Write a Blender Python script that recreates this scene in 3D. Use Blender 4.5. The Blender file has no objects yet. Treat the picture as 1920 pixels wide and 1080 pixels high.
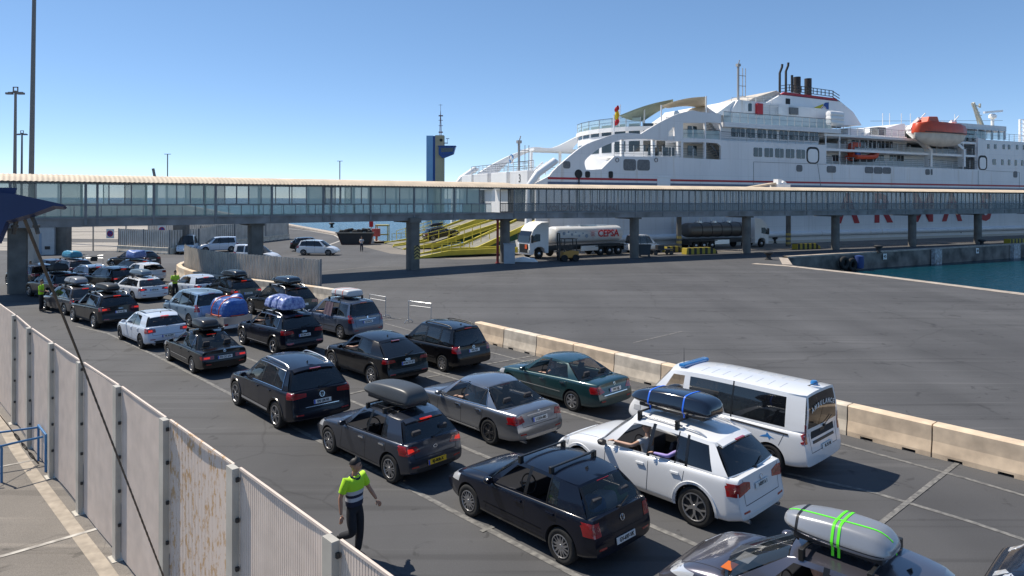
import bpy, bmesh, math, random
from mathutils import Vector, Matrix
from mathutils.bvhtree import BVHTree
from mathutils.geometry import delaunay_2d_cdt
random.seed(7)
R = math.radians
scene = bpy.context.scene
COL = scene.collection
# ---------------------------------------------------------------- camera
CAMH = 6.4; F = 1300.0; ROLL = 0.15; HY = 372.0
cd = bpy.data.cameras.new('camera'); cam = bpy.data.objects.new('camera', cd); COL.objects.link(cam)
cam.location = (0, 0, CAMH)
cam.rotation_euler = (R(90), R(-ROLL), 0)
cam.rotation_euler = (Matrix.Rotation(R(90), 4, 'X') @ Matrix.Rotation(R(ROLL), 4, 'Z')).to_euler()
cd.sensor_width = 36; cd.lens = 36 * F / 1920; cd.shift_y = -(540 - HY) / 1920
cd.clip_start = 0.1; cd.clip_end = 30000
scene.camera = cam
# ---------------------------------------------------------------- world, sun
SUN = Vector((-0.66, 0.36, 1.0)).normalized()
W = bpy.data.worlds.new('World'); scene.world = W; W.use_nodes = True
nt = W.node_tree; bg = nt.nodes['Background']
sky = nt.nodes.new('ShaderNodeTexSky'); sky.sky_type = 'NISHITA'; sky.sun_disc = False
sky.sun_elevation = math.asin(SUN.z); sky.sun_rotation = math.atan2(SUN.x, SUN.y)
sky.air_density = 0.6; sky.dust_density = 0.1; sky.ozone_density = 2.0; sky.altitude = 2000
gm_ = nt.nodes.new('ShaderNodeGamma'); gm_.inputs[1].default_value = .66; hs = nt.nodes.new('ShaderNodeHueSaturation'); hs.inputs['Saturation'].default_value = 1.30; hs.inputs['Value'].default_value = 2.05; nt.links.new(sky.outputs[0], gm_.inputs[0]); nt.links.new(gm_.outputs[0], hs.inputs['Color']); nt.links.new(hs.outputs[0], bg.inputs[0]); bg.inputs[1].default_value = 0.12
sd = bpy.data.lights.new('sun', 'SUN'); sun = bpy.data.objects.new('sun', sd); COL.objects.link(sun)
sd.energy = 5.0; sd.angle = R(0.5); sd.color = (1.0, 0.92, 0.80)
sun.rotation_euler = SUN.to_track_quat('Z', 'Y').to_euler()
vs = scene.view_settings
vs.view_transform = 'Standard'; vs.look = 'None'; vs.exposure = 0.3; vs.gamma = 1
scene.cycles.max_bounces = 6; scene.cycles.transparent_max_bounces = 16
scene.cycles.use_denoising = True
def G(px, py, z=0.0):
    """ground (or height z) position seen at pixel of the 1920 px wide photograph"""
    u = px - 960; v = py - HY; t = R(ROLL)
    ur = u * math.cos(t) + v * math.sin(t); vr = -u * math.sin(t) + v * math.cos(t)
    Y = F * (CAMH - z) / vr
    return Vector((ur / F * Y, Y, z))
def GY(px, py, Y):
    u = px - 960; v = py - HY; t = R(ROLL)
    ur = u * math.cos(t) + v * math.sin(t); vr = -u * math.sin(t) + v * math.cos(t)
    return Vector((ur / F * Y, Y, CAMH - vr / F * Y))
# ---------------------------------------------------------------- materials
MATS = {}
def mat(name, col, rough=0.6, metal=0.0, noise=0.0, scale=8.0, bump=0.0, coat=0.0, trans=0.0, emit=0.0, spec=None, ecol=None, dirt=None, stretch=None):
    if name in MATS: return MATS[name]
    m = bpy.data.materials.new(name); m.use_nodes = True; n = m.node_tree
    b = n.nodes['Principled BSDF']
    b.inputs['Base Color'].default_value = (*col, 1); b.inputs['Roughness'].default_value = rough
    b.inputs['Metallic'].default_value = metal
    if coat: b.inputs['Coat Weight'].default_value = coat; b.inputs['Coat Roughness'].default_value = 0.04
    if spec is not None: b.inputs['Specular IOR Level'].default_value = spec
    if trans: b.inputs['Alpha'].default_value = 1 - trans
    if emit:
        b.inputs['Emission Color'].default_value = (*(ecol or col), 1); b.inputs['Emission Strength'].default_value = emit
    if noise or bump:
        tc = n.nodes.new('ShaderNodeTexCoord'); mp = n.nodes.new('ShaderNodeMapping')
        n.links.new(tc.outputs['Object'], mp.inputs[0])
        if stretch: mp.inputs['Scale'].default_value = stretch
        t = n.nodes.new('ShaderNodeTexNoise'); t.inputs['Scale'].default_value = scale; t.inputs['Detail'].default_value = 8
        n.links.new(mp.outputs[0], t.inputs['Vector'])
        if noise:
            r = n.nodes.new('ShaderNodeValToRGB')
            r.color_ramp.elements[0].position = 0.3; r.color_ramp.elements[1].position = 0.7
            d = dirt or tuple(c * (1 - noise) for c in col)
            r.color_ramp.elements[0].color = (*d, 1)
            r.color_ramp.elements[1].color = (*[min(1, c * (1 + noise * .5)) for c in col], 1)
            n.links.new(t.outputs[0], r.inputs[0]); n.links.new(r.outputs[0], b.inputs['Base Color'])
        if bump:
            bp = n.nodes.new('ShaderNodeBump'); bp.inputs['Strength'].default_value = bump; bp.inputs['Distance'].default_value = 0.02
            n.links.new(t.outputs[0], bp.inputs['Height']); n.links.new(bp.outputs[0], b.inputs['Normal'])
    MATS[name] = m; return m
def paint(name, col, metal=0.0, rough=0.32):
    if name in MATS: return MATS[name]
    m = mat(name, col, rough, metal, coat=.75 if max(col) < .05 else 1.0, spec=.12 if max(col) < .05 else .5)
    n = m.node_tree; b = n.nodes['Principled BSDF']
    tc = n.nodes.new('ShaderNodeTexCoord'); t = n.nodes.new('ShaderNodeTexNoise'); t.inputs['Scale'].default_value = 3.0; t.inputs['Detail'].default_value = 6
    n.links.new(tc.outputs['Object'], t.inputs['Vector'])
    # dust: a light film, thicker low on the body
    sp = n.nodes.new('ShaderNodeSeparateXYZ'); n.links.new(tc.outputs['Object'], sp.inputs[0])
    mr = n.nodes.new('ShaderNodeMapRange'); mr.inputs[1].default_value = 0.2; mr.inputs[2].default_value = 0.8; mr.inputs[3].default_value = 0.055; mr.inputs[4].default_value = 0.006
    n.links.new(sp.outputs[2], mr.inputs[0])
    mu = n.nodes.new('ShaderNodeMath'); mu.operation = 'MULTIPLY'; n.links.new(t.outputs[0], mu.inputs[0]); n.links.new(mr.outputs[0], mu.inputs[1])
    mx = n.nodes.new('ShaderNodeMixRGB'); mx.inputs[1].default_value = (*col, 1); mx.inputs[2].default_value = (.30, .27, .23, 1)
    n.links.new(mu.outputs[0], mx.inputs[0]); n.links.new(mx.outputs[0], b.inputs['Base Color'])
    cr = n.nodes.new('ShaderNodeMapRange'); cr.inputs[3].default_value = 0.03; cr.inputs[4].default_value = 0.14
    n.links.new(t.outputs[0], cr.inputs[0]); n.links.new(cr.outputs[0], b.inputs['Coat Roughness'])
    return m
def glassm(name, col, alpha, rough=0.02):
    m = mat(name, col, rough, 0.0, trans=1 - alpha, spec=0.9); return m
M = dict(
    tyre=mat('tyre_rubber', (.018, .018, .018), .85, noise=.4, scale=20), rim=mat('alloy', (.42, .42, .43), .32, .85),
    rimdark=mat('alloy_dark', (.08, .08, .085), .35, .7), wheelback=mat('brake_shadow', (.012, .012, .012), .7),
    interior=mat('interior_fabric', (.02, .02, .022), .8), seat=mat('seat_fabric', (.035, .035, .04), .85),
    glass=glassm('car_glass', (.012, .016, .018), .62), tint=glassm('tinted_glass', (.006, .007, .009), .93),
    plastic=mat('black_plastic', (.02, .02, .022), .5), trim=mat('gloss_trim', (.01, .01, .011), .25),
    chrome=mat('chrome', (.75, .76, .78), .12, 1.0), alu=mat('satin_aluminium', (.62, .63, .65), .3, .9),
    lampred=mat('tail_lamp_red', (.32, .008, .01), .15, coat=1), lamplit=mat('tail_lamp_lit', (.6, .02, .01), .2, emit=.4, ecol=(1, .04, .02)),
    lampmid=mat('tail_lamp_inner', (.22, .012, .012), .2, coat=1),
    lampclear=mat('lamp_clear', (.6, .62, .65), .08, .3, coat=1), amber=mat('lamp_amber', (.6, .2, .02), .2),
    seam=mat('door_seam', (.006, .006, .006), .8), platew=mat('plate_white', (.72, .72, .70), .45), platey=mat('plate_yellow', (.85, .50, .02), .45),
    plateb=mat('plate_blue', (.02, .07, .5), .4), ink=mat('plate_ink', (.01, .01, .01), .5), skin=mat('skin', (.42, .22, .14), .55, noise=.12, scale=30),
    white=mat('white_paint', (.78, .78, .76), .5, noise=.08, scale=2), rack=mat('rack_black', (.015, .015, .015), .4),
)
# ---------------------------------------------------------------- object helpers
def tag(o, label=None, cat=None, group=None, kind=None):
    if label: o['label'] = label
    if cat: o['category'] = cat
    if group: o['group'] = group
    if kind: o['kind'] = kind
    return o
def empty(name, loc=(0, 0, 0), rz=0.0, label=None, cat=None, group=None):
    o = bpy.data.objects.new(name, None); o.empty_display_size = .3
    COL.objects.link(o); o.location = loc; o.rotation_euler = (0, 0, rz)
    return tag(o, label, cat, group)
def link(name, me, parent=None):
    o = bpy.data.objects.new(name, me); COL.objects.link(o)
    if parent: o.parent = parent
    return o
class MB:
    def __init__(s): s.b = bmesh.new(); s.T = Matrix.Identity(4)
    def v(s, p): return s.b.verts.new(s.T @ Vector(p))
    def quad(s, *ps, mi=0):
        f = s.b.faces.new([s.v(p) for p in ps]); f.material_index = mi; return f
    def box(s, x0, x1, y0, y1, z0, z1, mi=0):
        vs = [s.v(p) for p in ((x0,y0,z0),(x1,y0,z0),(x1,y1,z0),(x0,y1,z0),(x0,y0,z1),(x1,y0,z1),(x1,y1,z1),(x0,y1,z1))]
        for q in ((0,3,2,1),(4,5,6,7),(0,1,5,4),(1,2,6,5),(2,3,7,6),(3,0,4,7)):
            s.b.faces.new([vs[i] for i in q]).material_index = mi
        return s
    def bar(s, a, b, w, h=None, mi=0, up=(0,0,1)):
        a = Vector(a); b = Vector(b); h = h or w; d = (b - a).normalized(); u = Vector(up)
        if abs(d.dot(u)) > .99: u = Vector((1, 0, 0))
        sx = d.cross(u).normalized() * w / 2; sz = sx.cross(d).normalized() * h / 2
        r = [s.v(p + i * sx + j * sz) for p in (a, b) for i, j in ((-1,-1),(1,-1),(1,1),(-1,1))]
        for q in ((0,1,2,3),(7,6,5,4),(0,4,5,1),(1,5,6,2),(2,6,7,3),(3,7,4,0)):
            s.b.faces.new([r[i] for i in q]).material_index = mi
        return s
    def tube(s, pts, r, n=8, mi=0, closed=False):
        pts = [Vector(p) for p in pts]; rs = r if isinstance(r, (list, tuple)) else [r] * len(pts); rings = []
        prev = None
        for i, p in enumerate(pts):
            if closed: d = (pts[(i + 1) % len(pts)] - pts[i - 1]).normalized()
            else: d = (pts[min(i + 1, len(pts) - 1)] - pts[max(i - 1, 0)]).normalized()
            u = prev if prev else (Vector((0, 0, 1)) if abs(d.z) < .9 else Vector((1, 0, 0)))
            a = (u - d * u.dot(d)).normalized(); prev = a; c = d.cross(a)
            rings.append([s.v(p + rs[i] * (math.cos(2*math.pi*k/n) * a + math.sin(2*math.pi*k/n) * c)) for k in range(n)])
        m = len(rings)
        for i in range(m if closed else m - 1):
            A = rings[i]; B = rings[(i + 1) % m]
            for k in range(n): s.b.faces.new((A[k], A[(k+1)%n], B[(k+1)%n], B[k])).material_index = mi
        if not closed:
            s.b.faces.new(rings[0][::-1]).material_index = mi; s.b.faces.new(rings[-1]).material_index = mi
        return s
    def lathe(s, prof, n=24, axis='Z', c=(0,0,0), mi=0):
        """prof list of (r, h)"""
        c = Vector(c); rings = []
        for r, h in prof:
            ring = []
            for k in range(n):
                a = 2 * math.pi * k / n; ca, sa = math.cos(a) * r, math.sin(a) * r
                p = (ca, sa, h) if axis == 'Z' else ((ca, h, sa) if axis == 'Y' else (h, ca, sa))
                ring.append(s.v(c + Vector(p)))
            rings.append(ring)
        for A, B in zip(rings, rings[1:]):
            for k in range(n): s.b.faces.new((A[k], A[(k+1)%n], B[(k+1)%n], B[k])).material_index = mi
        s.b.faces.new(rings[0][::-1]).material_index = mi; s.b.faces.new(rings[-1]).material_index = mi
        return s
    def prism(s, poly, a0, a1, plane='XZ', mi=0):
        """extrude a 2D polygon; plane XZ -> along y, XY -> along z, YZ -> along x"""
        f = {'XZ': lambda p, a: (p[0], a, p[1]), 'XY': lambda p, a: (p[0], p[1], a), 'YZ': lambda p, a: (a, p[0], p[1])}[plane]
        A = [s.v(f(p, a0)) for p in poly]; B = [s.v(f(p, a1)) for p in poly]; n = len(poly)
        s.b.faces.new(A).material_index = mi; s.b.faces.new(B[::-1]).material_index = mi
        for k in range(n): s.b.faces.new((A[k], B[k], B[(k+1)%n], A[(k+1)%n])).material_index = mi
        return s
    def grid(s, f, nu, nv, mi=0):
        P = [[s.v(f(i / nu, j / nv)) for j in range(nv + 1)] for i in range(nu + 1)]
        for i in range(nu):
            for j in range(nv): s.b.faces.new((P[i][j], P[i+1][j], P[i+1][j+1], P[i][j+1])).material_index = mi
        return P
    def loft(s, rings, mi=0, cap=True, closed=True):
        V = [[s.v(p) for p in r] for r in rings]; n = len(V[0])
        for A, B in zip(V, V[1:]):
            for k in range(n if closed else n - 1): s.b.faces.new((A[k], A[(k+1)%n], B[(k+1)%n], B[k])).material_index = mi
        if cap: s.b.faces.new(V[0][::-1]).material_index = mi; s.b.faces.new(V[-1]).material_index = mi
        return V
    def mesh(s, name, mats, smooth=False, angle=38, weld=True, bevel=0):
        if weld: bmesh.ops.remove_doubles(s.b, verts=s.b.verts, dist=1e-5)
        if bevel:
            bmesh.ops.bevel(s.b, geom=[e for e in s.b.edges if len(e.link_faces) == 2 and e.calc_face_angle(0) > .6], offset=bevel, segments=2, affect='EDGES', profile=.5)
        bmesh.ops.recalc_face_normals(s.b, faces=s.b.faces)
        me = bpy.data.meshes.new(name); s.b.to_mesh(me); s.b.free()
        for m in (mats if isinstance(mats, (list, tuple)) else [mats]): me.materials.append(m)
        if smooth: smoothen(me, angle)
        return me
    def build(s, name, mats, parent=None, smooth=False, angle=38, weld=True, bevel=0):
        return link(name, s.mesh(name, mats, smooth, angle, weld, bevel), parent)
def smoothen(me, angle=38):
    me.polygons.foreach_set('use_smooth', [True] * len(me.polygons)); me.set_sharp_from_angle(angle=R(angle))
def evalmesh(me, mods):
    o = bpy.data.objects.new('tmp', me); COL.objects.link(o); extra = []
    for kind, kw in mods:
        m = o.modifiers.new('m', kind)
        for k, v in kw.items():
            if k == 'cutter':
                c = bpy.data.objects.new('cut', v); COL.objects.link(c); extra.append(c); m.object = c
            else: setattr(m, k, v)
    dg = bpy.context.evaluated_depsgraph_get(); dg.update()
    r = bpy.data.meshes.new_from_object(o.evaluated_get(dg), preserve_all_data_layers=True, depsgraph=dg)
    for x in [o] + extra: bpy.data.objects.remove(x)
    return r
def bvh_of(meshes):
    b = bmesh.new()
    for m in meshes: b.from_mesh(m)
    t = BVHTree.FromBMesh(b); b.free(); return t
AX = {'L': ((0, 1, 0), lambda a, b: (a, 4, b)), 'R': ((0, -1, 0), lambda a, b: (a, -4, b)),
      'B': ((-1, 0, 0), lambda a, b: (-9, a, b)), 'F': ((1, 0, 0), lambda a, b: (9, a, b)), 'T': ((0, 0, 1), lambda a, b: (a, b, 9))}
def cdt(poly, step):
    pts = [Vector(p) for p in poly]; n = len(pts); P = []; 
    for i in range(n):
        a, b = pts[i], pts[(i+1) % n]; k = max(1, int((b-a).length / step))
        for j in range(k): P.append(a.lerp(b, j / k))
    m = len(P); xs = [p.x for p in P]; ys = [p.y for p in P]; x = min(xs) + step * .6
    inner = []
    while x < max(xs):
        y = min(ys) + step * .6
        while y < max(ys): inner.append(Vector((x, y))); y += step
        x += step
    r = delaunay_2d_cdt(P + inner, [], [list(range(m))], 1, 1e-6)
    return [tuple(v) for v in r[0]], r[2], m
def patch(mb, bvh, poly, ax='L', eps=.004, step=.06, depth=.02, mi=0, maxd=.16):
    """project a 2D outline onto the body and raise it by eps, with side walls"""
    vs, fs, m = cdt(poly, step); dr, mk = AX[ax]; dr = Vector(dr); hit = {}
    rf_ = bvh.ray_cast(Vector(mk(sum(p[0] for p in poly)/len(poly)*.85, sum(p[1] for p in poly)/len(poly))), -dr) if ax in 'BF' else None; ref = rf_[0].x if rf_ and rf_[0] else 0
    ry_ = bvh.ray_cast(Vector(mk(sum(p[0] for p in poly)/len(poly)*.95, sum(p[1] for p in poly)/len(poly))), -dr) if ax in 'LR' else None; refy = abs(ry_[0].y) if ry_ and ry_[0] else 0
    for i, (a, b) in enumerate(vs):
        h = bvh.ray_cast(Vector(mk(a, b)), -dr)
        if ax in 'LR' and abs(a) > 1.2:
            k_ = 0; a1 = a
            while (h[0] is None or abs(h[0].y) < refy - .28 or abs(h[1].dot(dr)) < .10) and k_ < 24: a1 *= .992; h = bvh.ray_cast(Vector(mk(a1, b)), -dr); k_ += 1
        if ax in 'BF':
            k_ = 0; a1 = a
            while (h[0] is None or abs(h[0].x - ref) > .32 or abs(h[1].dot(dr)) < .10) and k_ < 24: a1 *= .988; h = bvh.ray_cast(Vector(mk(a1, b)), -dr); k_ += 1
        if h[0] is None: continue
        nrm = h[1]
        if nrm.dot(dr) < 0: nrm = -nrm
        hit[i] = (h[0], (nrm * .5 + dr * .5).normalized())
    if len(hit) < 3: return
    V = {}; 
    for i, (p, nn) in hit.items(): V[i] = mb.v(p + nn * eps)
    edges = {}
    for f in fs:
        if all(i in V for i in f):
            ps = [hit[i][0] for i in f]
            if maxd and max((a - b).length for a in ps for b in ps) > maxd: continue
            try: mb.b.faces.new([V[i] for i in f]).material_index = mi
            except ValueError: continue
            for a, b in zip(f, f[1:] + f[:1]): edges[(a, b)] = 1
    low = {}
    for (a, b) in list(edges):
        if (b, a) not in edges:
            for i in (a, b):
                if i not in low: low[i] = mb.v(hit[i][0] - hit[i][1] * depth)
            try: mb.b.faces.new((V[b], V[a], low[a], low[b])).material_index = mi
            except ValueError: pass
def strip(mb, bvh, pts, w, ax='L', eps=.002, step=.06, mi=0):
    """thin line (seam, moulding) laid on the body along 2D points"""
    P = []
    for a, b in zip(pts, pts[1:]):
        a = Vector(a); b = Vector(b); k = max(1, int((b - a).length / step))
        for j in range(k): P.append(a.lerp(b, j / k))
    P.append(Vector(pts[-1])); dr, mk = AX[ax]; dr = Vector(dr); prev = None
    for i, p in enumerate(P):
        d = (P[min(i+1, len(P)-1)] - P[max(i-1, 0)]).normalized(); nn = Vector((-d.y, d.x)) * w / 2
        row = []
        for q in (p + nn, p - nn):
            h = bvh.ray_cast(Vector(mk(q.x, q.y)), -dr)
            if h[0] is None: row = None; break
            nm = h[1] if h[1].dot(dr) > 0 else -h[1]
            row.append(mb.v(h[0] + (nm + dr).normalized() * eps))
        if row and prev: mb.b.faces.new((prev[0], row[0], row[1], prev[1])).material_index = mi
        prev = row
def text_mesh(txt, size, mats, depth=.001, sx=1.0, bold=0.0):
    c = bpy.data.curves.new('txt', 'FONT'); c.body = txt; c.size = size; c.extrude = depth; c.align_x = 'CENTER'; c.align_y = 'CENTER'; c.offset = bold
    c.resolution_u = 2
    o = bpy.data.objects.new('tmp', c); COL.objects.link(o)
    dg = bpy.context.evaluated_depsgraph_get(); dg.update()
    me = bpy.data.meshes.new_from_object(o.evaluated_get(dg)); bpy.data.objects.remove(o)
    if sx != 1: me.transform(Matrix.Diagonal((sx, 1, 1, 1)))
    me.materials.clear(); me.materials.append(mats)
    return me
def lerp(a, b, t): return a + (b - a) * t
def pl(pts, x):
    if x <= pts[0][0]: return pts[0][1]
    for (a, b), (c, d) in zip(pts, pts[1:]):
        if x <= c: return lerp(b, d, (x - a) / (c - a))
    return pts[-1][1]
# ================================================================ cars
def rim_mesh(r, style='5', n=5, dark=False):
    mb = MB(); y0 = .0; m = 0
    mb.lathe([(r*.985, -.10), (r, -.02), (r, .012), (r*.93, .016), (r*.90, .0), (r*.90, -.10)], 32, 'Y')
    mb.lathe([(.001, .012), (r*.17, .012), (r*.2, 0), (r*.2, -.03)], 16, 'Y')
    for k in range(n):
        a = 2*math.pi*(k+.25)/n; mb.T = Matrix.Rotation(a, 4, 'Y')
        if style == 'Y':
            mb.prism([(r*.1, -.030), (r*.52, -.026), (r*.52, .026), (r*.1, .030)], -.02, .008)
            for s in (-1, 1): mb.prism([(r*.45, s*.0), (r*.5, s*.028), (r*.93, s*r*.33), (r*.95, s*r*.22), (r*.55, 0)][::s], -.02, .006)
        elif style == 'X':
            for s in (-1, 1): mb.prism([(r*.12, s*.02), (r*.2, -s*.02+.012), (r*.93, s*r*.20), (r*.93, s*r*.28)], -.02, .006)
        elif style == 'W':
            w1, w2 = r*.12, r*.17; mb.prism([(r*.1, -w1), (r*.92, -w2), (r*.92, w2), (r*.1, w1)], -.02, .006)
        else:
            w1, w2 = r*.085, r*.065; 
            if style == '2':
                for s in (-1, 1): mb.prism([(r*.1, s*r*.05-.011), (r*.93, s*r*.13-.011), (r*.93, s*r*.13+.011), (r*.1, s*r*.05+.011)], -.02, .006)
            else: mb.prism([(r*.1, -w1), (r*.93, -w2), (r*.93, w2), (r*.1, w1)], -.02, .006)
    mb.T = Matrix.Identity(4)
    mb.lathe([(r*.9, -.085), (.01, -.085)], 24, 'Y', mi=1)
    mb.lathe([(r*.62, -.05), (r*.62, -.035), (.02, -.035)], 24, 'Y', mi=1)
    return mb.mesh('rim', [M['rimdark'] if dark else M['rim'], M['wheelback']], True, 30)
def tyre_mesh(R_, r, w):
    h = w / 2
    return MB().lathe([(r, -h*.8), (r+.012, -h*.95), (lerp(r, R_, .55), -h), (R_-.03, -h*.97), (R_-.008, -h*.86), (R_, -h*.6), (R_, h*.6), (R_-.008, h*.86), (R_-.03, h*.97), (lerp(r, R_, .55), h), (r+.012, h*.95), (r, h*.8)], 40, 'Y').mesh('tyre', [M['tyre']], True, 50)
def seat_mesh(xs, W, belt, H, mb):
    for (x, ys) in xs:
        for y in ys:
            z0 = .5; zt = min(H - .28, belt + .06); mb.T = Matrix.Translation((x, y, 0)) @ Matrix.Rotation(R(-12), 4, 'Y')
            mb.prism([(-.22, z0-.1), (-.24, zt), (.22, zt), (.26, z0), (.2, z0-.1)], -.10, .03, 'YZ')
            mb.prism([(-.13, zt+.05), (-.11, zt+.22), (.11, zt+.22), (.13, zt+.05)], -.05, .03, 'YZ')
            mb.T = Matrix.Identity(4)
def car(P, name='parked_car', label=None, cat='car', group=None, loc=(0,0,0), rz=0.0):
    wb, fo, ro, Wd, H = P['wb'], P['fo'], P['ro'], P['W'], P['H']; hw = Wd/2; wr = P.get('wr', .31)
    xf = wb/2 + fo; xr = -(wb/2 + ro); c0 = P.get('clear', .19)
    belt = P['belt']; A = P['A']; D = P['D']; wins = P['wins']
    body = P['paint']; dk = M['interior']
    root = empty(name, loc, rz, label, cat, group)
    def w(x):
        df = xf - x; dr = x - xr
        return hw * (1 - P.get('ftap', .20) * max(0, 1 - df/.95)**2.2 - P.get('rtap', .11) * max(0, 1 - dr/.65)**2.2)
    cowl = A[0]; shelf = P.get('shelf', D[0] - .02)
    hood = P['hood']; deck = P.get('deck', [(xr, pl(belt, xr)), (shelf, pl(belt, shelf))])
    def sh(x):
        if x > cowl: return min(pl(belt, x), pl(hood, x) - P.get('fdrop', .035))
        if x < shelf: return min(pl(belt, x), pl(deck, x) - .01)
        return pl(belt, x)
    def sect(x):
        z1 = c0; df = xf - x; dr = x - xr
        z1 += .13 * max(0, 1 - df/.35) + .11 * max(0, 1 - dr/.4)
        s = sh(x); ww = w(x); cab = shelf <= x <= cowl; mid = P.get('mid', .55)
        top = pl(hood, x) if x > cowl else (pl(deck, x) if x < shelf else .5)
        if cab: inn = [(.865, s-.01), (.83, .52), (.45, .48), (0, .48)]
        else: inn = [(.86, lerp(s, top, .35)), (.72, lerp(s, top, .72)), (.4, lerp(s, top, .95)), (0, top)]
        out = [(0, z1), (.8, z1), (.965, z1+.035), (.992, z1+.14), (1.0, mid), (.992, s-.13), (.975, s-.05), (.935, s)] + inn
        r = []
        for i, (f, z) in enumerate(out):
            t = max(0, min(1, (z - .56) / max(.05, s - .56))); t2 = 1 if z > .62 else 0
            xx = x
            if dr < .5: xx += (1 - dr/.5) * (P.get('rrake', .05) * t + P.get('rstep', .05) * t2)
            if df < .6: xx -= (1 - df/.6) * (P.get('frake', .16) * t)
            r.append((xx, f * ww, z))
        return r
    fa, ra = wb/2, -wb/2
    xs = sorted({round(v, 3) for v in (xr, xr+.02, xr+.10, xr+.32, ra-.05, ra+.35, (ra+fa)/2, fa-.45, fa, xf-.55, xf-.25, xf-.09, xf-.02, xf, cowl-.03, cowl+.03, shelf+.03, shelf-.03)})
    mb = MB(); rings = []
    for x in xs:
        s = sect(x); rings.append(s + [(a, -b, c) for a, b, c in s[-2:0:-1]])
    V = mb.loft(rings, cap=False); n = len(rings[0]); h = 12
    for ring, flip in ((V[0], 1), (V[-1], 0)):
        for k in range(h - 1):
            a, b, c, d = ring[k], ring[k+1], ring[(n-k-1) % n], ring[(n-k) % n]
            q = [a, b, c, d] if k else [a, b, ring[n-1]]
            q = [v for i, v in enumerate(q) if v not in q[:i]]
            if len(q) > 2:
                try: mb.b.faces.new(q if flip else q[::-1])
                except ValueError: pass
    # tub faces dark
    for f in mb.b.faces:
        c = f.calc_center_median()
        if shelf < c.x < cowl and abs(c.y) < hw * .85 and c.z > .4: f.material_index = 1
        if c.z < c0 + .02: f.material_index = 1
        if P.get('clad') and c.z < P['clad'] and abs(c.y) > hw*.7: f.material_index = 1
    base = mb.mesh('lower', [body, dk])
    cut = MB(); wy = hw - .30
    for x in (fa, ra):
        for s in (-1, 1): cut.lathe([(wr+.045, s*wy), (wr+.055, s*(hw+.2))], 36, 'Y', (x, 0, wr), mi=1)
    cm = cut.mesh('cut', [body, dk])
    low = evalmesh(base, [('SUBSURF', dict(levels=2, render_levels=2)), ('BOOLEAN', dict(operation='DIFFERENCE', solver='EXACT', cutter=cm))])
    # greenhouse
    bmz = lambda x: sh(x) - .012
    cols = [A] + [q for a in wins for q in ((a[0], a[1]), (a[2], a[3]))] + [D]
    roof = P['roof']
    if not isinstance(roof[0], tuple):
        zf_, zm_, zr_, xm_ = roof; x1_, x0_ = A[1], D[1]; roof = []
        for k in range(17):
            x = lerp(x0_ - .1, x1_ + .1, k/16); roof.append((x, zm_ - (zm_-zf_)*((x-xm_)/(x1_-xm_))**2 if x > xm_ else zm_ - (zm_-zr_)*((x-xm_)/(x0_-xm_))**2))
    tum = P.get('tum', .16); ye = lambda x: hw*.935 * (w(x)/hw) if x > xr+.1 else w(xr+.1)*.93
    yr0 = hw*.93 - tum
    def side(i, t, s, ty):                      # ty 0..1 between column i and i+1
        xb = lerp(cols[i][0], cols[i+1][0], ty); xt = lerp(cols[i][1], cols[i+1][1], ty)
        zb = bmz(xb); zt = pl(roof, xt); x = lerp(xb, xt, t); z = lerp(zb, zt, t)
        ft = max(0, (xt - (A[1] - .5)) / .5); rt = max(0, ((D[1] + .5) - xt) / .5)
        yt = yr0 - .05*ft*ft - P.get('rtop', .06)*rt*rt
        y = lerp(ye(xb), yt, t**1.25)
        return Vector((x, s*y, z))
    gm = MB(); glasses = []
    opened = P.get('open', ())
    chrome = MB() if P.get('chrome') else None
    seamm = MB()
    for s in (1, -1):
        k = 0
        for i in range(len(cols)-1):
            iswin = i % 2 == 1
            ts = [0, .07, .35, .65, .88, .95, 1.0]; nu = 1 if not iswin else 5
            for j in range(len(ts)-1):
                inwin = iswin and 0 < j < 4
                if inwin: continue
                P_ = [[gm.v(side(i, ts[j+b], s, a/nu)) for b in (0, 1)] for a in range(nu+1)]
                for a in range(nu):
                    f = gm.b.faces.new((P_[a][0], P_[a+1][0], P_[a+1][1], P_[a][1]))
                    if not iswin and 0 < i < len(cols)-2 and i not in P.get('bodypillars', ()): f.material_index = 2
            if iswin:
                k += 1
                # rounded rear top corner filler on the last window
                key = ('L' if s > 0 else 'R') + str(k)
                if key in opened: continue
                g = MB(); nv = 4
                def gp(u, v, i=i, s=s):
                    t = lerp(.06, .89, v); p = side(i, t, s, u); p.y -= s*.006; return p
                g.grid(gp, 5, nv); glasses.append(('side_window', g, M['tint'] if k > P.get('clearn', 1) or P.get('alltint') else M['glass']))
        if chrome:
            pts = [side(1, .03, s, 0)] + [side(i, .03, s, 1) for i in range(1, len(cols)-2)]
            top = [side(i, .93, s, 1) for i in range(len(cols)-3, 0, -1)] + [side(1, .93, s, 0)]
            last = len(cols)-3
            pts = pts + [side(last, t, s, 1) + Vector((-.01, 0, 0)) for t in (.3, .6, .85)] + top
            if P['chrome'] == 'full': chrome.tube([p + Vector((0, s*.008, 0)) for p in pts], .011, 6, closed=True)
            else: chrome.tube([p + Vector((0, s*.008, 0)) for p in pts[:len(cols)-2]], .010, 6)
    # roof
    def redge(u, s):
        x = lerp(D[1], A[1], u); i = len(cols)-2
        zt = pl(roof, x); ft = max(0, (x - (A[1] - .5)) / .5); rt = max(0, ((D[1] + .5) - x) / .5)
        return Vector((x, s*(yr0 - .05*ft*ft - P.get('rtop', .06)*rt*rt), zt))
    crown = H - max(z for _, z in roof)
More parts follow.
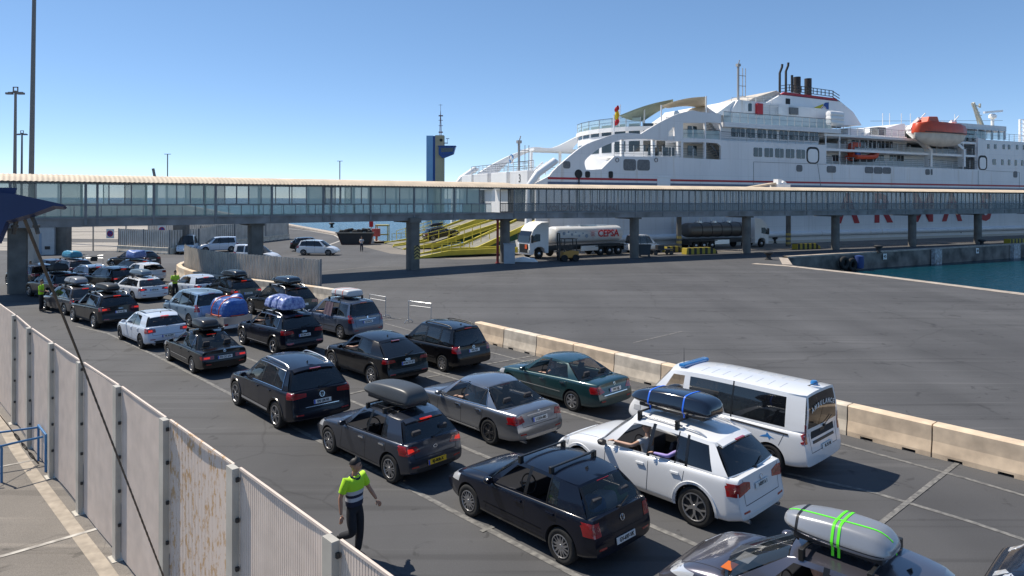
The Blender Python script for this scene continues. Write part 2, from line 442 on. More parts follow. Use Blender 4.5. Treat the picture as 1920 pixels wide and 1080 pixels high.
    def rf(u, v):
        s = v*2 - 1; s = math.copysign(abs(s)**.8, s); a = redge(u, 1); 
        x = a.x + (P.get('wtb', .10) * max(0, (u-.75)/.25) - P.get('rtb', .05) * max(0, (.25-u)/.25)) * (1 - s*s)
        return Vector((x, a.y*s, a.z + crown * (1 - abs(s)**2.6)))
    gm.grid(rf, 14, 16)
    # windscreen and rear window
    def scr(i, base_b, top_b, crown_b):
        def f(u, v):
            s = v*2 - 1; s = math.copysign(abs(s)**.8, s)
            b = side(0, 0, 1, 0) if i == 0 else side(len(cols)-2, 0, 1, 1)
            t = side(0, 1, 1, 0) if i == 0 else side(len(cols)-2, 1, 1, 1)
            yb = b.y * s; yt = t.y * s
            zb = b.z + crown_b * (1 - s*s); zt = t.z + crown * (1 - abs(s)**2.6)
            xb = b.x + base_b * (1 - s*s); xt = t.x + top_b * (1 - s*s)
            bow = math.sin(u * math.pi) * (.03 if i == 0 else .03)
            return Vector((lerp(xb, xt, u) + (bow if i == 0 else -bow), lerp(yb, yt, u), lerp(zb, zt, u)))
        return f
    fw = scr(0, P.get('wbb', .24), P.get('wtb', .10), .02); rw = scr(1, -P.get('rbb', .08), -P.get('rtb', .05), .0)
    g = MB(); g.grid(lambda u, v: fw(lerp(.02, .98, u), v), 8, 14); glasses.append(('windshield', g, M['glass']))
    lo, hi = P.get('rwin', (.06, .93)); em = P.get('rwm', .05)
    g = MB(); g.grid(lambda u, v: rw(lerp(lo, hi, u), lerp(em, 1-em, v)), 8, 12); glasses.append(('rear_window', g, M['tint'] if P.get('alltint', 1) else M['glass']))
    mi = 0
    gm.grid(lambda u, v: rw(lerp(hi, 1, u), v), 1, 14, mi=mi); gm.grid(lambda u, v: rw(lerp(0, lo, u), v), 1, 14, mi=mi)
    for a, b in ((0, em), (1-em, 1)): gm.grid(lambda u, v: rw(lerp(lo, hi, u), lerp(a, b, v)), 8, 1, mi=P.get('rwedge', 2))
    if P.get('spoiler'):
        sl = P['spoiler']
        def sp(u, v):
            s = v*2 - 1; p = rf(0, .5 + s*.46); return Vector((p.x - sl*u, p.y, p.z + .004 - .055*u))
        a = gm.grid(sp, 3, 12); gm.grid(lambda u, v: sp(u, v) - Vector((.0, 0, .03 * (1 if u > 0 else .2))), 3, 12)
        gm.grid(lambda u, v: sp(1, v) - Vector((0, 0, .03*u)), 1, 12)
    gmesh = gm.mesh('upper', [body, dk, M['trim']])
    # join lower + upper
    j = bmesh.new(); j.from_mesh(low); j.from_mesh(gmesh); me = bpy.data.meshes.new('body'); j.to_mesh(me); j.free()
    for m in (body, dk, M['trim']): me.materials.append(m)
    smoothen(me, 35); bo = link('body', me, root)
    T = bvh_of([me])
    TG = bvh_of([g.build(nm, [m], root, True, 60).data for nm, g, m in glasses])
    if chrome: chrome.build('window_trim', M['chrome'] if P.get('chromem', 1) else M['alu'], bo, True)
    # seams, handles, mouldings
    sm = MB(); bz = lambda x: sh(x) - .03
    for s in ('L', 'R'):
        d = P['doors']; zl = c0 + .13
        for k, (xt, xb) in enumerate(d): strip(sm, T, [(xt, bz(xt)), (lerp(xt, xb, .25), lerp(bz(xt), zl, .5)), (xb, zl)], .011, s)
        strip(sm, T, [(d[0][1], zl), (d[-1][1], zl)], .010, s)
    strip(sm, T, [(-hw*.72, sh(xr) - .02 if P.get('boxy') else sh(xr)-.03), (-hw*.68, .62), (hw*.68, .62), (hw*.72, sh(xr)-.03)], .012, 'B')
    hx = [pl(hood, xf)]; strip(sm, T, [(cowl+.12, hw*.78), (xf-.25, hw*.66)], .010, 'T'); strip(sm, T, [(cowl+.12, -hw*.78), (xf-.25, -hw*.66)], .010, 'T')
    sm.build('panel_gap', M['seam'], bo)
    for s, sg in (('L', 1), ('R', -1)):
        for hx in P['handles']:
            hb = MB(); z = pl(belt, hx) - P.get('hdrop', .13); patch(hb, T, [(hx-.10, z-.016), (hx+.09, z-.022), (hx+.10, z+.012), (hx-.09, z+.022)], s, .028, .05, .03)
            hb.build('door_handle', P.get('handlem', body), root, True, 50)
        if P.get('mould'):
            z0, z1, wz, mm = P['mould']; q = MB(); strip(q, T, [(fa-wr-.15, z0), (ra+wr+.15, z1)], wz, s, .012); q.build('side_moulding', mm, root)
        if P.get('arch'):
            for ax_ in (fa, ra):
                q = MB(); R1 = wr+.05; R2 = wr+.115; pr = None
                for k in range(23):
                    a = math.pi*(-.05 + 1.1*k/22); row = []
                    for rr, off in ((R1, .012), (R2-.01, .018), (R2, 0)):
                        xx = ax_ + rr*math.cos(a); zz = wr + rr*math.sin(a); h_ = T.ray_cast(Vector((xx, sg*4, zz)), Vector((0, -sg, 0)))
                        yy = h_[0].y if h_[0] and abs(h_[0].y) > hw*.82 else sg*hw*.97
                        row.append(Vector((xx, yy + sg*off, zz)))
                    row.insert(0, row[0] - Vector((0, sg*.04, 0)))
                    if pr:
                        for m_ in range(3): q.quad(pr[m_], pr[m_+1], row[m_+1], row[m_])
                    pr = row
                q.build('wheel_arch', P['arch'], root, True, 50)
        # mirror
        q = MB(); mx = A[0] - .18; my = ye(mx); mz = pl(belt, mx) + .055
        def mp(u, v):
            a = v*2*math.pi; k = math.sin(math.pi*min(1, max(0, u))*.5 + .0) if u < .3 else 1
            sc = [.55, .95, 1.0, .92][min(3, int(u*3+.01))]
            return Vector((mx + .09 - .15*u, sg*(my + .12 + .095*sc*math.cos(a)), mz + .02 + .068*sc*math.sin(a)))
        rings = [[mp(u/3, v/14) for v in range(14)] for u in range(4)]
        q.loft(rings); q.bar((mx, sg*(my-.02), mz-.045), (mx, sg*(my+.08), mz-.02), .05, .035)
        mo = q.build('mirror', P.get('mirrorm', body), root, True, 50)
    # lamps
    for s in (1, -1):
        q = MB(); side_p, rear_p = P['tail']
        lm = M['lampred']
        if rear_p: patch(q, T, [(s*a, b) for a, b in rear_p], 'B', .008, .03, .02)
        if side_p: patch(q, T, [(xr + a, b) for a, b in side_p], 'L' if s > 0 else 'R', .008, .04, .02)
        tl = q.build('tail_light', lm, root, True, 60)
        if rear_p:
            cx_ = sum(a for a, b in rear_p)/len(rear_p); cz_ = sum(b for a, b in rear_p)/len(rear_p); k_ = P.get('lampk', (.45, .5))
            for nm_, mt_, kk, dx in (('brake_lamp', M['lamplit'] if P.get('brake') else M['lampmid'], k_[0], .1), ('reversing_lamp', M['lampclear'] if P.get('revlamp') else M['lampmid'], .22, -.55)):
                q = MB(); wd = (max(a for a, b in rear_p) - min(a for a, b in rear_p))/2
                patch(q, T, [(s*(cx_ + (a-cx_)*kk*(1 if kk > .3 else .9) + dx*wd), cz_ + (b-cz_)*k_[1]) for a, b in rear_p], 'B', .0105, .03, .01); q.build(nm_, mt_, tl, True, 60)
        q = MB(); hs, hf = P.get('head', ([(-.52, .62), (-.26, .60), (-.28, .73), (-.56, .77)], [(.44, .60), (.62, .60), (.62, .73), (.47, .70)]))
        patch(q, T, [(s*a*hw/.87, b) for a, b in hf], 'F', .006, .03, .02, 0, .6); patch(q, T, [(xf + a, b) for a, b in hs], 'L' if s > 0 else 'R', .006, .03, .02, 0, .6)
        q.build('headlight', M['lampclear'], root, True, 60)
    if P.get('clusters'):
        for s, poly, m in P['clusters']:
            q = MB(); patch(q, T, poly, s, .012, .04, .02); q.build('lamp_insert', m, root, True, 60)
    # high brake lamp
    q = MB(); bl = rw(.975, .5)
    if not P.get('nohigh'):
        bx = -P.get('spoiler', 0) * .9
        q.box(bl.x - .03 + bx, bl.x + .02 + bx, -.16, .16, bl.z - .045, bl.z - .02); q.build('brake_light', M['lamplit'] if P.get('brake') else M['lampred'], root)
    # plate
    px_, pz = P.get('plate', (0, .78)); h_ = T.ray_cast(Vector((-9, px_, pz)), Vector((1, 0, 0)))
    pxx = (h_[0].x if h_[0] else xr) - .022
    tilt = Matrix.Translation((pxx, px_, pz)) @ Matrix.Rotation(R(P.get('ptilt', 8)), 4, 'Y')
    q = MB(); q.box(-.006, .006, -.26, .26, -.056, .056); 
    if P.get('pblue', 1): q.box(-.0085, -.006, .215, .258, -.053, .053, mi=1)
    pm = q.mesh('licence_plate', [M[P.get('platem', 'platew')], M['plateb']]); po = link('licence_plate', pm, root); po.matrix_local = tilt
    if P.get('ptext'):
        tm = text_mesh(P['ptext'], .093, M['ink'], .0015, .92, .003); to = link('lettering', tm, po)
        to.matrix_local = Matrix.Translation((-.009, -.015, -.002)) @ Matrix(((0, 0, -1, 0), (-1, 0, 0, 0), (0, 1, 0, 0), (0, 0, 0, 1)))
    # badge
    if P.get('badge'):
        bz_, br, kind = P['badge']; h_ = T.ray_cast(Vector((-9, 0, bz_)), Vector((1, 0, 0))); bx = (h_[0].x if h_[0] else xr)
        q = MB(); q.T = Matrix.Translation((bx-.012, 0, bz_)) @ Matrix.Rotation(R(12), 4, 'Y')
        if kind == 'rings':
            for k in range(4): q.tube([(0, (k-1.5)*br*1.35 + br*.9*math.cos(a), br*.9*math.sin(a)) for a in [i*math.pi/8 for i in range(16)]], .006, 5, closed=True)
        elif kind == 'lion': q.prism([(-.03, -.05), (.02, -.05), (.04, 0), (.02, .05), (-.02, .055), (-.04, .01)], -.004, .004, 'YZ')
        elif kind == 'oval': q.tube([(0, br*1.8*math.cos(a), br*math.sin(a)) for a in [i*math.pi/8 for i in range(16)]], .007, 5, closed=True)
        else:
            q.tube([(0, br*math.cos(a), br*math.sin(a)) for a in [i*math.pi/8 for i in range(16)]], .007, 5, closed=True)
            if kind == 'vw':
                for pts in ([(-.35, .8), (-.0, .1), (.35, .8)], [(-.8, .35), (-.4, -.75), (0, .0), (.4, -.75), (.8, .35)]): q.tube([(0, a*br, b*br) for a, b in pts], .006, 5)
            elif kind == 'star':
                for k in range(3): a = math.pi/2 + k*2*math.pi/3; q.tube([(0, 0, 0), (0, br*math.cos(a), br*math.sin(a))], .006, 5)
            elif kind == 'disc': q.lathe([(br*.9, -.004), (br*.9, .004)], 16, 'X', mi=1)
        q.build('badge', [M['chrome'], M['white'] if kind == 'disc' else M['chrome']], root)
    # wiper, antenna, exhaust, rear bumper details
    if P.get('wiper', 1):
        q = MB(); a = rw(.05, .5); b = rw(.22, .30); q.tube([a + Vector((-.03, 0, .0)), b + Vector((-.025, 0, 0))], .009, 5); q.box(a.x-.05, a.x, -.03, .03, a.z-.03, a.z+.02); q.build('wiper', M['plastic'], root)
    if P.get('fin', 1):
        zt = T.ray_cast(Vector((D[1]+.25, 0, 5)), Vector((0, 0, -1)))[0]
        q = MB()
        if zt: q.prism([(0, -.01), (.10, -.01), (.02, .055)] if P.get('fin', 1) == 1 else [(0, 0), (.05, 0), (-.28, .16), (-.29, .16)], -.012, .012)
        q.T = Matrix.Identity(4); o = q.build('antenna', M['plastic'], root); o.location = zt if zt else (0,0,0)
    if P.get('diff'):
        q = MB(); patch(q, T, [(-hw*.6, c0+.07), (hw*.6, c0+.07), (hw*.66, c0+.20), (-hw*.66, c0+.20)], 'B', .006, .08); q.build('bumper_insert', M[P['diff']], root, True)
    if P.get('exh'):
        q = MB()
        for s in P['exh']: q.lathe([(.035, xr+.2), (.035, xr-.01), (.028, xr-.01), (.028, xr+.1)], 12, 'X', (0, s*hw*.62, c0+.06))
        q.build('exhaust_pipe', M['alu'], root, True)
    if P.get('refl', 1):
        for s in (1, -1):
            q = MB(); patch(q, T, [(s*hw*.58, c0+.24), (s*hw*.80, c0+.25), (s*hw*.80, c0+.285), (s*hw*.58, c0+.275)], 'B', .006, .06); q.build('reflector', M['lampred'], root)
    # roof rails / bars
    def rz_at(x, y):
        h_ = T.ray_cast(Vector((x, y, 5)), Vector((0, 0, -1))); return h_[0].z if h_[0] else H-.05
    railm = M[P.get('railm', 'alu')]
    if P.get('rails'):
        for s in (1, -1):
            x0, x1 = P['rails']; y = s*(yr0 - .09); pts = []
            for k in range(13):
                t = k/12; x = lerp(x0, x1, t); lift = .055*min(1, math.sin(math.pi*t)*3.2); pts.append((x, y - s*.03*abs(t-.5)*1.2, rz_at(x, y) + lift))
            q = MB(); q.tube(pts, .021, 8); q.build('roof_rail', railm, root, True, 60)
    bars = []
    for x in P.get('bars', ()):
        q = MB(); yb = yr0 - .04; z = rz_at(x, 0) + P.get('barh', .055); ze = rz_at(x, yb)
        q.bar((x, -yb-.04, z), (x, yb+.04, z), .05, .03)
        for s in (1, -1): q.bar((x, s*yb, ze-.02), (x, s*(yb+.0), z+.02), .09, .07); 
        q.build('roof_bar', M['rack'], root, bevel=.008); bars.append((x, z+.015))
    if P.get('sunroof'):
        q = MB(); x0, x1, y1 = P['sunroof']; patch(q, T, [(x0, -y1), (x1, -y1), (x1, y1), (x0, y1)], 'T', .004, .12, .01); q.build('sunroof', M['tint'] if 1 else 0, root, True)
    # wheels
    rr = P.get('rr', wr - .115); tm = tyre_mesh(wr, rr, P.get('tw', .22)); rm = rim_mesh(rr + .003, *P.get('rim', ('5', 5)))
    for x in (fa, ra):
        for s in (1, -1):
            wo = link('wheel', tm, root); wo.location = (x, s*(hw - P.get('tw', .22)/2 - .012), wr)
            if s < 0: wo.rotation_euler = (0, 0, math.pi)
            elif 0: pass
            ro_ = link('rim', rm, wo); ro_.location = (0, P.get('tw', .22)/2 - .012, 0)
            ro_.rotation_euler = (0, random.uniform(0, 6), 0)
    # interior
    q = MB(); bl_ = pl(belt, 0); fx = A[0] - 1.32
    seat_mesh([(fx, (.36, -.36)), (fx - .85, (.38, -.38))], Wd, bl_, H, q)
    q.box(A[0]-.62, A[0]+.1, -hw*.8, hw*.8, .5, bl_ - .07)
    so = q.build('interior', M['seat'], root, bevel=.02)
    q = MB(); c_ = Vector((A[0]-.72, .36, bl_ - .01)); rot = Matrix.Rotation(R(-65), 3, 'Y')
    q.tube([c_ + rot @ Vector((.18*math.cos(a), .18*math.sin(a), 0)) for a in [i*math.pi/10 for i in range(20)]], .016, 6, closed=True)
    q.bar(c_ + rot @ Vector((0, -.17, 0)), c_ + rot @ Vector((0, .17, 0)), .05, .02); q.bar(c_, c_ + Vector((.2, 0, -.05)), .08)
    q.build('steering_wheel', M['plastic'], root, True)
    root['_b'] = 1; del root['_b']
    return dict(root=root, T=T, TG=TG, bars=bars, rz=rz_at, P=P, body=bo, side=side, hw=hw)
def place(c, px, py, heading, wheel='RL'):
    """put a car so that its rear left tyre touches the ground at the given pixel"""
    P = c['P']; g = G(px, py); a = R(heading)      # heading: degrees, 0 = away from camera, + = left
    rz = a + math.pi/2; d = Vector((math.cos(rz), math.sin(rz), 0)); l = Vector((-d.y, d.x, 0))
    off = {'RL': -P['wb']/2, 'FL': P['wb']/2}[wheel]
    root = c['root']; root.rotation_euler = (0, 0, rz); root.location = g - d*off - l*(P['W']/2 - .05)
    root.location.z = 0; return root
def on_car(c, o, x, y, z, rz=0.0):
    """put a loose thing at car coordinates (it stays its own thing)"""
    m = Matrix.Translation(c['root'].location) @ c['root'].rotation_euler.to_matrix().to_4x4() @ Matrix.Translation((x, y, z)) @ Matrix.Rotation(rz, 4, 'Z')
    o.location = m.translation; o.rotation_euler = m.to_euler()
# ================================================================ the cars in the queue
BLK = paint('paint_black', (.0025, .0025, .004), rough=.3); NAVY = paint('paint_navy', (.003, .005, .013), rough=.3)
WHITE = paint('paint_white', (.74, .75, .76), rough=.3); GREY = paint('paint_slate', (.035, .042, .060), .55); SILVER = paint('paint_silver', (.24, .25, .27), .8, .3)
GREEN = paint('paint_green', (.008, .045, .050), .3); LBLUE = paint('paint_light_blue', (.28, .40, .52), .4); STEEL = paint('paint_steel_blue', (.075, .10, .15), .5)
GUN = paint('paint_gunmetal', (.13, .125, .15), .7, .28); BROWN = paint('paint_brown_grey', (.07, .065, .07), .5); WBLUE = paint('paint_cool_white', (.60, .66, .75), .0)
def base(kind, **kw):
    if kind == 'hatch':
        P = dict(wb=2.60, fo=.85, ro=.76, W=1.78, H=1.45, wr=.315, belt=[(-2.1, .95), (-1.2, .95), (.9, .87), (1.6, .80)],
            hood=[(.72, .99), (1.3, .91), (1.8, .80), (2.15, .64)], A=(.74, .08), D=(-1.80, -1.42), roof=(1.37, 1.41, 1.345, -.45), tum=.17,
            wins=[(.52, -.02, -.32, -.36), (-.40, -.44, -1.14, -1.0)], doors=[(.66, .74), (-.35, -.32), (-1.16, -.98)], handles=(-.18, -1.0),
            tail=([(.0, .72), (.20, .74), (.12, .90), (.0, .90)], [(.48, .74), (.86, .70), (.86, .90), (.50, .88)]), plate=(0, .48), spoiler=.10)
    elif kind == 'suv':
        P = dict(wb=2.82, fo=.88, ro=.93, W=1.90, H=1.66, wr=.365, clear=.25, mid=.68, belt=[(-2.3, 1.11), (-1.3, 1.10), (1.0, 1.02), (1.8, .95)],
            hood=[(.80, 1.14), (1.3, 1.07), (1.9, .97), (2.25, .80)], A=(.84, .18), D=(-2.02, -1.62), roof=(1.565, 1.61, 1.54, -.4), tum=.20,
            wins=[(.58, .06, -.34, -.38), (-.42, -.46, -1.20, -1.16), (-1.26, -1.22, -1.72, -1.52)], doors=[(.74, .80), (-.38, -.34), (-1.24, -1.02)], handles=(-.18, -1.02),
            tail=([(.0, .90), (.22, .92), (.16, 1.04), (.0, 1.04)], [(.46, .92), (.92, .88), (.92, 1.05), (.50, 1.04)]), plate=(0, .84), spoiler=.14, arch=M['trim'], clad=.36, chrome='full', tw=.25,
            head=([(-.52, .76), (-.26, .76), (-.28, .88), (-.55, .90)], [(.44, .76), (.64, .76), (.64, .86), (.47, .85)]), bodypillars=(), rwin=(.04, .9))
    elif kind == 'wagon':
        P = dict(wb=2.81, fo=.88, ro=1.02, W=1.83, H=1.45, wr=.325, belt=[(-2.3, .95), (-1.3, .95), (1.0, .88), (1.8, .80)],
            hood=[(.80, .98), (1.4, .91), (1.9, .80), (2.25, .64)], A=(.90, .22), D=(-2.20, -1.66), roof=(1.36, 1.41, 1.33, -.3), tum=.20,
            wins=[(.64, .10, -.26, -.32), (-.34, -.40, -1.14, -1.10), (-1.22, -1.18, -1.92, -1.62)], doors=[(.80, .84), (-.30, -.28), (-1.18, -1.02)], handles=(-.14, -1.0),
            tail=([(.0, .70), (.25, .74), (.20, .86), (.0, .86)], [(.44, .74), (.90, .70), (.90, .88), (.48, .86)]), plate=(0, .74), spoiler=.08)
    elif kind == 'sedan':
        P = dict(wb=2.72, fo=.80, ro=1.03, W=1.75, H=1.43, wr=.315, belt=[(-2.4, .94), (-1.3, .95), (1.0, .86), (1.8, .80)],
            hood=[(.80, .97), (1.4, .90), (1.9, .80), (2.25, .64)], A=(.86, .12), D=(-1.62, -.92), roof=(1.36, 1.40, 1.345, -.3), tum=.20, shelf=-1.62, deck=[(-2.4, .93), (-2.28, .985), (-1.62, 1.0)],
            wins=[(.60, .02, -.24, -.28), (-.32, -.36, -1.20, -.92)], doors=[(.74, .80), (-.28, -.26), (-1.18, -1.0)], handles=(-.12, -.98), rrake=.06, rtop=.08, rwin=(.03, .97), rwm=.05, rwedge=2,
            tail=([(.0, .70), (.22, .72), (.18, .86), (.0, .86)], [(.50, .70), (.86, .68), (.86, .86), (.55, .88)]), plate=(0, .72), wiper=0, fin=0, alltint=0, clearn=2)
    elif kind == 'mpv':
        P = dict(wb=2.80, fo=.95, ro=.90, W=1.86, H=1.73, wr=.325, clear=.2, mid=.62, belt=[(-2.3, 1.05), (-1.3, 1.03), (1.2, .95), (1.9, .86)],
            hood=[(1.20, 1.06), (1.6, .96), (2.0, .84), (2.35, .66)], A=(1.22, .36), D=(-2.08, -1.78), roof=(1.62, 1.675, 1.62, -.5), tum=.19,
            wins=[(.82, .24, -.10, -.16), (-.18, -.24, -1.06, -1.06), (-1.14, -1.14, -1.86, -1.70)], doors=[(.98, 1.0), (-.12, -.10), (-1.1, -1.0)], handles=(.04, -.98),
            tail=([(.0, .80), (.14, .82), (.14, 1.12), (.0, 1.14)], [(.72, .80), (.92, .80), (.92, 1.14), (.76, 1.14)]), plate=(0, .80), spoiler=.08)
    P.update(kw); return P
def roof_box(L=2.0, Wd=.80, H=.36, m=None, name='roof_box', label=None, group=None, style='wedge', straps=()):
    r = empty(name, label=label, cat='roof box', group=group)
    def ring(x, k, z0, z1, tp):
        w = Wd/2*k
        return [(x, -w*.86, z0), (x, -w, lerp(z0, z1, .28)), (x, -w*.98, lerp(z0, z1, .42)), (x, -w*tp, z1-.03), (x, -w*(tp-.12), z1), (x, 0, z1+.015), (x, w*(tp-.12), z1), (x, w*tp, z1-.03), (x, w*.98, lerp(z0, z1, .42)), (x, w, lerp(z0, z1, .28)), (x, w*.86, z0)]
    if style == 'wedge': S = [(L/2, .55, .14, .20, .7), (L/2-.10, .80, .07, .25, .75), (L/2-.4, .96, .02, H*.86, .80), (.0, 1, 0, H, .84), (-L*.30, .98, 0, H, .82), (-L/2+.12, .90, .02, H*.93, .78), (-L/2+.0, .82, .06, H*.55, .8)]
    elif style == 'round': S = [(L/2, .40, .12, .2, .8), (L/2-.12, .75, .06, .28, .8), (L/2-.4, .95, .02, H*.9, .80), (.0, 1, 0, H, .80), (-L*.33, .98, 0, H*.97, .80), (-L/2+.14, .9, .02, H*.85, .8), (-L/2, .70, .08, H*.5, .85)]
    else: S = [(L/2, .85, .05, H*.75, .9), (L/2-.06, .97, .01, H*.95, .92), (0, 1, 0, H, .93), (-L/2+.06, .97, .01, H*.97, .92), (-L/2, .85, .05, H*.8, .9)]
    mb = MB(); mb.loft([ring(*s) for s in S]); low = mb.mesh('box', [m])
    me = evalmesh(low, [('SUBSURF', dict(levels=2, render_levels=2))]); me.name = 'lid'; smoothen(me, 50); lid = link('lid', me, r); T = bvh_of([me])
    mb = MB(); mb.box(-L*.42, L*.36, -Wd*.36, Wd*.36, -.015, .10); mb.build('base', M['plastic'], r, bevel=.01)
    q = MB()
    for s in ('L', 'R'): strip(q, T, [(-L*.44, H*.30), (L*.40, H*.34)], .012, s, .003)
    q.build('lid_seam', M['seam'], r)
    for mm, path in straps:
        q = MB()
        if path == 'long': pts = [(L/2 - k*L/24, .02 + .12*math.sin(k*.13)) for k in range(1, 24)]; ax = 'x'
        row = []
        if path == 'long':
            for x, y in pts:
                h = T.ray_cast(Vector((x, y, 3)), Vector((0, 0, -1)))
                if h[0]: row.append(h[0])
            row = [Vector((p.x, p.y, p.z)) for p in row]; row.append(row[-1] + Vector((-.05, 0, -.16)))
            for a, b in zip(row, row[1:]): q.bar(a + Vector((0, 0, .004)), b + Vector((0, 0, .004)), .03, .006)
        else:
            x = path; 
            for k in range(41):
                a = math.pi*k/40; d = Vector((0, math.cos(a), math.sin(a)*.9 + .02)); o = Vector((x, 0, .04)); h = T.ray_cast(o + d*3, -d)
                if h[0]: row.append(h[0] + d*.005)
            row = [row[0] - Vector((0, 0, .12))] + row + [row[-1] - Vector((0, 0, .12))]
            for a, b in zip(row, row[1:]): q.bar(a, b, .035, .006, up=(a-b).cross(Vector((1, 0, 0))))
        q.build('strap', mm, r)
    return r
BOXL = [0]
def box_on(c, x=-.45, dz=.0, y=0.0, **kw):
    b = roof_box(**kw); z = (c['bars'][0][1] if c['bars'] else c['P']['H']) + .015 + dz
    on_car(c, b, x, y, z); return b
def lumpy(name, L, Wd, H, m, seed=0, n=(16, 12), pinch=()):
    """a bundle under a sheet: one continuous lumpy surface"""
    rnd = random.Random(seed); mb = MB(); bl = [(rnd.uniform(-.8, .8), rnd.uniform(-.8, .8), rnd.uniform(.5, 1)) for _ in range(9)]
    def f(u, v):
        a = u*2*math.pi; t = v*math.pi/2; ca, sa = math.cos(a), math.sin(a); e = .45
        x = math.copysign(abs(ca)**e, ca)*math.cos(t)**.45; y = math.copysign(abs(sa)**e, sa)*math.cos(t)**.45; z = math.sin(t)**.7
        k = 1 + .10*sum(q*math.exp(-((x-p)**2+(y-o)**2)*6) for p, o, q in bl) - .06
        for pc in pinch: k -= .13*math.exp(-((x-pc)*9)**2)
        k += rnd.uniform(-.025, .025) * (1 if v < .97 else 0)
        return Vector((x*L/2*k, y*Wd/2*k, z*H*k))
    P = [[None]*(n[1]+1) for _ in range(n[0])]
    for i in range(n[0]):
        for j in range(n[1]+1): P[i][j] = mb.v(f(i/n[0], j/n[1]*.995))
    for i in range(n[0]):
        for j in range(n[1]): mb.b.faces.new((P[i][j], P[(i+1) % n[0]][j], P[(i+1) % n[0]][j+1], P[i][j+1]))
    mb.b.faces.new([P[i][n[1]] for i in range(n[0])]); mb.b.faces.new([P[i][0] for i in range(n[0])][::-1])
    me = evalmesh(mb.mesh(name, [m]), [('SUBSURF', dict(levels=1, render_levels=1))]); smoothen(me, 40); return me
def tarp(name, c1, c2=None, sc=7):
    m = mat(name, c1, .38, noise=.5, scale=sc, bump=.8, dirt=c2); return m
QG = 'cars queueing in lanes for the ferry'
cars = {}
def qcar(key, P, px, py, hd, label, cat='car', name='parked_car', wheel='RL', group=QG):
    c = car(P, name, label, cat, group); place(c, px, py, hd, wheel); cars[key] = c; return c
# first lane, nearest the mesh fence
c = qcar('golf', base('hatch', wb=2.51, W=1.735, paint=NAVY, bars=(.0, -.80), ptext='GV-697-VK', pblue=0, badge=(.80, .055, 'vw'), rim=('X', 7), open=('L1', 'L2', 'R1'), alltint=0, spoiler=0, mould=(.46, .46, .02, BLK), bodypillars=(),
    wins=[(.52, -.02, -.28, -.32), (-.36, -.40, -.86, -.86), (-.89, -.89, -1.14, -1.06)], tail=([(.0, .68), (.14, .68), (.12, .88), (.0, .88)], [(.60, .66), (.84, .66), (.84, .88), (.62, .88)]), clearn=3), 1053, 1057, 43.5,
    'dark navy hatchback with two empty roof bars, nearest car to the walking attendant')
c = qcar('rio', base('hatch', wb=2.58, W=1.725, fo=.83, ro=.65, D=(-1.72, -1.36), paint=GREY, bars=(-.08, -.76), ptext='RJ-808-X', platem='platey', badge=(.78, .03, 'oval'), rim=('2', 7), wr=.325, open=('L1', 'L2'), brake=1, sunroof=(-1.0, .1, .52), spoiler=.12,
    handlem=M['chrome'], wins=[(.52, -.02, -.30, -.34), (-.38, -.42, -.92, -.88), (-.95, -.91, -1.14, -1.0)], tail=([(.0, .74), (.28, .78), (.2, .88), (.0, .90)], [(.42, .76), (.86, .70), (.86, .92), (.52, .88)]), diff='plastic'), 731.7, 905, 45.5,
    'slate grey hatchback with a yellow plate and dark grey roof box')
box_on(c, x=-.32, L=1.95, Wd=.80, H=.42, m=mat('box_dark_grey', (.045, .05, .055), .42, noise=.1, scale=3), label='dark grey wedge roof box on the slate hatchback with yellow plate')
c = qcar('touareg', base('suv', wb=2.89, fo=.94, ro=.97, W=1.94, H=1.73, wr=.375, paint=NAVY, rails=(-1.55, .05), ptext='EN LM 83', badge=(.98, .075, 'vw'), plate=(0, .80), rim=('2', 5), A=(.86, .20), roof=(1.62, 1.665, 1.60, -.4), belt=[(-2.4, 1.13), (-1.3, 1.12), (1.0, 1.04), (1.8, .96)],
    mould=(.42, .42, .07, M['alu']), D=(-2.10, -1.72), wins=[(.60, .06, -.32, -.36), (-.40, -.44, -1.18, -1.14), (-1.24, -1.20, -1.80, -1.58)], tail=([(.0, .96), (.20, .97), (.2, 1.10), (.0, 1.10)], [(.46, .97), (.94, .93), (.94, 1.11), (.46, 1.07)]), clusters=[('B', [(-.50, .68), (.50, .68), (.50, .695), (-.50, .695)], M['chrome'])]), 518, 803, 42.5,
    'black estate off-roader with silver roof rails in the lane by the fence')
c = qcar('m190', base('sedan', wb=2.665, fo=.73, ro=1.02, W=1.68, H=1.38, wr=.305, paint=BLK, bars=(.0, -.72), ptext='PA CC 674', badge=(.87, .04, 'star'), rim=('5', 15), belt=[(-2.4, .88), (0, .88), (1.8, .80)], rwin=(.04, .94), rrake=.03, rtap=.06, ftap=.10, plate=(0, .66),
    deck=[(-2.4, .90), (-2.30, .93), (-1.62, .95)], roof=(1.31, 1.355, 1.30, -.3), brake=1, mould=(.47, .47, .03, M['chrome']), tail=([(.0, .62), (.12, .62), (.12, .74), (.0, .74)], [(.38, .62), (.84, .62), (.84, .74), (.38, .74)]), chrome='full', open=('L1',), tum=.22), 361, 700, 43.5,
    'old black saloon with lit brake lamps and a black roof box')
box_on(c, x=-.30, L=1.5, Wd=.76, H=.36, m=mat('box_black', (.018, .018, .02), .3, noise=.2, scale=4), label='short black roof box on the old black saloon', style='round')
c = qcar('golf7', base('hatch', wb=2.63, W=1.79, paint=WBLUE, badge=(.86, .05, 'vw'), rim=('2', 5, True), brake=1, sunroof=(-.95, .0, .56), ptext='HL N 304', plate=(0, .56), spoiler=.14, diff='plastic', exh=(1, -1)), 264, 654, 46,
    'white hatchback with black glass sunroof and dark wheels, brake lamps lit')
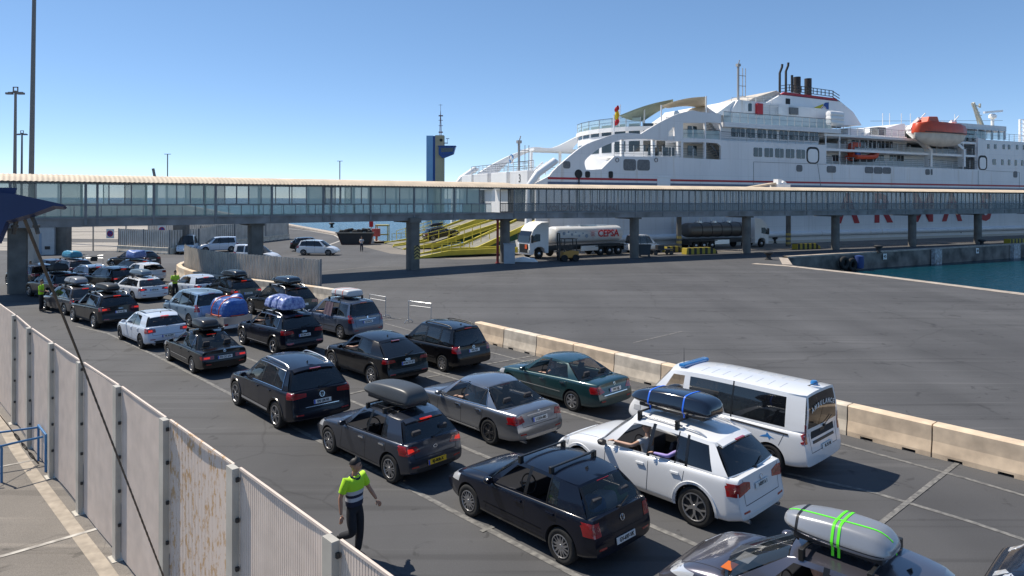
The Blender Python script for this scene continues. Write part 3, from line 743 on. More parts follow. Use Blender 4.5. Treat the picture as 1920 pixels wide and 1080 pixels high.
c = qcar('audi1', base('suv', paint=BLK, bars=(-.05, -.85), rails=(-1.5, .0), brake=1, ptext='SI AA 406', badge=(.98, .035, 'rings'), rim=('5', 10), plate=(0, .82), open=('L1',)), 176, 616, 50, 'black estate off-roader with chrome window trim beside the white hatchback')
box_on(c, x=-.5, L=1.9, Wd=.75, H=.34, m=M['rack'], label='glossy black roof box on the off-roader beside the white hatchback', style='round')
c = qcar('volvo', base('wagon', W=1.86, H=1.50, paint=BROWN, bars=(-.0, -.8), brake=1, rim=('5', 5), rails=(-1.5, .0), roof=(1.42, 1.46, 1.40, -.3)), 121, 591, 52, 'brown grey estate car with a silver roof box, half in bridge shade')
box_on(c, x=-.45, L=1.9, Wd=.8, H=.38, m=mat('box_silver_grey', (.22, .23, .25), .35, .3), label='silver grey roof box with a centre strap on the brown grey estate', style='round', straps=[(M['rack'], -.2)])
c = qcar('dark1', base('suv', paint=NAVY, bars=(-.1, -.9), rim=('5', 5)), 92, 563, 56, 'dark blue off-roader with a black roof bag in the bridge shade')
b = tag(link('roof_bag', lumpy('roof_bag', 1.2, 1.0, .45, mat('bag_black', (.012, .012, .015), .6), 3)), 'black soft roof bag on the shaded dark blue off-roader', 'roof bag'); on_car(c, b, -.5, 0, 1.72)
# second lane
c = qcar('cclass', base('sedan', wb=2.84, fo=.80, ro=1.05, W=1.81, H=1.44, wr=.33, paint=SILVER, rim=('2', 5, True), ptext='1-ULN-885', badge=(.90, .045, 'star'), chrome='full', handlem=M['chrome'], A=(.84, .10), D=(-1.72, -.98), shelf=-1.72, mould=(.30, .30, .03, M['chrome']),
    wins=[(.56, .0, -.26, -.32), (-.34, -.40, -1.0, -1.0), (-1.03, -1.03, -1.30, -1.04)], deck=[(-2.5, .94), (-2.38, .99), (-1.72, 1.03)], clearn=3, open=('L1',), plate=(0, .74), tail=([(.0, .74), (.30, .76), (.20, .90), (.0, .90)], [(.54, .74), (.9, .68), (.9, .86), (.60, .90)]), exh=(1, -1), diff='chrome', clusters=[('B', [(-.42, .865), (.42, .865), (.42, .885), (-.42, .885)], M['chrome'])]), 918, 833, 43,
    'silver grey saloon with chrome window trim between the hatchback with box and the green saloon')
c = qcar('q3', base('suv', wb=2.68, fo=.87, ro=.95, W=1.85, H=1.58, wr=.36, paint=BLK, ptext='HOM PA 871', badge=(.93, .035, 'rings'), rim=('5', 10), chrome=None, A=(.80, .16), D=(-2.05, -1.25), roof=(1.50, 1.535, 1.45, -.1), belt=[(-2.3, 1.06), (-1.3, 1.06), (1.0, .98), (1.8, .9)],
    hood=[(.80, 1.09), (1.3, 1.02), (1.9, .92), (2.25, .76)], wins=[(.56, .04, -.32, -.36), (-.40, -.44, -1.22, -1.05)], open=('L1',), plate=(0, .82), tail=([(.0, .88), (.22, .90), (.16, 1.0), (.0, 1.0)], [(.50, .90), (.92, .86), (.92, 1.0), (.54, .98)]), arch=BLK, rtop=.10), 697, 724, 43.5,
    'black coupe-backed off-roader with the driver resting an arm on the window')
c = qcar('q5', base('suv', wb=2.81, paint=NAVY, rails=(-1.5, .0), bars=(-.05, -.9), ptext='EK 844 HG', badge=(.96, .035, 'rings'), rim=('5', 5), open=('L1', 'L2'), plate=(0, .82), mould=(.40, .40, .03, M['alu']), clusters=[('B', [(.50, .52), (.80, .52), (.80, .57), (.50, .57)], M['lampred']), ('B', [(-.80, .52), (-.50, .52), (-.50, .57), (-.80, .57)], M['lampred'])]), 513, 665.5, 46,
    'dark blue off-roader carrying pale blue wrapped bundles on its roof')
q5 = c
c = qcar('espace', base('mpv', paint=LBLUE, rim=('5', 5), wr=.32, alltint=1), 355, 613, 48, 'light blue people carrier towing the small trailer of blue bundles')
c = qcar('a4', base('wagon', paint=WHITE, bars=(-.0, -.8), brake=1, rim=('5', 5), ptext='MZ KA 90', rails=(-1.4, .0), railm='rack', badge=(.84, .03, 'rings')), 249, 566, 52, 'white estate car with a blue grey roof box and lit brake lamps')
box_on(c, x=-.4, L=2.0, Wd=.78, H=.36, m=mat('box_blue_grey', (.12, .17, .22), .32), label='blue grey roof box on the white estate car', style='round')
c = qcar('white2', base('hatch', paint=WHITE, rim=('5', 5)), 262, 531, 56, 'plain white hatchback beside the attendant by the curved barrier')
c = qcar('black3', base('suv', paint=BLK, brake=1, rim=('5', 5), rails=(-1.4, .1)), 200, 549, 56, 'black off-roader behind the white estate with its high brake lamp lit')
c = qcar('blackbundle', base('wagon', paint=BLK, brake=1, H=1.5, bars=(0, -.8)), 246, 524, 58, 'black estate carrying a bright blue wrapped bundle')
b = tag(link('roof_bundle', lumpy('roof_bundle', 1.4, 1.15, .62, tarp('tarp_bright_blue', (.01, .06, .34), (.22, .30, .50), 14), 4, pinch=(-.3, .3))), 'bright blue wrapped bundle on the far black estate', 'bundle'); on_car(c, b, -.55, 0, 1.56)
c = qcar('suvfar', base('suv', paint=BLK, wb=2.9), 258, 506, 72, 'black off-roader turning in furthest back, behind the blue bundle')
c = qcar('brake2', base('hatch', paint=STEEL, brake=1, rails=(-1.2, 0)), 158, 537, 58, 'blue grey hatchback with bright right brake lamp in the far queue')
c = qcar('teal', base('suv', paint=mat('paint_pewter', (.10, .10, .12), .35, .5, coat=1), bars=(-.1, -.9), wb=2.8), 122, 528, 58, 'pewter grey off-roader carrying a teal and blue bundle')
b = tag(link('roof_bundle', lumpy('roof_bundle', 1.7, 1.1, .55, tarp('tarp_teal', (.02, .16, .22), (.05, .25, .45), 5), 5, pinch=(-.5, 0, .5))), 'teal and blue striped bundle on the pewter off-roader', 'bundle'); on_car(c, b, -.6, 0, 1.72)
# third lane
c = qcar('green', base('sedan', paint=GREEN, ptext='1341 DJL', badge=(.88, .04, 'star'), rim=('W', 7), handlem=M['chrome'], mould=(.52, .52, .025, M['chrome']), open=('L1',), clusters=[('B', [(-.55, .60), (.55, .60), (.55, .62), (-.55, .62)], M['chrome'])],
    tail=([(.0, .70), (.30, .74), (.10, .88), (.0, .90)], [(.50, .70), (.86, .66), (.86, .86), (.66, .88)])), 1073, 771, 44, 'dark green saloon behind the silver grey saloon, next to the concrete blocks')
c = qcar('touran', base('mpv', wb=2.68, fo=.86, ro=.85, W=1.79, H=1.66, wr=.315, paint=BLK, rim=('W', 8), brake=0, rails=(-1.5, .1), railm='rack', ptext='WIL 933', badge=(.92, .055, 'vw'), plate=(0, .80), belt=[(-2.3, .98), (-1.3, .97), (1.2, .91), (1.9, .84)], A=(1.02, .28), hood=[(1.02, 1.02), (1.5, .93), (1.9, .84), (2.25, .66)],
    D=(-1.92, -1.66), roof=(1.56, 1.605, 1.56, -.5), wins=[(.68, .16, -.18, -.24), (-.26, -.32, -1.02, -1.04), (-1.12, -1.14, -1.66, -1.56)], mould=(.5, .5, .03, M['plastic']), tail=([(.0, .76), (.14, .76), (.14, 1.0), (.0, 1.0)], [(.62, .76), (.88, .76), (.88, 1.02), (.66, 1.0)]), lampk=(.8, .45), refl=0), 830, 697, 44.5,
    'black people carrier with roof rails and white wheel covers next to the first concrete block')
c = qcar('c8', base('mpv', wb=2.82, fo=1.0, ro=.91, W=1.86, H=1.73, paint=STEEL, rim=('W', 6), bars=(-.1, -.9), ptext='CJ-758-FG', badge=(1.0, .05, 'lion'), handlem=M['chrome'], mould=(.52, .52, .03, M['plastic']), clusters=[('B', [(-.45, .90), (.45, .90), (.45, .92), (-.45, .92)], M['chrome']), ('B', [(.52, 1.14), (.64, 1.14), (.64, 1.26), (.52, 1.26)], M['platew'])], open=('L1', 'L2')), 638.5, 636, 47,
    'steel blue people carrier with a cloth hung over its side window')
box_on(c, x=-.6, L=1.45, Wd=.95, H=.34, m=mat('box_pale', (.48, .50, .52), .45), label='pale grey square roof box with orange straps on the steel blue people carrier', style='square', straps=[(mat('strap_orange', (.7, .10, .03), .6), -.3), (MATS['strap_orange'], .3)])
q = MB(); q.grid(lambda u, v: Vector((-.10 - .62*u, .935 - .16*v + .012*math.sin(u*14), 1.02 + .56*v - .05*u*(1-v))), 12, 5)
b = tag(q.build('window_cloth', mat('cloth_plum', (.10, .07, .10), .9, noise=.3, scale=12), None, True), 'plum cloth hung over the side window of the steel blue people carrier', 'cloth'); on_car(c, b, 0, .02, 0)
c = qcar('gle', base('suv', wb=2.92, W=1.93, H=1.76, wr=.38, paint=BLK, bars=(-.1, -.95), rails=(-1.5, .1), rim=('5', 10), mould=(.36, .36, .07, M['alu']), roof=(1.65, 1.70, 1.63, -.4), chrome=None), 470, 589.6, 49, 'black off-roader with silver running boards and a wide roof box', wheel='FL')
box_on(c, x=-.6, L=1.9, Wd=.92, H=.36, m=mat('box_gloss_black', (.008, .01, .014), .2, coat=1), label='wide gloss black roof box above silver running boards', style='wedge')
c = qcar('amg', base('suv', wb=2.87, W=1.89, H=1.64, paint=BLK, bars=(-.1, -.9), ptext='RW 6 KAT', brake=1, chrome=None), 424, 577, 49, 'black off-roader with a ribbed black roof box in front of the striped fence')
box_on(c, x=-.55, L=2.0, Wd=.9, H=.36, m=mat('box_ribbed', (.01, .011, .012), .3, coat=.6), label='black roof box on the off-roader before the striped fence', style='wedge')
c = qcar('golf5', base('hatch', paint=WBLUE, brake=1, wins=[(.50, -.02, -.50, -.52), (-.60, -.62, -1.10, -1.0)]), 358, 561, 52, 'pale blue white hatchback behind the light blue people carrier')
# fourth lane
c = qcar('ambulance', dict(wb=3.30, fo=.93, ro=.90, W=1.96, H=1.98, wr=.335, clear=.22, mid=.62, paint=WHITE, belt=[(-2.8, 1.10), (1.5, 1.06), (2.4, .98)], hood=[(1.90, 1.14), (2.15, 1.06), (2.45, .96), (2.7, .74)], A=(1.92, 1.20), D=(-2.46, -2.42), roof=(1.86, 1.92, 1.90, 0), tum=.16,
    wins=[(1.52, 1.04, .78, .74), (.58, .58, -.62, -.62), (-.66, -.66, -2.0, -1.98)], bodypillars=(2,), doors=[(1.64, 1.50), (.76, .76), (-.64, -.64), (-2.04, -1.4)], handles=(.88, -.52), tail=([(.0, .86), (.10, .86), (.10, 1.28), (.0, 1.28)], [(.82, .86), (.97, .86), (.97, 1.28), (.84, 1.28)]),
    plate=(-.1, .66), ptext='AL 25 HK', pblue=0, rim=('W', 5, True), spoiler=0, rtop=.02, rrake=.02, rtap=.04, rstep=.06, rwin=(.10, .93), rwm=.07, rwedge=0, open=('L1',), mirrorm=M['plastic'], rtb=.03, rbb=.03, handlem=M['plastic'], fin=2, refl=0, nohigh=1, wtb=.14,
    clusters=[('B', [(-.55, .80), (.55, .80), (.55, .86), (-.55, .86)], M['plastic']), ('L', [(-2.1, .98), (-.66, 1.0), (-.66, 1.04), (-2.1, 1.02)], M['plastic']), ('B', [(-.08, 1.0), (.14, 1.0), (.14, 1.08), (-.08, 1.08)], M['plastic'])]), 1443, 886, 43,
    'white ambulance van with a blue light bar in the far right lane', 'ambulance', 'ambulance', group=None)
amb = c
c = qcar('x5', base('suv', wb=2.93, fo=.92, ro=.98, W=1.93, H=1.76, wr=.385, paint=WHITE, bars=(.05, -.88), barh=.10, ptext='14397 A 1', pblue=0, badge=(1.0, .045, 'disc'), plate=(0, .88), rim=('Y', 5), arch=WHITE, chrome=None, alltint=1, mirrorm=M['plastic'], fin=0, open=('L1', 'L2', 'R1'), diff='platew', A=(.96, .24), clad=0,
    roof=(1.66, 1.70, 1.62, -.4), belt=[(-2.4, 1.14), (-1.3, 1.12), (1.0, 1.02), (1.8, .95)], D=(-2.16, -1.72), wins=[(.62, .08, -.30, -.34), (-.38, -.42, -.98, -.96), (-1.01, -.99, -1.22, -1.16), (-1.28, -1.22, -1.84, -1.60)], rails=(-1.5, .15), tum=.22, hdrop=.17, exh=(1, -1),
    tail=([(.0, .88), (.22, .90), (.16, 1.04), (.0, 1.04)], [(.44, .88), (.94, .80), (.94, 1.04), (.66, 1.06), (.50, 1.02), (.44, 1.0)]), revlamp=0, mould=(.36, .36, .06, M['alu'])), 1303, 987, 43.5, 'white off-roader with a black roof box held by blue straps')
x5 = c
box_on(c, x=-.42, L=2.05, Wd=.80, H=.42, m=mat('box_gloss_black2', (.006, .008, .016), .12, coat=1), label='gloss black roof box with two blue straps on the white off-roader', style='wedge', straps=[(mat('strap_blue', (.02, .15, .75), .5), .45), (MATS['strap_blue'], -.42)])
c = qcar('altea', base('hatch', wb=2.58, fo=.86, ro=.86, W=1.80, H=1.56, wr=.325, paint=GUN, bars=(-.05, -.92), barh=.08, open=('L1', 'L2'), belt=[(-2.1, 1.0), (-1.2, 1.0), (.9, .92), (1.6, .84)], hood=[(.92, 1.04), (1.4, .95), (1.8, .84), (2.15, .66)], A=(.96, .12), roof=(1.48, 1.52, 1.45, -.4), wbb=.34,
    D=(-1.86, -1.5), head=([(-.66, .68), (-.24, .66), (-.30, .80), (-.70, .82)], [(.44, .64), (.62, .64), (.62, .78), (.47, .74)])), 1490, 1197, 46, 'gunmetal hatchback at the bottom right carrying a silver roof box with green straps')
alt = c; c['root'].location = (4.36, 9.93, 0)
box_on(c, x=-.36, L=1.48, Wd=.76, H=.36, m=mat('box_silver', (.30, .31, .33), .3, .35, coat=.3), label='silver roof box with bright green straps on the gunmetal hatchback', y=.09, style='round', straps=[(mat('strap_green', (.12, .85, .02), .5), 'long'), (MATS['strap_green'], -.02), (MATS['strap_green'], -.10), (M['rack'], .48)])
c = qcar('corner', base('hatch', paint=NAVY), 2045, 1215, 44, 'dark navy car whose bonnet just enters the bottom right corner')

cars['corner']['root'].location = cars['corner']['root'].location + Vector((1.3, -1.75, 0))

qcar('shade2', base('suv', paint=BLK), 50, 541, 58, 'black off-roader deepest in the shade behind the big left column')
qcar('shade3', base('hatch', paint=NAVY, brake=1), 86, 522, 62, 'dark hatchback furthest left of the queue, behind the roof bag car')
# ================================================================ ground, water, walls
def asphalt(name, c1, c2, sc=1.0):
    m = mat(name, c1, .88); n = m.node_tree; b = n.nodes['Principled BSDF']
    tc = n.nodes.new('ShaderNodeTexCoord')
    def noise(scale, det=8, st=None, dist=0):
        mp = n.nodes.new('ShaderNodeMapping'); n.links.new(tc.outputs['Object'], mp.inputs[0])
        if st: mp.inputs['Scale'].default_value = st[:3]; mp.inputs['Rotation'].default_value = (0, 0, st[3])
        t = n.nodes.new('ShaderNodeTexNoise'); t.inputs['Scale'].default_value = scale; t.inputs['Detail'].default_value = det; t.inputs['Distortion'].default_value = dist
        n.links.new(mp.outputs[0], t.inputs['Vector']); return t.outputs[0]
    def ramp(s, a, b_, ca, cb):
        r = n.nodes.new('ShaderNodeValToRGB'); r.color_ramp.elements[0].position = a; r.color_ramp.elements[1].position = b_
        r.color_ramp.elements[0].color = (*ca, 1); r.color_ramp.elements[1].color = (*cb, 1); n.links.new(s, r.inputs[0]); return r.outputs[0]
    def mul(a, b_, f=1.0):
        x = n.nodes.new('ShaderNodeMixRGB'); x.blend_type = 'MULTIPLY'; x.inputs[0].default_value = f; n.links.new(a, x.inputs[1]); n.links.new(b_, x.inputs[2]); return x.outputs[0]
    base_ = ramp(noise(.12*sc, 6), .3, .7, c1, c2)
    streak = ramp(noise(.35, 5, (1, .08, 1, R(20))), .35, .65, (.86,)*3, (1.06,)*3)
    streak2 = ramp(noise(.5, 5, (.08, 1, 1, R(45))), .38, .62, (.88,)*3, (1.05,)*3)
    fine = ramp(noise(60, 3), .3, .7, (.72,)*3, (1.25,)*3); spots = ramp(noise(1.3, 4, None, 1.2), .31, .36, (.66,)*3, (1, 1, 1))
    vo = n.nodes.new('ShaderNodeTexVoronoi'); vo.feature = 'DISTANCE_TO_EDGE'; vo.inputs['Scale'].default_value = .09*sc; wp = n.nodes.new('ShaderNodeMixRGB'); wp.blend_type = 'ADD'; wp.inputs[0].default_value = .8
    tn = n.nodes.new('ShaderNodeTexNoise'); tn.inputs['Scale'].default_value = .6; tn.inputs['Detail'].default_value = 6; n.links.new(tc.outputs['Object'], tn.inputs['Vector']); n.links.new(tc.outputs['Object'], wp.inputs[1]); n.links.new(tn.outputs['Color'], wp.inputs[2]); n.links.new(wp.outputs[0], vo.inputs['Vector'])
    crack = ramp(vo.outputs['Distance'], .0, .004, (.74,)*3, (1, 1, 1)); marks = ramp(noise(.9, 3, (.05, 1.6, 1, R(-38)), 1.5), .58, .66, (1, 1, 1), (.78,)*3); pale = ramp(noise(1.6, 3, (.06, 1.5, 1, R(12)), 1.0), .60, .72, (1, 1, 1), (1.28, 1.27, 1.25))
    o = mul(mul(mul(mul(mul(mul(mul(base_, streak), streak2), fine), spots), crack), marks), pale)
    n.links.new(o, b.inputs['Base Color'])
    bp = n.nodes.new('ShaderNodeBump'); bp.inputs['Strength'].default_value = .25; bp.inputs['Distance'].default_value = .01
    n.links.new(noise(90, 3), bp.inputs['Height']); n.links.new(bp.outputs[0], b.inputs['Normal']); return m
ASPH = asphalt('asphalt', (.066, .066, .069), (.090, .090, .093)); CONC = asphalt('apron_concrete', (.17, .15, .13), (.22, .195, .165)); PAVE = asphalt('pavement_concrete', (.165, .148, .13), (.20, .18, .158), 3)
WLINE = mat('worn_line', (.155, .15, .14), .85, noise=1, scale=7, dirt=(.078, .077, .077)); WLINE2 = mat('clear_line', (.42, .40, .36), .85, noise=.7, scale=5, dirt=(.22, .2, .18))
WALLC = mat('quay_concrete', (.20, .18, .16), .9, noise=.5, scale=.6, bump=.4, dirt=(.06, .055, .05)); EDGE = mat('quay_edge', (.42, .36, .30), .85, noise=.35, scale=1.5, bump=.2)
BLOCK = mat('barrier_concrete', (.72, .565, .40), .85, noise=.25, scale=2.2, bump=.25, dirt=(.50, .39, .28)); BLOCKG = mat('barrier_concrete_pale', (.70, .61, .49), .85, noise=.25, scale=2.6, bump=.2, dirt=(.47, .41, .33))
US, VS = Vector((.905, .4253, 0)).normalized(), Vector((-.4253, .905, 0)).normalized(); S0 = Vector((2.9, 83.97, 0))
def uv(u, v, z=0): return S0 + US*u + VS*v + Vector((0, 0, z))
def xy(p): return (p[0], p[1])
quay = [(-500, -40), (60, -40), (52, 5), (42, 28), (35, 47.4), (31.1, 58.1), (27, 66.4), (30, 75.4), (43, 82.8), (71.7, 98.5), (300, 222)]
quay += [xy(uv(330, -.9)), xy(uv(-9, -.9)), xy(uv(-9, 15)), (-18, 98.5), (-29.5, 121), (-53, 165), (-110, 272), (-330, 690), (-1500, 1400), (-1500, -40)]
vs_, fs_, _ = cdt(quay, 40)
mb = MB(); V = [mb.v((x, y, 0)) for x, y in vs_]
for f in fs_: mb.b.faces.new([V[i] for i in f])
tag(mb.build('ground', ASPH), kind='structure')
mb = MB()
for a, b in zip(quay[1:19], quay[2:20]): mb.quad((a[0], a[1], -.001), (b[0], b[1], -.001), (b[0], b[1], -6), (a[0], a[1], -6))
tag(mb.build('quay_wall', WALLC), kind='structure')
# kerb strips along the quay edge
def band(pts, w, z0, z1, m, name, kind='structure', side_=1, **kw):
    mb = MB(); P = [Vector((p[0], p[1], 0)) for p in pts]; rows = []
    for i, p in enumerate(P):
        d = (P[min(i+1, len(P)-1)] - P[max(i-1, 0)]).normalized(); nn = Vector((-d.y, d.x, 0))*side_; rows.append((p, p + nn*w))
    for (a, b), (c, d) in zip(rows, rows[1:]):
        u_ = Vector((0, 0, z1)); l_ = Vector((0, 0, z0))
        mb.quad(a+u_, c+u_, d+u_, b+u_)
        if z1 - z0 > .02: mb.quad(a+l_, c+l_, c+u_, a+u_); mb.quad(b+l_, d+l_, d+u_, b+u_)
    o = mb.build(name, m); return tag(o, kind=kind, **kw) if kind else tag(o, **kw)
band([(60, -40), (52, 5), (42, 28), (35, 47.4), (31.1, 58.1), (27, 66.4), (24.3, 69)], 1.1, 0, .02, EDGE, 'quay_edge')
band([(27.3, 67.5), (30, 75.4)], .9, 0, .02, EDGE, 'quay_edge')
band([(30, 75.4), (43, 82.8), (71.7, 98.5), (300, 222)], .7, 0, .16, EDGE, 'quay_kerb')
band([(-18, 98.5), (-29.5, 121), (-53, 165), (-110, 272), (-330, 690)], 1.6, 0, .25, EDGE, 'quay_kerb')
ap = [xy(uv(330, -1.0)), xy(uv(-9.5, -1.0)), xy(uv(-9.5, 14.5)), (-17, 97), (-20, 92), (-14, 80), (-6, 72.5), (3, 73.6), (30, 85.5), (70, 104.5), (300, 212)]
vs_, fs_, _ = cdt(ap, 40); mb = MB(); V = [mb.v((x, y, .004)) for x, y in vs_]
for f in fs_: mb.b.faces.new([V[i] for i in f])
tag(mb.build('ship_berth_apron', CONC), kind='structure')
# bright yard beyond, on the left
mb = MB(); mb.quad((-400, 80, .004), (-44, 83, .004), (-39, 110, .004), (-58, 165, .004)); mb.b.faces.ensure_lookup_table()
tag(mb.build('concrete_yard', asphalt('yard_concrete', (.30, .27, .23), (.36, .325, .28))), kind='structure')
mb = MB(); q_ = [(-62, 98), (-46, 99), (-47, 104), (-110, 112), (-150, 110)]; mb.b.faces.new([mb.v((x, y, .008)) for x, y in q_]); tag(mb.build('yard_asphalt_patch', asphalt('old_asphalt', (.07, .068, .066), (.09, .087, .084))), kind='structure')
# pavement on the near side of the mesh fence
FP = [(-19.2, 25.2), (-16.6, 22.3), (-14.05, 19.65), (-12.3, 17.75), (-10.5, 15.9), (-8.72, 14.1), (-6.95, 12.32), (-5.2, 10.5), (-3.42, 8.65), (-1.73, 6.85), (-.05, 5.05), (1.65, 3.3)]
mb = MB(); mb.b.faces.new([mb.v((x, y, .004)) for x, y in [FP[0]] + FP[1:] + [(3.3, -10), (-60, -10), (-60, 25)]]); tag(mb.build('pavement', PAVE), kind='structure')
# water and distant shore
wm = mat('sea_water', (.001, .036, .055), .2, spec=.28); n = wm.node_tree; b_ = n.nodes['Principled BSDF']
tc = n.nodes.new('ShaderNodeTexCoord'); t = n.nodes.new('ShaderNodeTexNoise'); t.inputs['Scale'].default_value = .55; t.inputs['Detail'].default_value = 8; mp = n.nodes.new('ShaderNodeMapping'); mp.inputs['Scale'].default_value = (1, 1.8, 1)
n.links.new(tc.outputs['Object'], mp.inputs[0]); n.links.new(mp.outputs[0], t.inputs['Vector']); bp = n.nodes.new('ShaderNodeBump'); bp.inputs['Strength'].default_value = 1; bp.inputs['Distance'].default_value = .35
n.links.new(t.outputs[0], bp.inputs['Height']); n.links.new(bp.outputs[0], b_.inputs['Normal']); b_.inputs['Specular Tint'].default_value = (.35, .7, .95, 1)
mb = MB(); mb.quad((-12000, -500, -1.85), (12000, -500, -1.85), (12000, 14000, -1.85), (-12000, 14000, -1.85)); tag(mb.build('sea', wm), kind='structure')
# painted lines
def line(name, pts, w=.12, m=WLINE, z=.008): return band(pts, w, z, z, m, name, kind='structure')
gp = lambda *L: [xy(G(*p)) for p in L]
line('lane_line', gp((140, 612), (200, 626), (287, 667), (383, 716), (800, 937), (1067, 1078), (1300, 1200)), .13)
line('lane_line', gp((456, 670), (650, 750.6), (858, 837), (1203, 982), (1500, 1110)), .13)
line('lane_line', gp((700, 665), (1000, 757), (1350, 862), (1639, 926), (1814, 979), (2100, 1075)), .12)
line('lane_line', gp((720, 607), (917, 661), (1177, 730), (1573, 833), (1818, 901), (2100, 985)), .12)
for a, b in (((648, 742), (690, 732)), ((800, 709), (850, 700)), ((913, 684), (1007, 667)), ((905, 999), (930, 989)), ((1640, 997), (1802, 868)), ((700, 604), (760, 597)), ((293, 667), (330, 662)), ((860, 688), (900, 676)), ((1120, 752), (1190, 733))): line('bay_line', gp(a, b), .11, WLINE, .012)
line('yard_line', gp((1190, 643), (1280, 622)), .10); line('yard_line', gp((600, 510), (700, 500), (790, 503)), .2)
line('yard_line', gp((870, 520), (1000, 512)), .12)
line('pavement_line', gp((-60, 1062), (0, 1047), (95, 1020), (190, 992)), .10, WLINE2, .013); line('pavement_line', gp((-40, 885), (65, 864)), .08, WLINE2, .013)
line('curved_line', gp((530, 428), (580, 433), (625, 441), (640, 450), (615, 459), (570, 466)), .35, WLINE2)
band([(p[0]-.30, p[1]-.30) for p in FP], .24, .008, .008, mat('pale_kerb', (.36, .31, .25), .9, noise=.3, scale=4), 'pavement_kerb_strip')
# ================================================================ mesh fence in the foreground
PF = mat('fence_cream', (.68, .57, .485), .6, noise=.12, scale=3); PP = mat('fence_post_paint', (.48, .45, .39), .5, noise=.2, scale=2)
RUST = mat('fence_rust', (.68, .57, .485), .7); n = RUST.node_tree; b_ = n.nodes['Principled BSDF']; tc = n.nodes.new('ShaderNodeTexCoord')
mp = n.nodes.new('ShaderNodeMapping'); mp.inputs['Scale'].default_value = (5.5, 5.5, 3.0); t = n.nodes.new('ShaderNodeTexNoise'); t.inputs['Scale'].default_value = 1.6; t.inputs['Detail'].default_value = 9; t.inputs['Roughness'].default_value = .75
n.links.new(tc.outputs['Object'], mp.inputs[0]); n.links.new(mp.outputs[0], t.inputs['Vector']); r_ = n.nodes.new('ShaderNodeValToRGB'); r_.color_ramp.elements[0].position = .52; r_.color_ramp.elements[1].position = .57
r_.color_ramp.elements[0].color = (.68, .57, .485, 1); r_.color_ramp.elements[1].color = (.52, .33, .17, 1); n.links.new(t.outputs[0], r_.inputs[0]); n.links.new(r_.outputs[0], b_.inputs['Base Color'])
fr = empty('mesh_fence', (FP[5][0], FP[5][1], 0), label='cream slatted metal fence running down the near left side', cat='fence')
FH = 3.05; rnd = random.Random(2); fo = Vector((FP[5][0], FP[5][1], 0))
for i, (a, b) in enumerate(zip(FP, FP[1:])):
    a = Vector((*a, 0)) - fo; b = Vector((*b, 0)) - fo; d = (b-a); L = d.length; d.normalize(); nn = Vector((-d.y, d.x, 0))
    mb = MB(); k = int((L-.2)/.052); sag = rnd.uniform(.0, .05); bow = rnd.uniform(-.02, .05)
    for j in range(k + 1):
        t_ = j/k; c_ = a + d*(.11 + (L-.2)*t_) + nn*(bow*math.sin(math.pi*t_)); h = FH - sag*math.sin(math.pi*t_) - .015
        mb.T = Matrix.Translation(c_) @ Matrix.Rotation(math.atan2(d.y, d.x), 4, 'Z'); mb.box(-.0195, .0195, -.003, .003, .04, h)
    mb.T = Matrix.Identity(4)
    mb.bar(a + d*.1 + Vector((0, 0, FH)), b - d*.1 + Vector((0, 0, FH - .01)), .03, .03)
    mb.build('fence_panel', [RUST if i == 7 else PF], fr)
for i, a in enumerate(FP):
    d = (Vector(FP[min(i+1, len(FP)-1)]) - Vector(FP[max(0, i-1)])).normalized(); mb = MB(); mb.T = Matrix.Translation(Vector((*a, 0)) - fo) @ Matrix.Rotation(math.atan2(d.y, d.x), 4, 'Z')
    mb.box(-.095, .095, -.10, -.012, 0, FH+.01)
    for z in (.6, 1.2, 1.8, 2.4, 2.9): mb.box(.095, .13, -.06, -.02, z, z+.05, mi=1)
    mb.box(-.15, .15, -.16, .16, 0, .015); mb.build('post', [PP, M['plastic']], fr)
# ================================================================ covered footbridge
CREAM = mat('roof_cream', (.60, .49, .36), .7, noise=.18, scale=.8); STEELW = mat('bridge_steel', (.20, .205, .21), .5, noise=.25, scale=1.5); BEAM = mat('bridge_beam', (.27, .26, .255), .7, noise=.3, scale=.8, dirt=(.16, .15, .14)); STEELD = mat('bridge_steel_dark', (.20, .205, .215), .5, noise=.3, scale=1.5); DARKB = mat('bridge_soffit', (.07, .07, .075), .8)
COLC = mat('column_concrete', (.16, .15, .135), .85, noise=.3, scale=1.2, bump=.3)
BG1 = mat('bridge_glass_green', (.36, .53, .46), .08, trans=.48, spec=.8); BG2 = mat('bridge_glass_clear', (.26, .32, .33), .04, trans=.66, spec=.7); BG3 = mat('bridge_rail_mesh', (.20, .24, .24), .35, trans=.5); BG0 = mat('bridge_glass_milky', (.42, .54, .48), .12, trans=.22, spec=.6)
A0, A1, A2 = Vector((-70, 68.5-.72*70, 0)), Vector((.2, 68.6, 0)), Vector((130, 68.6+.458*130, 0))
br = empty('footbridge', (0, 68.6, 0), label='long covered footbridge with cream corrugated roof on concrete columns', cat='footbridge'); bo = Vector((0, 68.6, 0))
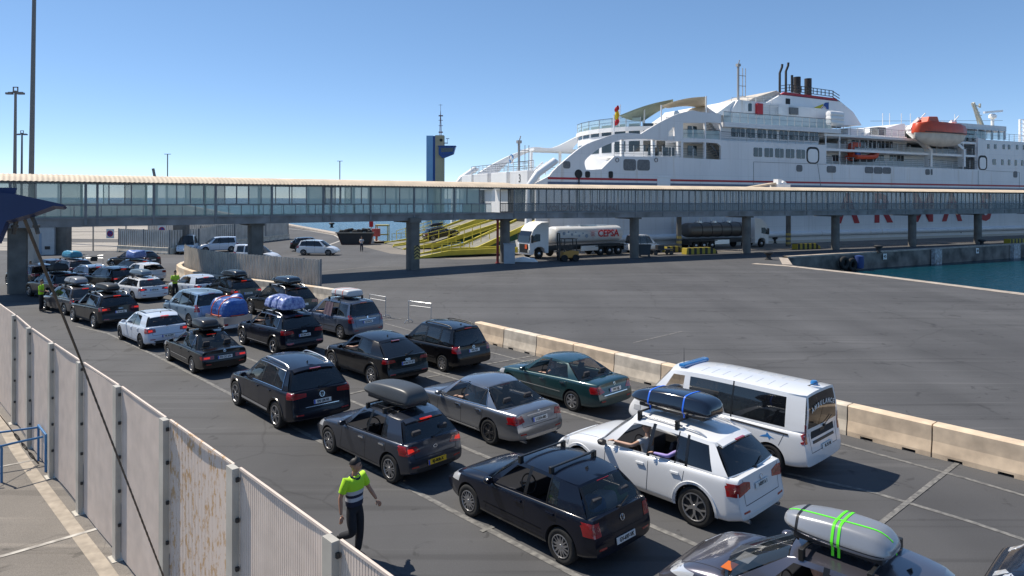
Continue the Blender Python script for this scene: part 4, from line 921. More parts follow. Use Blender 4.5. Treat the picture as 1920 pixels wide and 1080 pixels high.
def seg(P0, P1, wd, left):
    d = (P1-P0); L = d.length; d.normalize(); nn = Vector((-d.y, d.x, 0)); rot = Matrix.Translation(P0 - bo) @ Matrix.Rotation(math.atan2(d.y, d.x), 4, 'Z')
    def B(): m = MB(); m.T = rot; return m
    m = B(); m.box(0, L, .0, .22, 4.38, 4.98); m.box(0, L, -.06, .0, 4.90, 4.98); m.box(0, L, -.05, .0, 4.38, 4.42); m.build('deck_beam', BEAM, br)
    m = B(); m.box(0, L, .22, wd-.22, 4.62, 4.97); m.build('deck', DARKB, br); m = B(); m.box(0, L, wd-.22, wd, 4.38, 4.98); m.build('deck_beam', BEAM, br)
    m = B(); m.box(0, L, -.02, .02, 7.33, 7.52); m.box(0, L, wd-.02, wd+.02, 7.33, 7.52); m.box(0, L, .0, wd, 7.45, 7.5); m.build('eaves', DARKB if not left else STEELW, br)
    # roof: corrugated shallow arch
    m = B(); pitch = .30; k = int(L/pitch*4); rise = .52 if left else .40
    rows = []
    for i in range(k+1):
        x = i*L/k; cz = .02*math.sin(2*math.pi*x/pitch); row = []
        for j in range(9): t_ = j/8; row.append(m.v((x, lerp(-.42, wd+.42, t_), 7.46 + rise*math.sin(math.pi*t_)**.75 + cz)))
        rows.append(row)
    for a, b in zip(rows, rows[1:]):
        for j in range(8): m.b.faces.new((a[j], b[j], b[j+1], a[j+1]))
    m.build('roof', CREAM, br, True, 60, weld=False)
    bay = 4.19 if left else 3.6; nb = int(L/bay); rr = random.Random(5)
    for i in range(nb):
        x0 = i*bay; x1 = x0 + bay
        for y, far in ((0.0, 0), (wd, 1)):
            if far and left is False and i % 2 and i > 24: pass
            m = B(); w = .10 if left else .07
            big = .16 if left and i % 1 == 0 else .08
            m.box(x0-big/2, x0+big/2, y-.06, y+.06, (4.5 if not far else 4.98), 7.34)
            if left and i % 4 == 0 and not far: m.box(x0+.62, x0+.76, y-.06, y+.06, 4.5, 7.34)
            subs = ([.33, .66] if rr.random() < .6 else [.36, .58, .8]) if left else [.25, .5, .75]
            for s_ in subs: m.box(x0+bay*s_-.035, x0+bay*s_+.035, y-.035, y+.035, 5.9, 7.33)
            lows = [.22, .45, .66, .84] if left else [.25, .5, .75]
            for s_ in lows: m.box(x0+bay*s_-.018, x0+bay*s_+.018, y-.03, y+.03, 5.03, 5.86)
            for z in (5.0, 5.86): m.box(x0+big/2, x1-big/2, y-.045, y+.045, z-.035, z+.055)
            if not left:
                kk = 12
                for s_ in range(1, kk): m.box(x0+bay*s_/kk-.008, x0+bay*s_/kk+.008, y-.01, y+.01, 5.05, 5.83)
            f = m.build('window_frame', STEELW if left else STEELD, br)
            g = B(); yy = y
            if left:
                e = [0] + subs + [1]
                for q_, (s0, s1) in enumerate(zip(e, e[1:])):
                    rv = rr.random(); g.quad((x0+bay*s0, yy, 5.9), (x0+bay*s1, yy, 5.9), (x0+bay*s1, yy, 7.33), (x0+bay*s0, yy, 7.33), mi=0 if rv < .45 else (1 if rv < .82 else 2))
                g.quad((x0, yy, 5.03), (x1, yy, 5.03), (x1, yy, 5.83), (x0, yy, 5.83), mi=0)
            else:
                g.quad((x0, yy, 5.95), (x1, yy, 5.95), (x1, yy, 7.33), (x0, yy, 7.33), mi=2); g.quad((x0, yy, 5.03), (x1, yy, 5.03), (x1, yy, 5.83), (x0, yy, 5.83), mi=3)
            g.build('glazing', [BG1, BG0, BG2, BG3], f)
seg(A0, A1, 3.6, True); seg(A1, A2, 3.4, False)
for x, y, r in ((-33, 46.3, .56), (-20.3, 54.9, .52), (-8.9, 62.3, .50), (-.7, 69.6, .5), (13.3, 75.4, .5), (27.8, 82.2, .5), (41.2, 88.3, .5), (54.5, 94.4, .5), (67.4, 100.3, .5), (81, 106.5, .5), (94.5, 112.8, .5)):
    m = MB(); m.T = Matrix.Translation(Vector((x, y, 0)) - bo) @ Matrix.Rotation(.6 if x < 0 else .43, 4, 'Z')
    if x < -3: m.prism([(-r, -.35), (-r+.12, -.5), (r-.12, -.5), (r, -.35), (r, .35), (r-.12, .5), (-r+.12, .5), (-r, .35)], 0, 4.66, 'XY')
    else: m.lathe([(r, 0), (r, 4.66)], 20)
    m.build('column', COLC, br, True, 40)
    m = MB(); m.T = Matrix.Translation(Vector((x, y, 0)) - bo) @ Matrix.Rotation(.6 if x < 0 else .43, 4, 'Z'); m.box(-r*1.1, r*1.1, -.6, 2.9, 4.2, 4.62); m.build('crossbeam', COLC, br)
# chevrons on one column
YEL = mat('hazard_yellow', (.55, .40, .12), .6, noise=.3, scale=8); BLKP = mat('hazard_black', (.02, .02, .02), .6); YB = mat('sign_yellow', (.65, .48, .02), .55, noise=.25, scale=3)
q = MB(); q.T = Matrix.Translation((-8.9, 62.3, 0)) @ Matrix.Rotation(.6, 4, 'Z')
q.box(-.10, .48, -.512, -.502, .95, 2.15)
for k in range(4):
    z = 1.0 + k*.29
    q.prism([(-.10, z), (.19, z+.22), (.48, z), (.48, z+.13), (.19, z+.35), (-.10, z+.13)], -.520, -.513, mi=1)
tag(q.build('chevron_board', [YEL, BLKP]), 'black and yellow chevron board on the bridge column in the middle of the yard', 'sign')
# ================================================================ concrete blocks
def jblock(L, m, h=.8, w=.5):
    mb = MB(); mb.prism([(-w/2, 0), (-w/2, .12), (-w*.40, h*.5), (-w*.38, h-.03), (-w*.3, h), (w*.3, h), (w*.38, h-.03), (w*.40, h*.5), (w/2, .12), (w/2, 0)], -L/2+.015, L/2-.015, 'YZ')
    me = mb.mesh('concrete_block', [m, M['seam']]); 
    c = MB()
    for x in (-L*.25, L*.25): c.box(x-.16, x+.16, -w, w, -.05, .07)
    return evalmesh(me, [('BOOLEAN', dict(operation='DIFFERENCE', solver='EXACT', cutter=c.mesh('c', m)))])
P_ = Vector((-1.54, 31.5, 0)); d = (Vector((10.7, 17.3, 0)) - P_).normalized(); jb = [jblock(2.07, BLOCK), jblock(2.07, BLOCKG)]
for i in range(13):
    o = link('concrete_block', jb[(i * 7 + i // 3) % 2], None); o.location = P_ + d*(2.07*(i+.5)); o.rotation_euler = (0, 0, math.atan2(d.y, d.x) + random.uniform(-.008, .008))
    names = ['end block of the straight row, beside the black people carrier', 'second block of the straight row, in open view past the people carrier', 'third block, between the people carrier and the green saloon', 'fourth block, above the bonnet of the green saloon', 'fifth block, above the green saloon roof', 'block above the green saloon boot', 'block whose end hides behind the ambulance bonnet', 'block hidden mostly by the ambulance roof', 'first block to the right of the ambulance rear', 'second block right of the ambulance, whole and sunlit', 'third block right of the ambulance at the picture edge', 'block past the picture edge', 'furthest block past the picture edge']
    tag(o, 'cream concrete barrier, ' + names[i], 'concrete barrier', 'straight row of concrete barriers along the lanes')
bp_ = [(-10.9, 42.6), (-12.4, 43.9), (-14.0, 45.1), (-15.7, 46.2), (-17.4, 47.4), (-19.1, 48.6), (-20.9, 49.8), (-22.6, 51.2), (-24.1, 52.7), (-25.5, 54.4), (-26.8, 56.2), (-27.9, 58.1), (-28.6, 60.2), (-28.8, 62.4)]
for i, (a, b) in enumerate(zip(bp_, bp_[1:])):
    a = Vector((*a, 0)); b = Vector((*b, 0)); o = link('concrete_block', jblock((b-a).length + .04, BLOCK if i % 3 else BLOCKG), None); o.location = (a+b)/2; o.rotation_euler = (0, 0, math.atan2((b-a).y, (b-a).x))
    tag(o, 'cream concrete barrier, %s from the open end of the curved row' % ['','second','third','fourth','fifth','sixth','seventh','eighth','ninth','tenth','eleventh','twelfth','last'][min(i,12)] if i else 'open end barrier under the curved striped fence beside the steel blue people carrier', 'concrete barrier', 'curved row of barriers under the striped fence')
# ================================================================ striped sheet fences
SF1 = mat('sheet_fence_grey', (.62, .58, .52), .6, noise=.2, scale=1.0); SF2 = mat('sheet_fence_dark', (.34, .32, .29), .6, noise=.2, scale=1.0)
def sheet_fence(name, pts, z0, z1, label, base=None, pitch=.36):
    o0 = Vector((*pts[0], 0)); r = empty(name, o0, label=label, cat='fence'); mb = MB(); mm = 0; prev = None
    P = [Vector((*p, 0)) - o0 for p in pts]; z0s = z0; k = 0
    for a, b in zip(P, P[1:]):
        n_ = max(1, round((b-a).length/pitch)); d_ = (b-a).normalized(); nn = Vector((-d_.y, d_.x, 0))
        for j in range(n_):
            p0 = a.lerp(b, j/n_); p1 = a.lerp(b, (j+.62)/n_); p2 = a.lerp(b, (j+1)/n_)
            up = Vector((0, 0, z1)); lo = Vector((0, 0, z0))
            mb.quad(p0+lo, p1+lo, p1+up, p0+up, mi=0)
            mb.quad(p1+lo, p1+nn*.09+lo, p1+nn*.09+up, p1+up, mi=0); mb.quad(p1+nn*.09+lo, p2+nn*.09+lo, p2+nn*.09+up, p1+nn*.09+up, mi=1); mb.quad(p2+nn*.09+lo, p2+lo, p2+up, p2+nn*.09+up, mi=0)
            k += 1
    mb.build('sheeting', [SF1, SF2], r, weld=False)
    for i, a in enumerate(P): q = MB(); q.T = Matrix.Translation(a); q.box(-.05, .05, -.05, .05, 0, z1+.05); q.build('post', STEELW, r)
    if base:
        for a, b in zip(P, P[1:]):
            n_ = max(1, round((b-a).length/2.1))
            for j in range(n_):
                p0 = a.lerp(b, j/n_); p1 = a.lerp(b, (j+1)/n_); o = link('foundation_block', jblock((p1-p0).length, base, .75, .55), r); o.location = (p0+p1)/2; o.rotation_euler = (0, 0, math.atan2((p1-p0).y, (p1-p0).x))
    return r
off = lambda p, k=.55: (p[0] + k*.6, p[1] + k*.8)
sheet_fence('sheet_fence', [off(p) for p in [(-12.6, 44.1), (-14.0, 45.1), (-17.4, 47.4), (-20.9, 49.8), (-24.1, 52.7), (-26.0, 55.0), (-27.9, 58.1)]], .0, 2.42, 'curved striped grey sheet fence standing behind the curved barrier row')
sheet_fence('sheet_fence', [(-46.5, 82), (-42.5, 80), (-38.6, 78.2), (-37.0, 82), (-39.0, 92)], .5, 2.7, 'striped grey sheet fence on barriers under the left part of the footbridge', BLOCKG)
sheet_fence('sheet_fence', [(-39.5, 88), (-37.6, 94), (-36.2, 102), (-35.0, 108.5)], .5, 2.8, 'striped sheet fence on barriers that ends beside the sea quay', BLOCKG)
sheet_fence('sheet_fence', [(-64, 122), (-50, 118), (-40, 112)], .0, 2.6, 'pale striped sheet fence furthest back behind the parked vans')
# wire fence with posts and no entry signs
r = empty('wire_fence', (-60, 82, 0), label='thin wire fence with pale posts in front of the bright concrete yard', cat='fence'); o0 = Vector((-60, 82, 0))
fpts = [Vector((-82+k*4.0, 84-.15*k, 0)) for k in range(11)]
for p in fpts: q = MB(); q.T = Matrix.Translation(p-o0); q.box(-.06, .06, -.06, .06, 0, 3.2); q.build('post', mat('post_cream', (.50, .42, .33), .7), r)
q = MB()
for a, b in zip(fpts, fpts[1:]):
    for z in (.5, 1.4, 2.3, 3.1): q.bar(a-o0+Vector((0, 0, z)), b-o0+Vector((0, 0, z)), .03)
q.build('wires', STEELW, r)
for px, py in ((207, 438), (304, 431)):
    p = GY(px, py, 82); q = MB(); q.box(p.x-.45, p.x+.45, p.y-.06, p.y, p.z-.55, p.z+.55); r = q.build('no_parking_sign', M['white']); tag(r, 'no parking sign board on the wire fence, ' + ('left one' if px < 250 else 'right one near the striped fence'), 'sign', 'no parking signs on the wire fence')
    q = MB(); q.T = Matrix.Translation((p.x, p.y-.08, p.z)); q.lathe([(.36, 0), (.36, .02)], 24, 'Y', mi=0); q.lathe([(.27, -.01), (.27, 0)], 24, 'Y', mi=1); q.bar((-.22, -.016, .22), (.22, -.016, -.22), .02, .08, mi=0); q.build('roundel', [mat('sign_red', (.45, .02, .03), .5), mat('sign_blue', (.02, .05, .3), .5)], r)
# kiosk
r = empty('site_cabin', tuple(G(78, 478)), .35, label='pale blue grey service cabin under the left end of the footbridge', cat='cabin')
q = MB(); q.box(-1.3, 1.2, 0, 2.2, 0, 3.1); q.build('cabin_wall', mat('cabin_grey', (.45, .48, .50), .6, noise=.1, scale=2), r); q = MB(); q.box(-1.45, 1.35, -.12, 2.3, 3.1, 3.25); q.build('roof', STEELW, r)
q = MB(); q.box(-.9, .0, -.03, 0, .1, 2.4); q.build('door', mat('door_blue', (.25, .33, .42), .6), r); q = MB(); q.box(.3, .8, -.03, 0, .6, .95); q.build('vent', M['plastic'], r)
for px, py, nm in ((117, 476, 'square grey pillar behind the teal bundle car'), (340, 474, 'square grey pillar behind the white van')):
    p = G(px, py); q = MB(); q.T = Matrix.Translation(p); q.box(-.75, .75, -.5, .5, 0, 4.2); q.lathe([(.78, 0), (.8, .1)], 4); tag(q.build('concrete_pillar', COLC, bevel=.03), nm, 'pillar')
p = G(57, 522); q = MB(); q.T = Matrix.Translation(p); q.box(-.45, .45, -.3, .3, 0, 4.1); q.box(-.55, .55, -.4, .4, 0, .12); tag(q.build('service_pillar', mat('pillar_pale', (.42, .42, .41), .7, noise=.1, scale=2)), 'pale rectangular service pillar by the shaded people at the far left', 'pillar')
# ================================================================ the ferry
def shipmat(name, col):
    m = mat(name, col, .42); n = m.node_tree; b = n.nodes['Principled BSDF']; tc = n.nodes.new('ShaderNodeTexCoord')
    def nz(sc, st, det=6):
        mp = n.nodes.new('ShaderNodeMapping'); mp.inputs['Scale'].default_value = st; n.links.new(tc.outputs['Object'], mp.inputs[0]); t = n.nodes.new('ShaderNodeTexNoise'); t.inputs['Scale'].default_value = sc; t.inputs['Detail'].default_value = det; n.links.new(mp.outputs[0], t.inputs['Vector']); return t.outputs[0]
    def rp(s, a, b_, ca, cb):
        r = n.nodes.new('ShaderNodeValToRGB'); r.color_ramp.elements[0].position = a; r.color_ramp.elements[1].position = b_; r.color_ramp.elements[0].color = (*ca, 1); r.color_ramp.elements[1].color = (*cb, 1); n.links.new(s, r.inputs[0]); return r.outputs[0]
    def mul(a, b_): x = n.nodes.new('ShaderNodeMixRGB'); x.blend_type = 'MULTIPLY'; x.inputs[0].default_value = 1; n.links.new(a, x.inputs[1]); n.links.new(b_, x.inputs[2]); return x.outputs[0]
    rust = rp(nz(.9, (1, 1, .07)), .62, .74, (1, 1, 1), (.86, .78, .68)); dirt_ = rp(nz(.3, (1, 1, .3)), .3, .7, (.90, .90, .90), (1, 1, 1)); grime = rp(nz(2.2, (1, 1, .05)), .55, .75, (1, 1, 1), (.88, .87, .86))
    sp = n.nodes.new('ShaderNodeSeparateXYZ'); cb = n.nodes.new('ShaderNodeCombineXYZ'); n.links.new(tc.outputs['Object'], sp.inputs[0]); n.links.new(sp.outputs[0], cb.inputs[0]); n.links.new(sp.outputs[2], cb.inputs[1])
    br_ = n.nodes.new('ShaderNodeTexBrick'); br_.inputs['Scale'].default_value = .25; br_.inputs['Mortar Size'].default_value = .006; br_.inputs['Color1'].default_value = (1, 1, 1, 1); br_.inputs['Color2'].default_value = (.965, .965, .97, 1); br_.inputs['Mortar'].default_value = (.86, .86, .87, 1); br_.inputs['Row Height'].default_value = .6; br_.inputs['Brick Width'].default_value = 1.6; n.links.new(cb.outputs[0], br_.inputs['Vector'])
    c = n.nodes.new('ShaderNodeRGB'); c.outputs[0].default_value = (*col, 1); n.links.new(mul(mul(mul(mul(c.outputs[0], rust), dirt_), grime), br_.outputs['Color']), b.inputs['Base Color']); return m
SHW = shipmat('ship_white', (.80, .79, .785)); SHW2 = mat('ship_white_clean', (.82, .82, .81), .45, noise=.05, scale=.5)
SHRED = mat('ship_red', (.40, .02, .03), .5); SHBLUE = mat('ship_blue', (.10, .13, .20), .5); SHG = mat('ship_window', (.02, .03, .035), .08, spec=.8); SHGR = mat('ship_vent', (.16, .165, .17), .6, noise=.3, scale=4)
SHK = mat('ship_black', (.015, .015, .016), .6); RAILW = mat('rail_white', (.55, .56, .56), .5); RAILD = mat('rail_dark', (.06, .065, .07), .5); GLR = mat('rail_glass', (.45, .60, .60), .1, trans=.45); SHD = mat('ship_inside', (.60, .55, .48), .7)
SHANG = math.atan2(US.y, US.x)
def S(px, py, v=0.0):
    """(u, z) on the ship plane at depth v, measured from the photograph"""
    k = (px - 960) / F; t_ = R(ROLL); a = px-960; b = py-HY; ur = a*math.cos(t_) + b*math.sin(t_); vr = -a*math.sin(t_) + b*math.cos(t_); k = ur/F
    o = S0 + VS*v; u = (k*o.y - o.x)/(US.x - k*US.y); Y = o.y + US.y*u; return (u, CAMH - vr/F*Y)
ship = empty('ferry', S0, SHANG, label='large white car ferry with a red stripe moored stern to the quay', cat='ferry')
def SP(L, v=0): return [S(a, b, v) for a, b in L]
def inside(p, poly):
    c = False; n_ = len(poly)
    for i in range(n_):
        (x1, y1), (x2, y2) = poly[i], poly[(i+1) % n_]
        if (y1 > p[1]) != (y2 > p[1]) and p[0] < (x2-x1)*(p[1]-y1)/(y2-y1)+x1: c = not c
    return c
def plate(name, outer, holes, v0, v1, m, parent=ship, mi=0):
    pts = []; edges = []; loops = []
    for lp in [outer] + holes:
        s = len(pts); pts += [Vector(p) for p in lp]; n_ = len(lp); edges += [(s+i, s+(i+1) % n_) for i in range(n_)]; loops.append((s, n_))
    r = delaunay_2d_cdt(pts, edges, [], 0, 1e-6); V2 = [tuple(v) for v in r[0]]; T = []
    for f in r[2]:
        c = (sum(V2[i][0] for i in f)/len(f), sum(V2[i][1] for i in f)/len(f))
        if inside(c, outer) and not any(inside(c, h) for h in holes): T.append(f)
    mb = MB(); A = [mb.v((x, v0, z)) for x, z in V2]; B = [mb.v((x, v1, z)) for x, z in V2]; E = {}
    for f in T:
        mb.b.faces.new([A[i] for i in f]); mb.b.faces.new([B[i] for i in f[::-1]])
        for a, b in zip(f, f[1:]+f[:1]): E[(a, b)] = 1
    for (a, b) in E:
        if (b, a) not in E: mb.b.faces.new((A[a], A[b], B[b], B[a]))
    for v_ in list(mb.b.verts):
        if not v_.link_faces: mb.b.verts.remove(v_)
    return mb.build(name, m, parent)
def bez(P, n=8):
    """smooth a polyline (Catmull-Rom)"""
    out = []
    for i in range(len(P)-1):
        p0 = P[max(i-1, 0)]; p1 = P[i]; p2 = P[i+1]; p3 = P[min(i+2, len(P)-1)]
        for k in range(n):
            t = k/n; out.append(tuple(.5*((2*b)+(-a+c)*t+(2*a-5*b+4*c-d)*t*t+(-a+3*b-3*c+d)*t**3) for a, b, c, d in zip(p0, p1, p2, p3)))
    return out + [P[-1]]
topcurve = bez([(1036, 322), (1057, 302.5), (1093, 274), (1127, 260), (1150, 252.5), (1175, 249.5), (1202, 251)], 5)
hull_px = [(1004, 343), (1030, 330)] + topcurve + bez([(1204, 249.5), (1240, 228), (1270, 214), (1299, 206.5)], 4) + [(1312, 209.5), (1352, 214), (1352, 263), (1535, 271.5), (1549, 272), (1549, 307.5), (1833, 318), (1834, 258), (1848, 262)]
H_ = SP(hull_px); uend = 172; zt = S(1848, 262)[1]
outer = [(0.0, -3)] + [(max(0, H_[0][0]), H_[0][1])] + H_[1:] + [(uend-14, zt), (uend+6, zt+.5), (uend-6, 2), (uend-9, -3)]
arch_in = bez([(1099, 318), (1096.5, 303), (1108, 290), (1130, 275), (1163, 262)], 5)
h1 = SP([(1128, 317), (1110, 318.5)] + arch_in + [(1207, 260.5), (1240, 263), (1278, 265.5), (1352-3, 268)][0:3] + [(1278, 294.5), (1152, 293)])
h2 = SP([(1281, 230.5), (1322, 230.5), (1322, 260), (1281, 259)]); h2b = SP([(1324, 229), (1351, 231), (1351, 262), (1324, 260)])
h3 = SP([(1281, 266.5), (1321, 267), (1321, 298), (1281, 296)]); h4 = SP([(1324, 267), (1345, 268.5), (1352, 274), (1352, 299), (1324, 298.5)])
h0 = SP([(1254, 248), (1262, 238), (1265, 238.5), (1265, 255), (1254, 255)])
plate('hull', outer, [h1, h2, h2b, h3, h4, h0], 0, .35, SHW)
# far side arch, stern structure
far_px = bez([(874, 342), (905, 318), (945, 296), (975, 284), (998, 276), (1035, 277), (1080, 256), (1110, 243.5), (1133, 239)], 4)
FO = SP(far_px, 26); FI = SP(bez([(1133, 257), (1098, 255), (1078, 270), (1065, 283), (1030, 284), (1000, 283), (975, 292), (950, 306), (930, 325)], 4), 26)
plate('far_side_arch', FO + FI + [(FI[-1][0], 6), (FO[0][0]-.0, 6)], [], 25.4, 26.0, SHW2)
# main body of the hull behind the near shell
m = MB(); m.box(.6, uend-15, .35, 25.4, -3, 8.3); m.build('hull_body', SHW, ship)
m = MB(); x0 = S(1040, 340)[0]
for nm, y0, y1, mt in (('red_stripe', 332.5, 336.6, SHRED), ('blue_stripe', 341, 346, SHBLUE)):
    za = S(1060, y0)[1]; zb = S(1060, y1)[1]; q = MB()
    ua = S(1027, 334)[0]; ub = S(1232, 336)[0]; uc = S(1257, 336)[0]; q.box(ua, ub, -.02, 0, zb, za); q.box(uc, uend-8, -.02, 0, zb, za); q.build(nm, mt, ship)
# rub rail along the waterline
q = MB(); u0 = S(1020, 450)[0]; zr = S(1440, 440)[1]; q.tube([(0, -.1, zr), (uend-12, -.1, zr)], .42, 10); q.build('rubbing_strake', SHW, ship, True)
q = MB(); q.box(0, uend-12, -.06, 0, -2.5, .35); q.build('boot_topping', SHD, ship)
# stern quarter posts (white rounded) and transom
for v_ in (0.0, 25.8): q = MB(); q.tube([(-1.2, v_, -1.5), (-.9, v_, 8.0), (.2, v_, 9.4), (2.6, v_, 11.0), (3.0, v_+.3, 10.9)], [.42, .42, .46, .46, .25], 12); q.build('stern_quarter_post', SHW2, ship, True, 60)
q = MB(); q.box(.25, .6, 1, 8.5, 3.2, 8.0); q.box(.25, .6, 17.5, 25, 3.2, 8.0); q.build('stern_door_opening', SHK, ship)
for k, (a, b) in enumerate(((2.0, 7.2), (8.2, 13.4), (14.6, 19.8), (20.6, 24.6))): q = MB(); q.box(-.15, 1.6, a, b, 7.6, 9.9); q.build('stern_door_housing', SHW2 if k % 2 else SHW, ship, bevel=.06)
# number 3 on a stern housing
tm = text_mesh('3', 1.5, SHK, .01); o = link('lettering', tm, ship); o.matrix_local = Matrix.Translation((-.18, 4.2, 8.9)) @ Matrix(((0, 0, -1, 0), (-1, 0, 0, 0), (0, 1, 0, 0), (0, 0, 0, 1)))
# aft working deck mast with ladder, rails, stairs
def rail(p, q_, h=1.1, name='rail', glass=False, dark=True, step=1.5, parent=ship):
    a = Vector(p); b = Vector(q_); m = MB(); L = (b-a).length; k = max(1, int(L/step))
    for z in ((h, h*.55) if glass else (h, h*.75, h*.5, h*.25)): m.bar(a+Vector((0, 0, z)), b+Vector((0, 0, z)), .07 if z == h else .035, mi=0)
    for i in range(k+1): c = a.lerp(b, i/k); m.bar(c, c+Vector((0, 0, h)), .07, mi=1)
    o = m.build(name, [RAILD if dark else RAILW, RAILW], parent)
    if glass: g = MB(); g.quad(a, b, b+Vector((0, 0, h*.95)), a+Vector((0, 0, h*.95))); g.build('rail_glass', GLR, o)
    return o
def ladder_mast(u, v, z0, z1, name='ladder_mast'):
    m = MB(); m.tube([(u, v, z0), (u, v, z1)], .18, 8); m.bar((u+.9, v, z0+(z1-z0)*.25), (u+.9, v, z1-.4), .08); m.bar((u+1.5, v, z0+(z1-z0)*.25), (u+1.5, v, z1-.4), .08)
    k = int((z1-z0)/.9)
    for i in range(k): z = z0 + (z1-z0)*.25 + i*.9; 
    for i in range(int((z1-z0)*.75/1.6)+1): z = z0+(z1-z0)*.25 + i*1.6; m.bar((u, v, z), (u+1.5, v, z), .09)
    m.bar((u-.3, v, z1), (u+.3, v, z1), .5, .4); m.tube([(u, v, z1), (u+.25, v, z1+.8)], .08, 6); return m.build(name, mat('mast_grey', (.30, .30, .30), .6), ship)
a = S(973, 318, 10); b = S(973, 266, 10); ladder_mast(a[0], 10, a[1]-2, b[1])
rail((1.2, 3, 10.0), (1.2, 24, 10.0), 1.2); rail((2, 16, 9.9), (16, 16, 9.9), 1.1)
for px in (996, 1050): a = S(px, 284, 22); q = MB(); q.bar((a[0], 22, 8), (a[0], 22, a[1]), .35); q.build('arch_support', SHW2, ship)
q = MB(); za = S(1050, 280, 22)[1]; ua = S(996, 280, 22)[0]; ub = S(1133, 280, 22)[0]; q.box(ua, ub, 21, 25.4, za-.4, za); q.build('canopy_deck', SHW2, ship)
q = MB(); 
for i in range(9): q.bar((4+i*.45, 12, 8.2+i*.38), (4+i*.45, 13.4, 8.2+i*.38), .3, .06)
q.bar((4, 12, 8.2), (8, 12, 11.6), .08, .25); q.bar((4, 13.4, 8.2), (8, 13.4, 11.6), .08, .25); q.build('stern_stairs', SHW2, ship)
q = MB(); q.T = Matrix.Translation((3.5, 14.5, 12.0)); q.tube([(0, .55*math.cos(t*.52), .55*math.sin(t*.52)) for t in range(12)], .14, 8, closed=True); q.build('lifebuoy', [M['chrome']], ship, True)
# hull openings: winch recess windows, side doors, vents
def rect(name, px0, py0, px1, py1, v, m, th=.06, r=.3, parent=ship, pair=None):
    a = S(px0, py0, v); b = S(px1, py1, v); x0, x1 = sorted((a[0], b[0])); z0, z1 = sorted((a[1], b[1])); r = min(r, (x1-x0)*.3, (z1-z0)*.3)
    pts = []
    for cx, cz, a0 in ((x1-r, z1-r, 0), (x0+r, z1-r, 90), (x0+r, z0+r, 180), (x1-r, z0+r, 270)):
        for k in range(4): t = R(a0+k*30); pts.append((cx+r*math.cos(t), cz+r*math.sin(t)))
    mb = MB(); mb.prism(pts, v-th, v+.0)
    if pair:
        for i in range(1, pair): x = lerp(x0, x1, i/pair); mb.box(x-.05, x+.05, v-th-.03, v-th, z0, z1, mi=1)
    return mb.build(name, [m, RAILW], parent)
for x0, y0, x1, y1 in ((1169, 298, 1192, 320), (1195, 299, 1218, 320), (1056, 302, 1069, 316)): rect('hull_grille', x0, y0, x1, y1, 0, SHGR)
for x0, y0, x1, y1 in ((1493, 309, 1504, 322), (1550, 311, 1567, 324), (1621.5, 312.5, 1637, 325), (1638.5, 313, 1654, 326), (1655, 313.5, 1670, 326), (1735, 317, 1743, 328), (1745, 317, 1748, 328), (1900, 321, 1907, 333)): rect('hull_grille', x0, y0, x1, y1, 0, SHGR)
for x0, y0, x1, y1 in ((1097, 321, 1106, 333), (1141, 321, 1149, 334)): rect('mooring_port', x0, y0, x1, y1, 0, SHK)
q = MB(); a = S(1084.5, 326); q.T = Matrix.Translation((a[0], -.05, a[1])); q.lathe([(.55, 0), (.55, .04)], 20, 'Y'); q.tube([(0, -.1, -.5), (0, -.3, -5)], .09, 6); q.build('mooring_port', SHK, ship)
for px in (1157, 1230): a = S(px, 300); q = MB(); q.T = Matrix.Translation((a[0], -.04, a[1])); q.tube([(.25*math.cos(t*.4), 0, .25*math.sin(t*.4)) for t in range(16)], .05, 5, closed=True); q.build('hull_emblem', SHGR, ship)
a = S(1233, 333); b = S(1256, 346); q = MB(); q.box(a[0], b[0], -.04, 0, b[1]-1, a[1]); q.box(a[0]-.1, b[0]+.1, -.10, 0, a[1], a[1]+.18); q.box(a[0]+.3, b[0]-.3, -.07, -.04, b[1], a[1]-.35); q.build('pilot_door', SHW2, ship, bevel=.02)
for x0 in (1413, 1433.5, 1453.5, 1473.5, 1493.5): rect('cabin_window', x0, 276.5+(x0-1413)*.045, x0+15.5, 294+(x0-1413)*.045, 0, SHG, pair=2, r=.15)
for x0, y0, x1, y1 in ((1513, 276, 1534, 306), (1835, 292, 1849, 318)):
    rect('shell_door_seal', x0-1, y0-1, x1+1.6, y1+1, 0, SHK, .05, .9); rect('shell_door', x0+1, y0+3, x1-1.5, y1-1, 0, SHW2, .12, .7)
for i, px in enumerate((1853, 1866, 1882, 1892, 1907, 1920)): rect('cabin_window', px-2, 270+i*.4, px+2, 279+i*.4, 0, SHG, r=.1)
for i, px in enumerate((1864, 1879.5, 1892, 1904.5, 1917)): rect('cabin_window', px-(3 if i == 0 else 2), 298+i*.5, px+(3 if i == 0 else 2), 309+i*.5, 0, SHG, r=.1)
q = MB(); 
for a, b in (((1413, 303.5), (1413, 345)), ((1413, 303.5), (1549, 308)), ((1533, 308), (1539, 350)), ((1834, 320), (1834, 350)), ((1848, 320), (1911, 323)), ((1911, 323), (1911, 352))): a = S(*a); b = S(*b); q.bar((a[0], -.01, a[1]), (b[0], -.01, b[1]), .05, .05)
q.build('door_outline', SHGR, ship)
# superstructure behind the openings
def blk(name, px0, py0, px1, py1, v0, v1, m=SHW2, z0=None, bevel=0):
    a = S(px0, py0, v0); b = S(px1, py1, v0); q = MB(); q.box(min(a[0], b[0]), max(a[0], b[0]), v0, v1, min(a[1], b[1]) if z0 is None else z0, max(a[1], b[1])); return q.build(name, m, ship, bevel=bevel)
